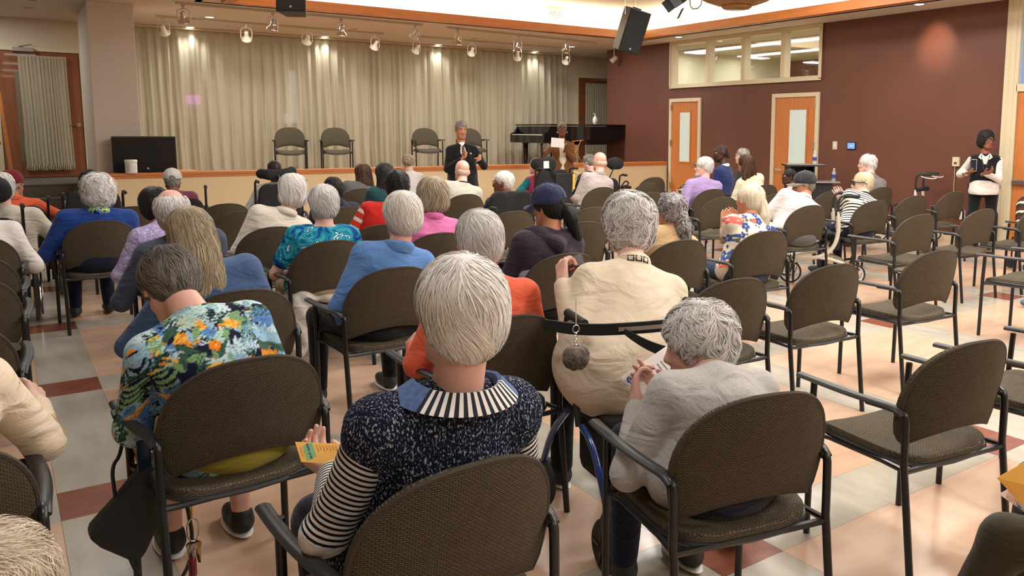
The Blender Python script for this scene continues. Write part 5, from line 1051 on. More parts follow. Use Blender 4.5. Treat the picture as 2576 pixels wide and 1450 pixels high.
# --- 26 pale ponytail
def floral(V, g):
    rs = np.random.RandomState(5); u = (V-g['H'])@g['rr']; v = (V-g['H'])@g['q']; w_ = (V-g['H'])@g['fx']; U = np.where(np.abs(u) < .13, u, np.sign(u)*(.13+np.abs(w_)*.9+np.abs(np.abs(u)-.13)*.6)); C = np.tile(np.array(srgb(228, 222, 208)), (len(V), 1))
    for k in range(150):
        cx, cy, a0 = rs.uniform(-.4, .4), rs.uniform(-.15, .6), rs.uniform(0, 6.28); tp = rs.rand(); col = srgb(62, 84, 150) if tp < .6 else (srgb(225, 110, 95) if tp < .8 else srgb(100, 110, 70)); n = 5 if tp < .8 else 2; R_ = rs.uniform(.011, .020)
        for j in range(n): px, py = cx+math.cos(a0+j*6.28/n)*R_, cy+math.sin(a0+j*6.28/n)*R_; C[(U-px)**2+(v-py)**2 < (R_*.75)**2] = np.array(col)*rs.uniform(.8, 1.25)
        C[(U-cx)**2+(v-cy)**2 < (R_*.3)**2] = srgb(235, 225, 190)
    return C
t26, g26 = sit('person with a long pale blond ponytail in a blue-flowered blouse, hands raised', 1885, 503, 4.22, 'C18', hyaw=DN(22), skin_='tan', hair='pony', hc='blond', hairk=dict(len=.27, tr=.036, vol=1.03, L_=.22, dx=.01, z=-.005), nstr=4500, w=1.12, top=vmat('cloth_floral_print', .85), shirtfn=floral, shirtres=.006, sleeve='short', pants=JEANS, drape=1,
    extra=dict(wL=atY(1818, 578, 4.60), wR=atY(1843, 572, 4.66), pole=V3(0, 0, -.3), handL=dict(curl=.35, d=(.15, .15, 1), n=(1, 0, 0), spread=.25), handR=dict(curl=.25, d=(-.1, .2, 1), n=(-1, 0, 0), spread=.25)))
# --- 27 lilac tee
t27, g27 = sit('person with short grey hair, glasses and a mask under the chin in a lilac t-shirt', 1770, 420, 7.35, 'C42', hyaw=DN(62), skin_='pink', hair='short', hc='silver', hairk=dict(vol=1.0, L_=.05), w=1.35, top=cloth('lilac_tee', srgb(160, 138, 186)), sleeve='half', pants=BLACKT, drape=1, belly=1.3, extra=dict(face=1, wL=atY(1722, 500, 7.5), wR=atY(1728, 482, 7.6), handL=dict(curl=.6, d=(-.3, 1, .2), n=(.3, 0, 1)), handR=dict(curl=.6, d=(-.6, .8, .2), n=(-.2, 0, -1))))
glasses(t27, g27['C'], g27['Rh'], 1, BLACKP); MB().ell(g27['T'](0, .075, -.10), V3(.04, .03, .028), 12, g27['Rh']).build('face_mask', mat('mask_blue', srgb(150, 180, 210), .8), t27, smooth=True)
# --- 28 navy suit
t28, g28 = sit('person with braided hair and beard in a navy blue suit, seen in profile', 1813, 386, 8.6, yaw=DN(25), hyaw=DN(38), skin_='dark', hair='braids', hc='braid', hairk=dict(tail=1), w=1.3, top=cloth('navy_suit', srgb(36, 50, 100)), pants=BLACKT, collar=dict(m=PAPER, r=.015, flat=1.6), extra=dict(face=1), sc=1.05)
s = SDF(); T = g28['T']; s.ell(T(0, .045, -.085), V3(.058, .052, .045), g28['Rh'], .01); s.ell(T(0, .08, -.052), V3(.03, .04, .02), g28['Rh'], .005, 's'); V, F = s.mesh(.009); link('beard', npmesh('beard', V, F), mat('beard_black', (.01, .008, .008), .9), t28)
# --- 29 cream top
sit('person with long dark brown hair in a short-sleeved cream top', 1874, 412, 7.6, 'C45', hyaw=DN(10), skin_='olive', hair='long', hc='brown', hairk=dict(len=.16, L_=.2), w=1.12, top=cloth('ivory_knit', srgb(226, 220, 188)), sleeve='half', pants=BLACKT)
# --- 30 grey curls behind
sit('person with greying curls half hidden behind the long dark hair near the maroon wall', 1866, 393, 9.0, yaw=DN(20), hyaw=DN(50), skin_='pale', hair='short', hc='grey', hairk=dict(curl=.006), w=1.0, top=cloth('charcoal_top', srgb(60, 60, 66)), pants=BLACKT)
# --- 31 girl in pink
sit('small person with braids in a pale pink top', 1984, 444, 7.3, yaw=DN(35), hyaw=DN(30), skin_='dark', hair='pony', hc='black', hairk=dict(len=.10, tr=.055, curl=.007, vol=.98), w=.85, sc=.88, top=cloth('blush_pink', srgb(218, 178, 170)), pants=BLACKT, seatz=.42, extra=dict(face=1))
# --- 32 black cap white shirt
t32, g32 = sit('person in a black baseball cap and glasses with a short-sleeved white shirt', 2022, 466, 5.35, 'C24', hyaw=DN(58), hpitch=DN(-4), skin_='olive', hair='crop', hc='saltpep', w=1.4, top=cloth('white_cotton', srgb(214, 206, 208)), sleeve='half', pants=GREYTR, drape=1, belly=1.15, armL=[(.16, .12, -.22), (.16, .32, -.30)], extra=dict(face=1), collar=dict(m=MATS['cloth_white_cotton'], r=.014, flat=1.6), sc=1.03)
cap_on(t32, g32, cloth('charcoal_cap', srgb(50, 50, 54)), bm=cloth('cap_visor_grey', srgb(112, 104, 96)), vol=1.04, back=1); glasses(t32, g32['C'], g32['Rh'], 1.03, WHITEP)
# --- 33 striped shirt
ST33 = stripemat('breton_stripe', srgb(226, 220, 208), srgb(20, 20, 24), .030, .62, 'Z')
t33, g33 = sit('person with thin fair hair and dark wrap glasses clapping in a striped shirt', 2168, 462, 5.35, 'C21', hyaw=DN(60), skin_='pale', hair='short', hc='yellowish', hairk=dict(vol=.97, L_=.10, wave=.001, swirl=0), w=1.2, top=ST33, sleeve='half', pants=NAVYP, drape=1, 
    extra=dict(face=1, wL=atY(2118, 506, 5.62), wR=atY(2128, 500, 5.68), handL=dict(curl=.1, d=(-.2, .5, .8), n=(1, 0, 0), spread=.2), handR=dict(curl=.1, d=(-.4, .5, .8), n=(-1, 0, 0), spread=.2)), collar=dict(m=MATS['black_lanyard'], r=.006, flat=1))
glasses(t33, g33['C'], g33['Rh'], 1.02, BLACKP, r=.026, lens=mat('dark_lens', (.01, .01, .012), .1), thick=.006, y=.094)
# --- 34 grey sweater
sit('person with windswept white hair in a grey sweater near the maroon wall', 2180, 413, 6.55, 'C49', hyaw=DN(48), skin_='pink', hair='short', hc='white', hairk=dict(curl=.004, lift=.02, vol=.98, L_=.06), w=1.3, top=cloth('heather_grey', srgb(112, 108, 106), srgb(130, 126, 122), nscale=150), pants=GREYTR, hunch=.06, extra=dict(face=1))
# --- 38 white cap plum shirt
t38, g38 = sit('person in a white mesh cap and plum shirt in a wheelchair near the stage', 434, 456, 9.9, yaw=DN(-12), hpitch=DN(-10), skin_='brown', hair='crop', hc='saltpep', w=1.2, top=cloth('plum_shirt', srgb(120, 62, 84)), pants=BLACKT, seatz=.42)
cap_on(t38, g38, cloth('white_mesh', srgb(205, 200, 194), bump=.5, bscale=150), back=1, vol=1.05)
# --- 39 braided, headrest
sit('person with cornrow braids in a white sweatshirt before a wide black headrest', 690, 428, 9.85, yaw=DN(-4), skin_='dark', hair='braids', hc='braid', w=1.25, top=cloth('white_sweat', srgb(214, 210, 206)), pants=BEIGET, seatz=.42, armL=[(.16, .0, -.26), (.2, .2, -.3)])
# --- 40 beanie
t40, g40 = sit('person in a dark red knitted beanie and an orange jacket at the far left', 32, 466, 9.6, yaw=DN(0), hyaw=DN(-38), hpitch=DN(-6), skin_='olive', hair='crop', hc='grey', w=1.2, top=cloth('orange_jacket', srgb(224, 102, 66)), pants=BLACKT, seatz=.42, armR=[(.26, .06, -.17), (.42, .2, -.22)], extra=dict(face=1), collar=dict(m=MATS['cloth_orange_jacket'], r=.018, flat=1.6))
s = SDF(); T = g40['T']; s.ell(T(0, -.02, .055), V3(.094, .112, .095), g40['Rh'], .01); s.plane(T(0, 0, .02), -(g40['Rh']@unit(V3(0, -.25, 1))), .01); V, F = s.mesh(.01); link('beanie', npmesh('beanie', V, F), cloth('maroon_knit', srgb(116, 26, 44), bump=.8, bscale=90), t40)
# --- 41 cream sweater far left, 42 white shirt
sit('person with thin grey hair in an oatmeal sweater and wheelchair at the left edge', 4, 474, 8.0, yaw=0, skin_='pink', hair='short', hc='silver', w=1.35, top=cloth('oat_sweater', srgb(200, 192, 176)), pants=BEIGET, seatz=.42, armR=[(.16, .05, -.24), (.14, .25, -.2)])
sit('person in a white shirt cut by the left edge, in front of the cream sweater', -62, 505, 6.95, 'L4', skin_='pink', hair='short', hc='silver', w=1.35, top=cloth('white_linen', srgb(226, 218, 212)), pants=GREYTR, armR=[(.12, .0, -.25), (.1, .2, -.26)])
# --- 46 dark hair behind the royal blue top
sit('person with dark hair hidden behind the tousled white head, in a black-backed wheelchair', 228, 462, 9.3, yaw=0, skin_='tan', hair='short', hc='black', hairk=dict(vol=1.1), w=1.25, top=cloth('black_white_print', srgb(40, 38, 42), srgb(190, 180, 176), nscale=30), pants=BLACKT, seatz=.42)
# --- 43 floral cream top at the lower left edge
FLC = blobmat('cream_floral', [srgb(226, 208, 186), srgb(226, 208, 186), srgb(226, 208, 186), srgb(176, 150, 116), srgb(150, 128, 100)], 7, 2, [0, .5, .55, .62, .66])
sit('person in a cream top with brown leaf print cut by the lower left edge', -300, 770, 2.8, 'L0', skin_='pale', hair='short', hc='white', w=1.3, top=FLC, pants=BLACKT, armR=[(.13, .08, -.22), (.14, .26, -.16)], nstr=500)
# --- 44 pale fluffy head at the bottom left corner
hp = atY(18, 1440, 1.15); hp = CAMP+ray(-40, 1515)*1.42
person('person whose pale fluffy head fills the bottom left corner', hp, (hp[0]-.02, hp[1]-.12), yaw=DN(5), skin_='pale', hair='puffy', hc='fluff', hairk=dict(vol=1.0, L_=.05, flow=.7, ff=30, wd=.0016, lift=.012, curl=.0015), nstr=7000, w=1.1, sc=1.0, top=cloth('sand_top', srgb(190, 170, 140)), pants=BLACKT, faced=False, seatz=float(hp[2])-.60-.10 if hp[2] < 1.1 else .455, legs='sit', hands=False)
# --- standing people
BLS = cloth('black_suit', srgb(22, 21, 24), bump=.1)
p = atY(1160, 326, 10.35); t36, g36 = person('man standing in a black suit, white shirt and striped tie, gesturing with both hands', p, (float(p[0]), 10.33), yaw=DN(164), hyaw=DN(8), hpitch=DN(-12), sc=1.02, w=1.14, skin_='tan', hair='crop', hc='saltpep', top=BLS, pants=BLACKT, legs='stand', seatz=.93, shirt_len=.16, faced=True,
    extra=dict(face=1, wR=atY(1160, 402, 10.12), wL=atY(1206, 396, 10.02), handL=dict(curl=.2, d=(.3, .9, -.4), n=(.3, 0, .8)), handR=dict(curl=1.1, d=(-.6, .5, .5), n=(.5, 0, .6))), hunch=.0)
g = g36; Rb = basis(g['rr'], g['fx'], g['q'])
def chestpoly(g, pts, m, name, t, y=.125, d=.004):
    mb = MB(); n = len(pts); mb.v = [tuple(g['P'](a, y+yy, b)) for yy in (0, d) for a, b in pts]; mb.f = [tuple(range(n)), tuple(range(n, 2*n))[::-1]]+[(i, (i+1) % n, n+(i+1) % n, n+i) for i in range(n)]; return mb.build(name, m, t)
s = SDF(); s.ell(g['P'](0, .035, .26), V3(.07, .098, .18), Rb, .01); s.cone(g['nb']-g['q']*.03+g['fx']*.01, g['nb']-g['q']*.012+g['fx']*.012, .062, .058, .02); s.plane(g['P'](0, .0, .0), -g['fx'], .01) if 0 else None; V, F = s.mesh(.01); link('dress_shirt', npmesh('dress_shirt', V, F), PAPER, t36)
TIE = stripemat('rep_tie', srgb(30, 24, 28), srgb(190, 130, 100), .03, .6, 'Z')
s = SDF(); s.cone(g['P'](0, .115, .45), g['P'](0, .132, .30), .016, .022, .01); s.cone(g['P'](0, .132, .30), g['P'](0, .14, .06), .022, .030, .01); V, F = s.mesh(.007); me = npmesh('tie', V, F); setcol(me, np.stack([np.full(len(V), 5.), np.full(len(V), 5.), (V-g['H'])@(g['q']+g['rr']*.8)+5], 1), 'Par'); link('necktie', me, TIE, t36)
for q_ in (-1, 1): s = SDF(); s.cone(g['P'](q_*.05, .06, .46), g['P'](q_*.075, .11, .28), .024, .030, .02); s.cone(g['P'](q_*.075, .11, .28), g['P'](q_*.03, .135, .08), .030, .030, .02); V, F = s.mesh(.009); link('lapel', npmesh('lapel', V, F), BLS, t36)
MB().ell(g['P'](-.10, .125, .33), V3(.014, .004, .009), 8, Rb).build('lapel_pin', PAPER, t36)
BRC = cloth('brown_cardigan', srgb(118, 78, 44), bump=.4, bscale=120)
p = atY(1414, 325, 11.55); t37, g37 = person('woman standing in a brown cardigan with glasses, holding a microphone and a white sheet', p, (float(p[0]), 11.55), yaw=DN(150), sc=.99, w=1.10, skin_='brown', hair='crop', hc='saltpep', top=BRC, shirt_len=.22, pants=BLACKT, legs='stand', seatz=.94, faced=True,
    extra=dict(face=1, wR=atY(1362, 386, 11.3), wL=atY(1422, 377, 11.26), handR=dict(curl=1.2, d=(.2, .7, .4), n=(-.6, -.1, .5)), handL=dict(curl=.8, d=(-.3, .6, .6), n=(-.3, -.3, .3))), hunch=0)
g = g37; glasses(t37, g['C'], g['Rh'], 1, mat('tortoise', (.06, .02, .01), .3))
Rb = basis(g['rr'], g['fx'], g['q'])
s = SDF(); s.cone(g['P'](0, .085, .40), g['P'](0, .115, .12), .050, .065, .04); s.cone(g['P'](0, .115, .12), g['P'](0, .12, -.10), .065, .08, .04); V, F = s.mesh(.011); link('blouse', npmesh('blouse', V, F), cloth('lace_top', srgb(222, 210, 190), bump=.6, bscale=60), t37)
MB().tube([g['nb']+(g['rr']*math.cos(a)*.075+g['fx']*(.03+math.sin(a)*.085))*1.0-g['q']*(.015+.05*max(0, math.sin(a))) for a in np.linspace(0, 6.28, 25)[:-1]], .008, 6, closed=True).build('necklace', mat('shell_beads', srgb(216, 190, 150), .5, bump=.9, bscale=80), t37, smooth=True)
for q_ in (-1, 1): MB().ell(g['T'](q_*.084, -.005, -.055), V3(.008, .008, .012), 8).build('earring', PAPER, t37)
VST = cloth('black_vest', srgb(22, 22, 28)); WSH = cloth('crisp_white', srgb(226, 222, 214))
p = atX(2482, 351, 10.42); t35, g35 = person('woman with glasses standing by the door frame in a white shirt and black vest', p, (10.42, float(p[1])), yaw=DN(118), hyaw=DN(36), hpitch=DN(-6), sc=.97, w=1.14, skin_='med', legw=.088, hair='bob', hc='black', hairk=dict(vol=1.02, curl=.006, L_=.09, wave=.008), vest=VST, sleevem=WSH, top=WSH, pants=BLACKT, legs='stand', seatz=.86, faced=True,
    extra=dict(face=1, wR=atX(2432, 436, 10.2), wL=atX(2478, 437, 10.17), handL=dict(curl=.9, d=(-.7, .5, .3), n=(0, -.2, .6)), handR=dict(curl=.9, d=(-.7, .5, .3), n=(0, -.2, .6))), hunch=0)
g = g35; glasses(t35, g['C'], g['Rh'], 1, BLACKP, r=.025, thick=.0028); Rb = basis(g['rr'], g['fx'], g['q'])
s = SDF(); s.cone(g['P'](0, .01, .05), g['P'](0, .01, -.10), .155, .185, .05); s.ell(g['P'](0, .01, -.02), V3(.185, .15, .15), Rb, .04); s.plane(g['P'](0, 0, -.16), -g['q']); s.plane(g['P'](0, 0, .07), g['q']); s.noise(wrinkle(31, 10), .004); V, F = s.mesh(.011); link('shirt_tail', npmesh('shirt_tail', V, F), WSH, t35)
for q_ in (-1, 1): mb = MB(); mb.v = [tuple(g['P'](*c)) for c in ((q_*.01, .085, .455), (q_*.055, .06, .50), (q_*.085, .075, .44), (q_*.05, .115, .40))]; mb.f = [(0, 1, 2, 3)]; mb.build('shirt_collar', WSH, t35)
chestpoly(g, [(-.045, .455), (.045, .455), (0, .26)], WSH, 'shirt_front', t35, .108); 
for q_ in (-1, 1): MB().tube([g['P'](q_*.05, .08, .47), g['P'](q_*.03, .13, .33), g['P'](0, .145, .2)], .006, 6, flat=.4).build('lanyard', MATS['black_lanyard'], t35)
# ================================================================ PROPS
def ring(mb, c, R_, r, n=28, ax='x', m=6):
    P = [(c[0], c[1]+R_*math.cos(a), c[2]+R_*math.sin(a)) if ax == 'x' else (c[0]+R_*math.cos(a), c[1], c[2]+R_*math.sin(a)) for a in np.linspace(0, 2*math.pi, n+1)[:-1]]
    return mb.tube(P, r, m, closed=True)
TYRE = mat('grey_tyre', (.09, .09, .095), .7)
def wheelchair(x, y, yaw, label, head=None, back=(.40, .86), w_=.42, grip=.93, wheels=True, bw=None, shape=0):
    t = thing('wheelchair', (x, y, 0), label, 'wheelchair', rz=yaw); hw = w_/2
    MB().b2(-hw, hw, -.2, .24, .41, .455).build('seat', BLACKF, t, bev=.015)
    s = SDF(); bw = bw or hw; s.cone((-bw*.55, -.235, back[0]+.1), (-bw*.55, -.26, back[1]-.09), .085, .085, .06); s.cone((bw*.55, -.235, back[0]+.1), (bw*.55, -.26, back[1]-.09), .085, .085, .06); s.ell((0, -.25, (back[0]+back[1])/2), V3(bw, .035, (back[1]-back[0])/2), None, .05)
    s.plane((0, -.195, 0), (0, 1, 0), .02); s.plane((0, -.285, 0), (0, -1, 0), .02); V, F = s.mesh(.013); link('back_cushion', npmesh('b', V, F), BLACKF, t)
    for q in (-1, 1):
        X = q*(hw+.02); MB().tube(sm([(X, -.22, .1), (X, -.22, .45), (X, -.25, grip-.06), (X, -.27, grip-.01), (X, -.36, grip)]), .012, 8).build('back_post', BLACKM, t, smooth=True)
        MB().tube([(X, -.34, grip), (X, -.45, grip-.005)], .017, 10).build('push_handle', RUBBER, t, smooth=True)
        MB().tube(sm([(X, -.21, .42), (X, .22, .42), (X, .30, .36), (X, .36, .12)]), .012, 8).build('side_frame', BLACKM, t, smooth=True)
        MB().b2(X-.025, X+.025, -.14, .18, .655, .685).build('arm_pad', BLACKF, t, bev=.01); MB().tube([(X, .12, .42), (X, .12, .66)], .010, 8).build('arm_post', BLACKM, t); MB().tube([(X, -.12, .42), (X, -.12, .66)], .010, 8).build('arm_post', BLACKM, t)
        if wheels:
            m = ring(MB(), (q*(hw+.07), -.12, .30), .285, .016, 40); wh = m.build('wheel', TYRE, t, smooth=True); ring(MB(), (q*(hw+.10), -.12, .30), .255, .008, 40).build('handrim', CHROME, wh, smooth=True)
            sp = MB()
            for a in np.linspace(0, 2*math.pi, 17)[:-1]: sp.tube([(q*(hw+.07), -.12+.03*math.cos(a+.3), .30+.03*math.sin(a+.3)), (q*(hw+.07), -.12+.28*math.cos(a), .30+.28*math.sin(a))], .002, 4)
            sp.build('spokes', CHROME, wh, kind='stuff'); MB().lathe([(.02, -.035), (.035, -.02), (.035, .02), (.02, .035)], (q*(hw+.07), -.12, .30), 14, roty(math.pi/2)).build('hub', BLACKP, wh, smooth=True)
        MB().lathe([(.03, -.014), (.09, -.012), (.09, .012), (.03, .014)], (q*hw, .34, .09), 20, roty(math.pi/2)).build('caster', RUBBER, t, smooth=True)
        MB().b2(q*.12-.07, q*.12+.07, .42, .56, .10, .115).build('footplate', BLACKP, t, bev=.004)
    if head:
        hx, hz, hwid, hh = head; s = SDF(); s.cone((hx-hwid/2+hh/2, -.15, hz), (hx-hwid*.2, -.22, hz-.01), hh/2, hh/2, .03); s.cone((hx-hwid*.2, -.22, hz-.01), (hx+hwid*.2, -.22, hz-.005), hh/2, hh/2, .03); s.cone((hx+hwid*.2, -.22, hz-.005), (hx+hwid/2-hh/2, -.15, hz+.02), hh/2, hh/2, .03)
        s.plane((0, -.285, 0), (0, -1, 0), .03); V, F = s.mesh(.012); link('headrest', npmesh('h', V, F), BLACKF, t)
        MB().tube(sm([(hx, -.26, hz), (hx*.5, -.31, hz-.08), (0, -.28, back[1]-.12)]), .010, 8).build('headrest_bracket', BLACKM, t, smooth=True)
    return t
def under(pt, back=.0): return float(pt[0]), float(pt[1])
p = atY(1275, 480, 7.05); wheelchair(float(p[0])+.02, 7.22, DN(-4), 'wheelchair with a broad plain black back, under the person looking left with glasses', back=(.55, .95), w_=.46, bw=.25, grip=.80)
p = atY(1385, 430, 9.55); t_ = wheelchair(float(p[0])+.02, 9.78, DN(0), 'high black tilting wheelchair with a pale card on its headrest, before the speaking woman', head=(-.10, 1.075, .36, .17), back=(.40, 1.0), w_=.52, grip=1.02, bw=.29)
MB().b2(-.17, -.085, -.292, -.285, 1.02, 1.12).build('card_tag', PAPER, t_); MB().b2(.02, .30, -.30, -.285, .45, .95).build('side_panel', BLACKP, t_, bev=.01)
MB().tube([(.30, -.3, .97), (.42, -.32, .93), (.40, -.3, .85), (.3, -.3, .88)], .005, 6).build('wire_hook', STEEL, t_); MB().b2(.30, .335, -.31, -.30, .72, .93).build('yellow_tag', mat('yellow_tag', srgb(225, 190, 70), .6), t_)
p = atY(1545, 420, 9.6); t_ = wheelchair(float(p[0])-.18, 9.8, DN(-6), 'black wheelchair with a separate headrest and side joystick right of the nearly bald head', head=(.20, 1.06, .22, .15), back=(.40, .85), w_=.46, grip=.9)
MB().tube(sm([(.28, -.1, .66), (.42, .0, .68), (.55, .05, .80), (.62, .05, .72), (.45, .0, .70)]), .012, 8).b2(.45, .62, .0, .1, .66, .70).build('joystick_arm', BLACKP, t_, smooth=True)
p = atY(700, 441, 9.65); wheelchair(float(p[0]), 9.83, DN(-4), 'wheelchair with a wide curved black headrest, under the cornrow braids', head=(.0, 1.04, .44, .11), back=(.40, .93), w_=.46, grip=.97)
p = atY(432, 480, 9.7); wheelchair(float(p[0])+.12, 9.9, DN(-10), 'wheelchair under the person in the white mesh cap and plum shirt', back=(.40, .80), w_=.44, grip=.93)
p = atY(234, 490, 8.95); wheelchair(float(p[0]), 9.2, DN(0), 'wheelchair with a rounded black back behind the royal blue top', back=(.42, .97), w_=.44, bw=.23, grip=.95)
wheelchair(-.10, 8.05, DN(0), 'wheelchair with a big black headrest and chrome handrim at the left edge', head=(.03, 1.06, .28, .17), back=(.40, .85), w_=.42, grip=.95)
p = atY(40, 490, 9.35); wheelchair(float(p[0]), 9.55, DN(0), 'wheelchair under the person in the orange jacket and dark red beanie', back=(.40, .82), w_=.44, grip=.9)
# ---- rollators
def rollator(name, x, y, yaw, label, fm, hz=.92, hw=.26, lever=WHITEP, wheelm=None, bag=True, strap=False, wr=.10):
    t = thing(name, (x, y, 0), label, 'rollator', rz=yaw); wheelm = wheelm or WHITEP
    for q in (-1, 1):
        X = q*hw
        MB().tube(sm([(X, -.15, .74), (X, -.17, .52), (X, -.12, .36), (X, .0, .27), (X, .16, .26), (X, .28, .22)]), .021, 10, flat=1.35, up=(1, 0, 0)).build('side_frame', fm, t, smooth=True)
        MB().tube(sm([(X, .02, .27), (X, -.12, .25), (X, -.26, .20), (X, -.33, .11)]), .018, 10, flat=1.5, up=(1, 0, 0)).build('rear_fork', fm, t, smooth=True)
        MB().tube(sm([(X, -.16, .64), (X, -.15, hz-.08), (X, -.17, hz-.01), (X, -.22, hz)]), .014, 10).build('handle_post', BLACKP, t, smooth=True)
        MB().lathe([(.024, 0), (.026, .02), (.024, .05)], (X, -.15, .70), 12).build('height_clamp', BLACKP, t, smooth=True)
        MB().tube([(X, -.20, hz), (X, -.36, hz-.005)], .018, 10).build('grip', RUBBER, t, smooth=True)
        MB().tube(sm([(X, -.22, hz-.03), (X, -.28, hz-.05), (X, -.38, hz-.06), (X, -.42, hz-.045)]), .007, 8).build('brake_lever', lever, t, smooth=True)
        for (yy, r_) in ((.30, wr), (-.34, wr*.92)):
            wh = ring(MB(), (X, yy, r_), r_-.011, .011, 30, m=8).build('wheel', RUBBER, t, smooth=True); ring(MB(), (X, yy, r_), r_-.024, .007, 26).build('rim', wheelm, wh, smooth=True)
            sp = MB()
            for a in np.linspace(0, 2*math.pi, 6)[:-1]: sp.tube(sm([(X, yy, r_), (X, yy+.5*r_*math.cos(a+.5), r_+.5*r_*math.sin(a+.5)), (X, yy+.78*r_*math.cos(a), r_+.78*r_*math.sin(a))]), .004, 5)
            sp.build('spokes', wheelm, wh); MB().tube([(X+.03, yy, r_), (X+.03, yy-.03, r_+.12)], .009, 6).tube([(X-.03, yy, r_), (X-.03, yy-.03, r_+.12)], .009, 6).tube([(X-.03, yy-.03, r_+.12), (X+.03, yy-.03, r_+.12)], .009, 6).build('fork', BLACKP, wh)
    MB().b2(-hw+.02, hw-.02, -.12, .14, .50, .52).build('seat', BLACKF, t, bev=.006)
    MB().tube([(-hw, .02, .30), (hw, .02, .48)], .009, 8).tube([(-hw, .02, .48), (hw, .02, .30)], .009, 8).build('cross_brace', BLACKM, t)
    if bag: MB().b2(-hw+.03, hw-.03, -.19, -.125, .34, .5).build('shopping_bag', BLACKF, t, bev=.02)
    if strap: MB().tube(sm([(-hw, -.17, .74), (-hw*.6, -.25, .75), (0, -.28, .75), (hw*.6, -.25, .75), (hw, -.17, .74)]), .026, 8, flat=.35, up=(0, 1, 0)).build('back_strap', BLACKF, t, smooth=True)
    return t
WG = mat('pearl_frame', srgb(205, 198, 184), .3)
p = atX(2310, 436, 10.45); tw_ = rollator('rollator', float(atY(2286, 440, 6.75)[0]), 6.75, DN(20), 'white rollator with black grips standing against the maroon wall', mat('white_frame', srgb(222, 216, 206), .35), hz=.96, hw=.23, strap=True)
rollator('rollator', 6.80, 5.42, DN(45), 'pale rollator with spoked wheels beside the person in the black cap', WG, hz=.90, hw=.20, wr=.115)
# rollator under the cream sweater
BLU = mat('blue_enamel', (.01, .05, .22), .18, coat=.6, spec=.6); rt = thing('rollator', (1.93, 2.40, 0), 'dark blue rollator with a lettered black back strap, under the cream sweater', 'rollator', rz=DN(-10))
MB().b2(-.20, .20, -.17, .19, .44, .50).build('seat', BLACKF, rt, bev=.02)
MB().b2(-.19, .19, -.19, .12, .22, .45).build('underseat_bag', BLACKF, rt, bev=.04)
MB().tube([(-.1, -.193, .42), (.05, -.196, .40), (.10, -.196, .26)], .0035, 6).build('zip', GREYP, rt); MB().tube([(-.06, -.20, .395), (-.055, -.203, .35)], .004, 6).build('zip_pull', CHROME, rt)
for q in (-1, 1):
    X = q*.26
    MB().tube(sm([(X, -.08, .46), (X, -.14, .44), (X, -.20, .38), (X, -.27, .26), (X, -.29, .20)]), .013, 10).build('side_tube', BLU, rt, smooth=True)
    MB().tube(sm([(X, .05, .48), (X, .2, .35), (X, .30, .18)]), .014, 10).build('front_tube', BLU, rt, smooth=True)
    MB().tube(sm([(X, -.05, .45), (X, .0, .62), (X, .08, .78), (X, .04, .86)]), .013, 8).build('handle_post', BLACKP, rt, smooth=True); MB().tube([(X, .05, .86), (X, -.10, .85)], .017, 10).build('grip', RUBBER, rt, smooth=True)
    MB().lathe([(.022, 0), (.026, .02), (.026, .07), (.018, .09)], (X, -.29, .13), 14).build('fork_cap', BLACKP, rt, smooth=True)
    for (yy, r_) in ((-.29, .095), (.30, .095)):
        wh = MB().lathe([(.02, -.02), (.06, -.018), (r_-.012, -.022), (r_, -.010), (r_, .010), (r_-.012, .022), (.06, .018), (.02, .02)], (X, yy, r_), 26, roty(math.pi/2)).build('wheel', RUBBER, rt, smooth=True)
        sp = MB()
        for a in np.linspace(0, 2*math.pi, 6)[:-1]: sp.box((X, yy+.045*math.cos(a), r_+.045*math.sin(a)), (.05, .05, .012), rotx(a))
        sp.build('spokes', BLACKP, wh, bev=.002)
R_ = rotz(DN(-10))
s = SDF(); pts_ = [(-.37, .0, .84), (-.30, -.17, .85), (-.14, -.275, .865), (.05, -.30, .87), (.18, -.27, .865), (.28, -.10, .86)]
pts_ = sm(pts_, 2); lo2 = sm([(-.19, -.262, .855), (-.11, -.30, .80), (.0, -.325, .76), (.12, -.31, .775), (.20, -.27, .85)], 2)
st1 = MB().tube(pts_, .024, 10, flat=.45, up=(0, 1, 0)); st1 = MB(); 
def band(path, h_, th, tl_=0):
    m = MB(); P_ = [np.array(p_) for p_ in path]; V = []
    for i, p_ in enumerate(P_):
        tg = unit(P_[min(i+1, len(P_)-1)]-P_[max(i-1, 0)]); nn = unit(np.cross(tg, V3(0, 0, 1))); hh = h_(i/(len(P_)-1)) if callable(h_) else h_
        for a, b_ in ((0, -.5), (0, .5), (th, .5), (th, -.5)): V.append(p_+nn*a+V3(0, 0, 1)*hh*b_)
    m.v = [tuple(v) for v in V]; n = len(P_)
    m.f = [(i*4+j, i*4+(j+1) % 4, (i+1)*4+(j+1) % 4, (i+1)*4+j) for i in range(n-1) for j in range(4)]+[(0, 1, 2, 3)[::-1], tuple((n-1)*4+j for j in range(4))]; return m
pb = [np.array(q_)+V3(0, -.012, 0) for q_ in pts_]
bs = band(pb, .040, .012).build('back_strap', BLACKF, rt, smooth=False)
band([np.array(q_)+V3(0, -.010, 0) for q_ in lo2], lambda u: .018+.022*math.sin(math.pi*u), .012).build('back_sling', BLACKF, rt)
REFL = mat('reflective_tape', srgb(150, 140, 128), .4)
def onstrap(u0, u1, dz=0): P_ = pb; n = len(P_); return [P_[i]+V3(0, 0, dz) for i in range(int(u0*n), int(u1*n))]
fl = lambda m: m
b1 = band([q_+V3(0, -.001, 0) for q_ in onstrap(.34, .56)], .014, .014); b1.build('reflective_strip', REFL, bs); band([q_+V3(0, -.001, 0) for q_ in onstrap(.74, .82)], .014, .014).build('reflective_strip', REFL, bs)
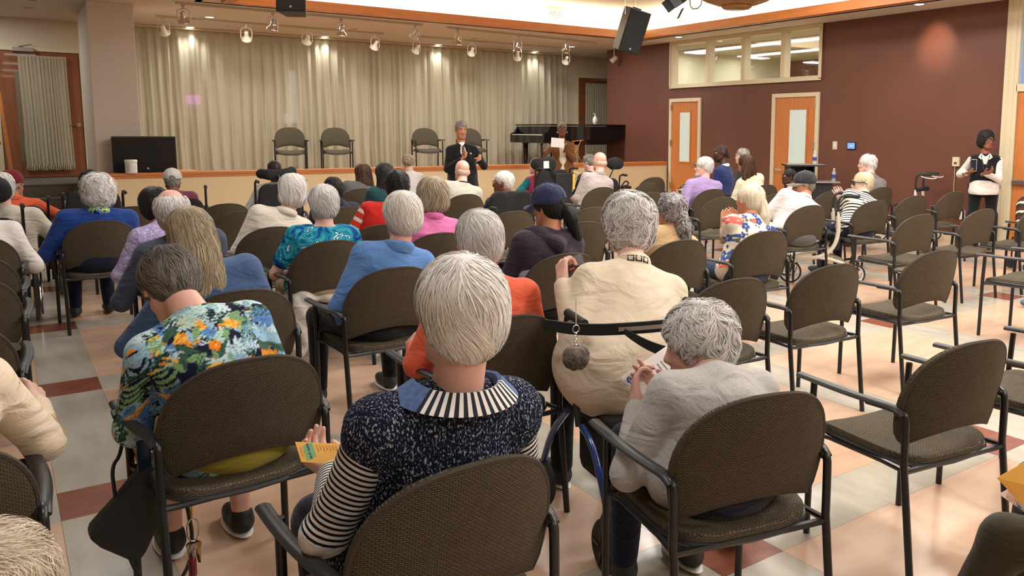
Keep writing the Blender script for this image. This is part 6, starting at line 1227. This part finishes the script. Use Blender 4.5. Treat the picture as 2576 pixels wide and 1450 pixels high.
c0 = (onstrap(.65, .70)[0]); text('lettering', 'Evolution', (float(c0[0]), float(c0[1])-.022, float(c0[2])-.001), .026, PAPER, bs, basis(unit(V3(1, .28, 0)), V3(0, 0, 1), unit(V3(.28, -1, 0))))
# pompom keyring hanging from the strap
px_ = atY(1449, 800, 2.03); t_ = thing('pompom_keyring', tuple(px_), 'grey-brown fur pompom on a ring hanging from the rollator strap over the cream sweater', 'keyring')
MB().tube([(0, 0, .06), (0, 0, -.02)], .0015, 5).build('cord', mat('cord_cream', srgb(215, 200, 175), .7), t_); ring(MB(), (0, 0, -.035), .012, .0016, 16, 'y').build('split_ring', CHROME, t_, smooth=True)
ch_ = MB()
for k in range(7): ring(ch_, (0, 0, -.052-k*.009), .005, .0012, 10, 'y' if k % 2 else 'x')
ch_.build('chain', CHROME, t_); pz = atY(1447, 900, 2.03)-px_; s = SDF(); s.ell((0, 0, float(pz[2])), V3(.040, .034, .036)); sf = SDF(); sf.p = list(s.p); s.noise(curl(3, 110), .004); V, F = s.mesh(.005); me = npmesh('fur', V, F); setcol(me, np.full((len(V), 3), .4)); FURM = hairmat('pompom', srgb(70, 60, 52), srgb(150, 136, 122)); po = link('pompom', me, FURM, t_)
g_ = strands(sf, V3(0, 0, float(pz[2])+.03), np.eye(3), 1, 1800, 3, .022, .0016, .006, .004, 4, 0, None, flow=2.5, ff=150)
if g_: me = npmesh('fur', g_[0], g_[1]); setcol(me, np.stack([g_[2]]*3, 1)); link('fur', me, FURM, po, kind='stuff')
# ---- sheets and leaflets
def sheet(name, pts, m, label, cat, th=.0012):
    c = np.mean(pts, 0); t = thing(name, tuple(c), label, cat); P_ = [np.array(p_)-c for p_ in pts]; n = unit(np.cross(P_[1]-P_[0], P_[3]-P_[0])); n = n if n@(CAMP-c) > 0 else -n
    mb = MB(); mb.v = [tuple(p_) for p_ in P_]+[tuple(p_-n*th) for p_ in P_]; mb.f = [(0, 1, 2, 3), (7, 6, 5, 4), (0, 4, 5, 1), (1, 5, 6, 2), (2, 6, 7, 3), (3, 7, 4, 0)]; mb.build('sheet', m, t)
    ex = unit(P_[1]-P_[0]); ey = unit(np.cross(n, ex)); return t, basis(ex, ey, n), np.linalg.norm(P_[1]-P_[0]), np.linalg.norm(P_[3]-P_[0]), P_, n
INK = mat('ink_black', (.03, .03, .035), .7); INKB = mat('ink_blue', srgb(45, 80, 150), .7); INKR = mat('ink_red', srgb(200, 90, 95), .7); GREENP = mat('print_green', srgb(130, 185, 140), .7); ORNG = mat('print_orange', srgb(246, 188, 92), .7)
def quad(parent, R, c, u, v, w_, h_, m, name, lift=.0006, rad=0):
    a = MB().b2(-w_/2, w_/2, -h_/2, h_/2, 0, .0004).build(name, m, parent); a.matrix_local = Matrix.Translation(tuple(c+R@V3(u, v, lift))) @ Matrix([list(map(float, r)) for r in R]).to_4x4(); return a
# white leaflet read by the grey cardigan: page frame from its left corner
A0 = atY(1562, 950, 2.02); B0 = atY(1690, 862, 2.05); D0 = atY(1612, 1010, 1.985); C0_ = B0+(D0-A0)*2.2; D1 = A0+(D0-A0)*2.2
t_, R_, W_, H_, P_, n_ = sheet('leaflet', [D1, A0, B0, C0_], PAPER, 'white leaflet with rows of small characters held by the person in the grey cardigan', 'leaflet')
if True:
    ex = unit(P_[1]-P_[0]); ex = -ex; ey = unit(np.cross(n_, ex)); R_ = basis(ex, ey, n_); o_ = P_[1]; up_ = unit(P_[2]-P_[1]); L1 = np.linalg.norm(P_[2]-P_[1]); L0 = np.linalg.norm(P_[0]-P_[1]); ex = unit(P_[0]-P_[1])
    Rt = basis(ex, up_, unit(np.cross(ex, up_)));  Rt[:, 1] = np.cross(Rt[:, 2], ex)
    lf = .0008 if Rt[:, 2]@n_ > 0 else -.0008
    rows = ['人個計，我是英文', '三年來我在社區服', '務長者家庭和學生', '爭取更多的房屋和', '老人中心的資源。', '我會努力工作保護', '每一位居民的權利', '請投票給我，謝謝']
    text('heading', '陳文', tuple(o_+ex*L0*.30+up_*L1*.90+n_*.0008), .024, INKB, t_, Rt, .0002, 'LEFT')
    for k, s_ in enumerate(rows): text('text_line', s_+s_[::-1][:6], tuple(o_+ex*L0*.14+up_*L1*(.80-.075*k)+n_*.0008), .0072, INK, t_, Rt, .0001, 'LEFT')
    for k, (ch, c_) in enumerate((('N', INKB), ('C', INKR), ('E', INKR))):
        cc = o_+ex*(.022+.024*k)+up_*.018+n_*.0006; d_ = MB().lathe([(.0001, .0004), (.0095, .0004), (.0098, 0)], n=20).build('badge', c_ if k == 0 else mat('badge_pink', srgb(236, 196, 196), .7), t_); d_.matrix_local = Matrix.Translation(tuple(cc)) @ Matrix([list(map(float, r)) for r in Rt]).to_4x4()
        text('badge_letter', ch, tuple(cc+n_*.0008), .013, PAPER, t_, Rt, .0002)
    q_ = quad(t_, Rt, o_, .105, .016, .04, .012, ORNG, 'pencil_print'); text('text_line', 'ooooooooooo  ooooooo  o  ooooooooo', tuple(o_+ex*.012+up_*.004+n_*.0008), .0045, INKB, t_, Rt, .0001, 'LEFT')
# orange flyer held by the speckled vest
def flyer(pts, label, words):
    t_, R_, W_, H_, P_, n_ = sheet('flyer', pts, ORNG, label, 'flyer'); ey = unit(P_[3]-P_[0]); ex = unit(P_[1]-P_[0]); Rt = basis(ey, -ex, unit(np.cross(ey, -ex))); Rt[:, 1] = np.cross(Rt[:, 2], ey)
    lf = n_*.0007; c_ = P_[0]+ex*W_*.26+ey*H_*.45; a = MB().b2(-H_*.36, H_*.36, -W_*.10, W_*.10, 0, .0003).build('green_panel', GREENP, t_, bev=0); a.matrix_local = Matrix.Translation(tuple(c_+lf)) @ Matrix([list(map(float, r)) for r in Rt]).to_4x4()
    text('lettering', words[0], tuple(c_+lf*2), H_*.13, INK, t_, Rt, .0001); text('lettering', words[1], tuple(P_[0]+ex*W_*.09+ey*H_*.5+lf*2), H_*.10, mat('ink_tan', srgb(200, 140, 90), .7), t_, Rt, .0001)
    for k in range(7): text('text_line', 'lllll lll llllll ll llll'[:22-(k*5) % 9], tuple(P_[0]+ex*W_*(.46+.07*k)+ey*H_*.12+lf*2), H_*.07, mat('ink_brown', srgb(190, 130, 60), .7), t_, Rt, .0001, 'LEFT')
    return t_
z_ = .735; f0 = [atz(742, 1112, z_+.02), atz(856, 1117, z_+.02), atz(846, 1168, z_-.015), atz(758, 1163, z_-.015)]
flyer(f0, 'orange flyer with a green panel held by the speckled navy vest', ('READY PLAN', 'VOTE FOR'))
sheet('flyer', [p_+V3(.006, .004, -.003) for p_ in f0], PAPER, 'white sheet sticking out behind the orange flyer of the speckled vest', 'sheet')
E2_ = [atz(2508, 1203, .72), atz(2582, 1160, .76), atz(2640, 1235, .70), atz(2570, 1270, .66)]
flyer([E2_[0], E2_[1], E2_[2], E2_[3]], 'orange flyer with a green panel above the dark knee at the lower right edge', ('MARCH', 'VOTE FOR'))
w0 = [atz(2513, 1244, .66), atz(2535, 1232, .67), atz(2612, 1290, .64), atz(2575, 1288, .62)]
t_, R_, W_, H_, P_, n_ = sheet('flyer', w0, PAPER, 'white flyer with red and blue lettering under the orange one at the right edge', 'flyer')
ex = unit(P_[3]-P_[0]); ey = unit(np.cross(n_, ex)); Rt = basis(ex, ey, n_); text('lettering', 'VOTE', tuple(P_[0]*.62+P_[2]*.3+n_*.0008), .014, INKR, t_, Rt, .0001); text('lettering', 'Bi', tuple(P_[3]*.75+P_[0]*.1+n_*.0008), .024, INKB, t_, Rt, .0001)
k0 = [atY(1418, 672, 2.80), atY(1433, 645, 2.82), atY(1475, 637, 2.84), atY(1483, 668, 2.80)]
k0 = [atY(1421, 700, 2.78), atY(1420, 650, 2.82), atY(1462, 636, 2.86), atY(1482, 682, 2.80)]
t_, R_, W_, H_, P_, n_ = sheet('leaflet', k0, mat('print_dark', srgb(42, 36, 40), .5), 'dark printed card held up by the person in the cream sweater', 'leaflet')
ex = unit(P_[2]-P_[1]); ey = unit(np.cross(n_, ex)); Rt = basis(ex, ey, n_); c_ = sum(P_)/4
for k in range(4): text('text_line', 'llll ll lll l', tuple(c_+ex*(.018+.011*k)-ey*.0+n_*.0008), .011, PAPER if k else mat('ink_peach', srgb(240, 170, 140), .7), t_, basis(ey, -ex, n_), .0001)
text('lettering', 'EB', tuple(c_-ex*.032+ey*.012+n_*.0008), .014, PAPER, t_, Rt, .0001); MB_ = quad(t_, Rt, c_, -.03, -.012, .035, .006, mat('ink_redder', srgb(220, 60, 60), .6), 'stripe_print')
p = atY(1936, 537, 5.0); t_, R_, W_, H_, P_, n_ = sheet('flyer', [atY(1918, 525, 5.0), atY(1938, 528, 4.98), atY(1937, 544, 4.98), atY(1918, 542, 5.0)], ORNG, 'small orange flyer behind the pale blond ponytail', 'flyer')
p = atY(1190, 540, 6.9); sheet('flyer', [atY(1172, 533, 7.5), atY(1194, 530, 7.6), atY(1190, 541, 7.4), atY(1166, 545, 7.4)], PAPER, 'white and orange papers on the lap before the dark wheelchair back', 'sheet')
# ---- handbag on the arm of the tropical-shirt chair
hb = atz(306, 1300, .36); t_ = thing('handbag', (.255, 2.90, 0), 'black leather handbag hanging from the armrest of the tropical-shirt chair', 'handbag'); LEA = mat('black_leather', (.012, .012, .013), .45, bump=.25, bscale=260)
bp = [(388, 1160), (352, 1172), (285, 1255), (222, 1325), (221, 1345), (250, 1368), (320, 1398), (350, 1398), (365, 1375), (400, 1300), (404, 1200)]
bl_ = [atY(x, y, 2.90)-V3(.255, 2.90, 0) for x, y in bp]; MB().prism([(float(v[0]), float(v[2])) for v in bl_], -.05, .03, 'y').build('bag_body', LEA, t_, bev=.018, smooth=True)
MB().tube(sm([(.02, .05, .64), (.0, .04, .50), (-.03, .03, .47), (-.03, .0, .40), (-.02, -.03, .24), (.02, -.06, .10), (.10, -.13, .07), (.16, -.2, .22), (.14, -.2, .42)]), .006, 6).build('shoulder_strap', LEA, t_, smooth=True)
MB().b2(-.02, .07, .0, .06, .632, .646).build('strap_loop', LEA, t_, bev=.003); MB().b2(.035, .075, -.035, -.02, .44, .56).build('phone_pouch', mat('navy_gloss', (.01, .02, .05), .15), t_, bev=.006)
for zz in (.57, .545): ring(MB(), (.05, -.02, zz), .010, .0018, 12, 'y').build('clip_ring', CHROME, t_, smooth=True)
kk = thing('key_bunch', (.405, 2.66, 0), 'bunch of keys on a carabiner hanging below the tropical-shirt chair seat', 'keys')
MB().tube([(0, 0, .40), (0, 0, .355)], .004, 6).build('clasp', mat('gold', (.8, .55, .2), .25, metal=1), kk); MB().tube(sm([(0, 0, .355), (-.016, 0, .34), (-.016, 0, .29), (0, 0, .275), (.016, 0, .29), (.016, 0, .34), (0, 0, .355)]), .0025, 6).build('carabiner', CHROME, kk, smooth=True)
for k in range(7):
    a = k*.9; MB().box((.014*math.cos(a), .012*math.sin(a), .235), (.010, .002, .055), rotz(a)@rotx(.25*math.cos(a))).lathe([(.001, -.001), (.011, -.001), (.011, .001), (.001, .001)], (.012*math.cos(a), .012*math.sin(a), .265), 10, rotx(1.5)).build('key', CHROME if k % 3 else mat('brass_key', (.5, .35, .15), .3, metal=1), kk)
MB().lathe([(.007, 0), (.012, .01), (.012, .055), (.008, .065)], (-.008, -.008, .165), 12).build('torch', mat('dark_red_gloss', (.12, .01, .012), .2), kk, smooth=True)
# second bag / shoe shape behind the handbag
# light coat left on the seat edge of the teal-blouse chair
ct = thing('folded_coat', (1.50, 5.18, 0), 'crumpled pale coat hanging off the seat under the teal and blue blouse', 'coat')
s = SDF(); s.ell((.25, .12, .47), V3(.27, .22, .035), None, .03); s.cone((-.02, .0, .46), (-.10, -.02, .18), .075, .085, .06); s.cone((-.04, .12, .46), (-.12, .10, .26), .06, .07, .06); s.noise(wrinkle(41, 26), .010); s.noise(wrinkle(42, 12), .008); V, F = s.mesh(.01); link('coat_cloth', npmesh('coat', V, F), cloth('pale_coat', srgb(190, 182, 172)), ct)
# ---- canister, bottles, sanitizer
t_ = thing('wipes_canister', tuple(atY(331, 436, 12.98)), 'white round canister of wipes standing before the floor loudspeaker', 'canister'); t_.location.z = .925
CW = mat('canister_white', srgb(226, 222, 216), .4)
MB().lathe([(.07, 0), (.074, .01), (.074, .145), (.07, .15)], n=28).build('tub', CW, t_, smooth=True); MB().lathe([(.078, .148), (.08, .152), (.08, .176), (.074, .186), (.001, .188)], n=28).build('lid', WHITEP, t_, smooth=True)
for k in range(9): text('label_print', 'lllll lll llll', (-.045, -.0765+.012*0, .125-k*.012), .012, mat('print_mauve', srgb(120, 105, 150), .7), t_, basis(unit(V3(1, -.35, 0)), V3(0, 0, 1), unit(V3(-.35, -1, 0))), .0001)
for k in range(5): text('label_print', 'lllll', (.043, -.064, .125-k*.012), .012, MATS['print_mauve'], t_, basis(unit(V3(1, .75, 0)), V3(0, 0, 1), unit(V3(.75, -1, 0))), .0001)
def bottle(px, py, Y, label, h_=.2, z=None):
    p = atY(px, py, Y); t_ = thing('water_bottle', tuple(p), label, 'bottle'); W = mat('bottle_plastic', (.75, .8, .85), .08, alpha=.35)
    MB().lathe([(.028, 0), (.032, .01), (.032, .13), (.026, .155), (.013, .18), (.013, .19)], n=20).build('bottle_body', W, t_, smooth=True); MB().lathe([(.0325, .055), (.033, .06), (.033, .105), (.0325, .11)], n=20).build('label_band', mat('label_blue', srgb(50, 80, 160), .4), t_, smooth=True); MB().lathe([(.015, .188), (.015, .205), (.001, .206)], n=14).build('cap', WHITEP, t_, smooth=True); return t_
LX, LY = 10.15, 8.45
zt = float(atY(2045, 412, LY)[2]); zl = float(atY(2100, 456, LY-.35)[2])
lt = thing('presentation_cart', (LX, LY, 0), 'black two-tier cart with grey tops standing before the second narrow-window door', 'cart', rz=DN(-38)); TOPM = mat('grey_laminate', srgb(150, 148, 144), .4)
MB().b2(-.29, .29, -.24, .24, zt-.025, zt).build('top', TOPM, lt, bev=.004); MB().b2(-.292, .292, -.242, .242, zt-.03, zt-.004).build('top_edge', BLACKP, lt)
MB().b2(-.25, -.23, -.2, .2, .08, zt-.03).build('side_panel', BLACKP, lt); MB().b2(.12, .14, -.2, .2, .08, zt-.03).build('side_panel', BLACKP, lt); MB().b2(-.23, .12, .18, .2, .08, zt-.03).build('back_panel', BLACKP, lt)
MB().b2(-.23, .12, -.2, .18, zl+.05, zl+.07).build('shelf', TOPM, lt); MB().b2(.02, .52, -.26, .22, zl-.02, zl).build('lower_top', TOPM, lt, bev=.004); MB().b2(.10, .42, -.18, .16, .1, zl-.02).build('lower_cabinet', BLACKP, lt)
for sx, sy in ((-.24, -.2), (-.24, .2), (.45, -.2), (.45, .2)): MB().lathe([(.001, .0), (.03, .0), (.03, .06), (.001, .1)], (sx, sy, 0), 12).build('caster', RUBBER, lt)
MB().b2(-.25, .45, -.21, .21, .08, .11).build('base', BLACKP, lt)
p = CAMP+ray(2050, 411)*1; 
def bottle_at(px, pyb, z, label):
    p = atz(px, pyb, z); p[2] = z; t_ = bottle(px, pyb, 8.4, label); t_.location = p; return t_
bb = bottle_at(2050, 410, zt, 'water bottle with a blue label standing on top of the black cart'); bb.location = (LX+.12, LY-.12, zt)
bb = bottle_at(2091, 452, zl, 'water bottle with a blue label standing on the lower tier of the black cart'); bb.location = (LX+.22, LY-.42, zl)
p27 = atY(1722, 497, 7.62); t_ = thing('travel_mug', tuple(p27), 'white patterned travel mug held by the person in the lilac t-shirt', 'mug')
MB().lathe([(.03, 0), (.036, .01), (.04, .11), (.036, .12)], n=20).build('mug_body', blobmat('mug_print', [srgb(228, 228, 232), srgb(228, 228, 232), srgb(60, 70, 110)], 90, 1, [0, .5, .55]), t_, smooth=True); MB().lathe([(.038, .12), (.036, .145), (.001, .15)], n=20).build('lid', GREYP, t_, smooth=True)
# ---- grand piano
PB = mat('piano_lacquer', (.004, .004, .006), .08, spec=.4, coat=.35); pn = thing('grand_piano', (9.0, 13.95, .72), 'black lacquered grand piano on the right of the stage behind the speaking woman', 'piano', rz=DN(-2))
def out(sc_=1, o=0): return sm([(0+o, 0-o), (1.0, 0-o), (1.6, .02-o), (2.2, .10-o), (2.38+o, .35), (2.30+o, .62), (1.95, .80+o), (1.45, .95+o), (1.0, 1.30+o), (.3, 1.42+o), (0+o, 1.42+o)], 2)
po_ = [(float(a[0]), float(a[1])) for a in out()]; lp_ = [(float(a[0])*1.01-.02, float(a[1])*1.02-.02) for a in out()]
MB().prism(po_, .62, .90).build('rim', PB, pn); MB().prism(lp_, .915, .945).build('lid', PB, pn, bev=.004)
MB().b2(-.16, .02, .0, 1.42, .56, .72).build('key_bed', PB, pn, bev=.01)
for q in (0, 1.36): MB().prism([(-.16, .72), (-.14, .76), (-.07, .78), (-.02, .86), (.0, .90), (.0, .72)], q, q+.06, 'y').build('cheek', PB, pn)
kb = MB().b2(-.14, -.02, .06, 1.36, .72, .735).build('white_keys', mat('ivory', srgb(235, 230, 215), .3), pn); mk_ = MB()
for k in range(36): mk_.b2(-.10, -.02, .08+k*.0355, .09+k*.0355, .735, .745)
mk_.build('black_keys', PB, pn, kind='stuff')
for (lx, ly) in ((.12, .12), (.12, 1.25), (2.1, .35)):
    MB().lathe([(.085, .62), (.09, .56), (.06, .52), (.055, .35), (.04, .10), (.045, .08), (.03, .06)], (lx, ly, 0), 8).build('leg', PB, pn); MB().lathe([(.001, 0), (.03, .0), (.03, .05), (.001, .06)], (lx, ly, 0), 10).build('caster', mat('brass_rim', (.6, .4, .18), .25, metal=1), pn)
MB().b2(.8, 1.6, .1, .8, .52, .62).build('underframe', PB, pn); MB().b2(.5, .62, .6, .8, .12, .62).b2(.44, .66, .5, .9, .08, .12).build('pedal_lyre', PB, pn)
MB().b2(2.15, 2.3, .05, .09, .30, .42).build('tag', PAPER, pn) if 0 else None
pz_ = atY(1497, 309, 14.4); t_ = thing('sanitizer_bottle', (float(pz_[0]), 14.4, .72+.945), 'white pump bottle of hand sanitizer standing on the closed piano lid', 'bottle')
s = SDF(); s.ell((0, 0, .085), V3(.058, .036, .095), None, .02); s.plane((0, 0, .002), (0, 0, -1)); V, F = s.mesh(.006); link('bottle_body', npmesh('sb', V, F), CW, t_); MB().lathe([(.016, .165), (.018, .17), (.018, .19), (.006, .20), (.006, .23)], n=14).tube([(0, 0, .228), (.0, 0, .236), (-.045, 0, .232)], .007, 8).build('pump', WHITEP, t_, smooth=True); MB().b2(-.012, .004, -.037, -.034, .05, .066).build('emblem', mat('label_dot', srgb(120, 110, 130), .6), t_)
st_ = thing('music_stand', (float(atY(1450, 400, 13.6)[0]), 13.6, .72), 'thin wooden and metal stand with crossed legs under the front of the piano', 'stand')
MB().tube([(-.25, 0, 0), (.15, .05, .62)], .012, 6).build('leg', TRIMW, st_); MB().tube([(.2, 0, 0), (-.05, .05, .60)], .010, 6).build('leg', TRIMW, st_); MB().tube([(-.08, .05, .60), (.2, .05, .62)], .010, 6).build('crossbar', TRIMW, st_)
# ---- things held by standing people
w = g37['O']; _a = [a for a in g37['arms'] if a[3] > 0][0]; pm = g37['O']+_a[2]+unit(g37['r']*.2+g37['f']*.7+V3(0, 0, .4))*.075+g37['f']*.015+V3(0, 0, .02); t_ = thing('microphone', tuple(pm), 'black handheld microphone in the right hand of the woman in the brown cardigan', 'microphone')
MB().lathe([(.012, -.14), (.016, -.13), (.02, .05), (.024, .06)], n=14).build('handle', BLACKP, t_, smooth=True); MB().ell((0, 0, .085), (.028, .028, .032), 14).build('mesh_head', mat('mic_mesh', (.03, .03, .032), .5, metal=.6, bump=.8, bscale=400), t_, smooth=True)
pp_ = [atY(1386, 370, 11.15), atY(1387, 346, 11.17), atY(1420, 349, 11.14), atY(1418, 372, 11.13)]; sheet('paper_sheet', pp_, PAPER, 'white sheet of paper held up by the woman in the brown cardigan', 'paper')
_a = [a for a in g35['arms'] if a[3] > 0][0]; ph = g35['O']+_a[2]+unit(-g35['r']*.7+g35['f']*.5+V3(0, 0, .3))*.10+V3(0, 0, .075); t_ = thing('mobile_phone', tuple(ph), 'mobile phone in a pale case held by the woman in the black vest', 'phone', rz=DN(110)); MB().b2(-.038, .038, -.006, .006, -.078, .078).build('phone_case', mat('case_pink', srgb(210, 190, 180), .4), t_, bev=.004); MB().b2(-.034, .034, -.0075, -.006, -.072, .072).b2(-.034, .034, .006, .0075, -.072, .072).build('phone_screen', mat('screen_black', (.015, .02, .03), .08), t_)
# ---- right edge: legs of a seated person, shoe, striped bag
kn = atz(2412, 1345, .50); DG = DARKG
s = SDF(); K1 = np.array([2.02, 1.02, .50]); HP = np.array([2.42, .62, .52]); AN = np.array([1.86, 1.08, .08]); O_ = np.array([2.42, .62, 0.])
person('person cut by the lower right corner, one knee in dark olive trousers showing', (2.62, .55, 1.2), (2.55, .45), yaw=DN(48), skin_='pale', hair='short', hc='grey', top=cloth('black_leather_coat', (.015, .015, .016), rough=.4), pants=DG, legs=((np.array([2.02, .98, .50]), np.array([1.86, 1.10, .10])), (np.array([2.45, 1.10, .50]), np.array([2.45, 1.16, .10]))), nstr=300, hands=False, faced=False)
chair_at(2.60, .42, DN(44), 'dark armchair at the lower right corner, only the tip of its arm showing')
t_ = person('person cut by the right edge, one leg with a blue-grey running shoe showing', (8.35, 3.50, 1.2), (8.3, 3.40), yaw=DN(70), skin_='pale', hair='short', hc='grey', top=cloth('jeans_jacket', srgb(80, 100, 140)), pants=cloth('pale_jeans', srgb(110, 140, 185)), legs=((np.array([7.80, 3.25, .50]), np.array([7.36, 3.44, .10])), (np.array([7.95, 3.65, .50]), np.array([7.95, 3.7, .10]))), shoes=srgb(84, 96, 116), nstr=300, hands=False, faced=False)
bg = thing('striped_bag', (9.15, 4.45, 0), 'dark bag with maroon and cream diagonal stripes on a small walker at the right edge', 'bag')
s = SDF(); s.cone((-.05, 0, .40), (.15, .1, .72), .10, .10, .1); s.cone((.25, 0, .40), (.2, .05, .75), .12, .08, .1); V, F = s.mesh(.012); me = npmesh('bagm', V, F); v_ = V[:, 2]*.8+V[:, 0]*.9; Cc = np.tile(np.array(srgb(38, 38, 30)), (len(V), 1)); fr_ = (v_/.13) % 1; Cc[fr_ < .18] = srgb(220, 205, 170); Cc[(fr_ > .3) & (fr_ < .6)] = srgb(84, 30, 34); setcol(me, Cc); link('bag_body', me, vmat('striped_cloth'), bg)
for (wx, wy) in ((-.1, -.1), (.3, -.1), (.1, .2)): MB().lathe([(.02, -.018), (.06, -.018), (.06, .018), (.02, .018)], (wx, wy, .06), 16, roty(math.pi/2)).build('wheel', RUBBER, bg, smooth=True); MB().tube([(wx, wy, .06), (wx, wy, .36)], .010, 6).build('post', BLACKM, bg)
MB().b2(-.12, .34, -.12, .22, .30, .33).build('shelf', BLACKP, bg)
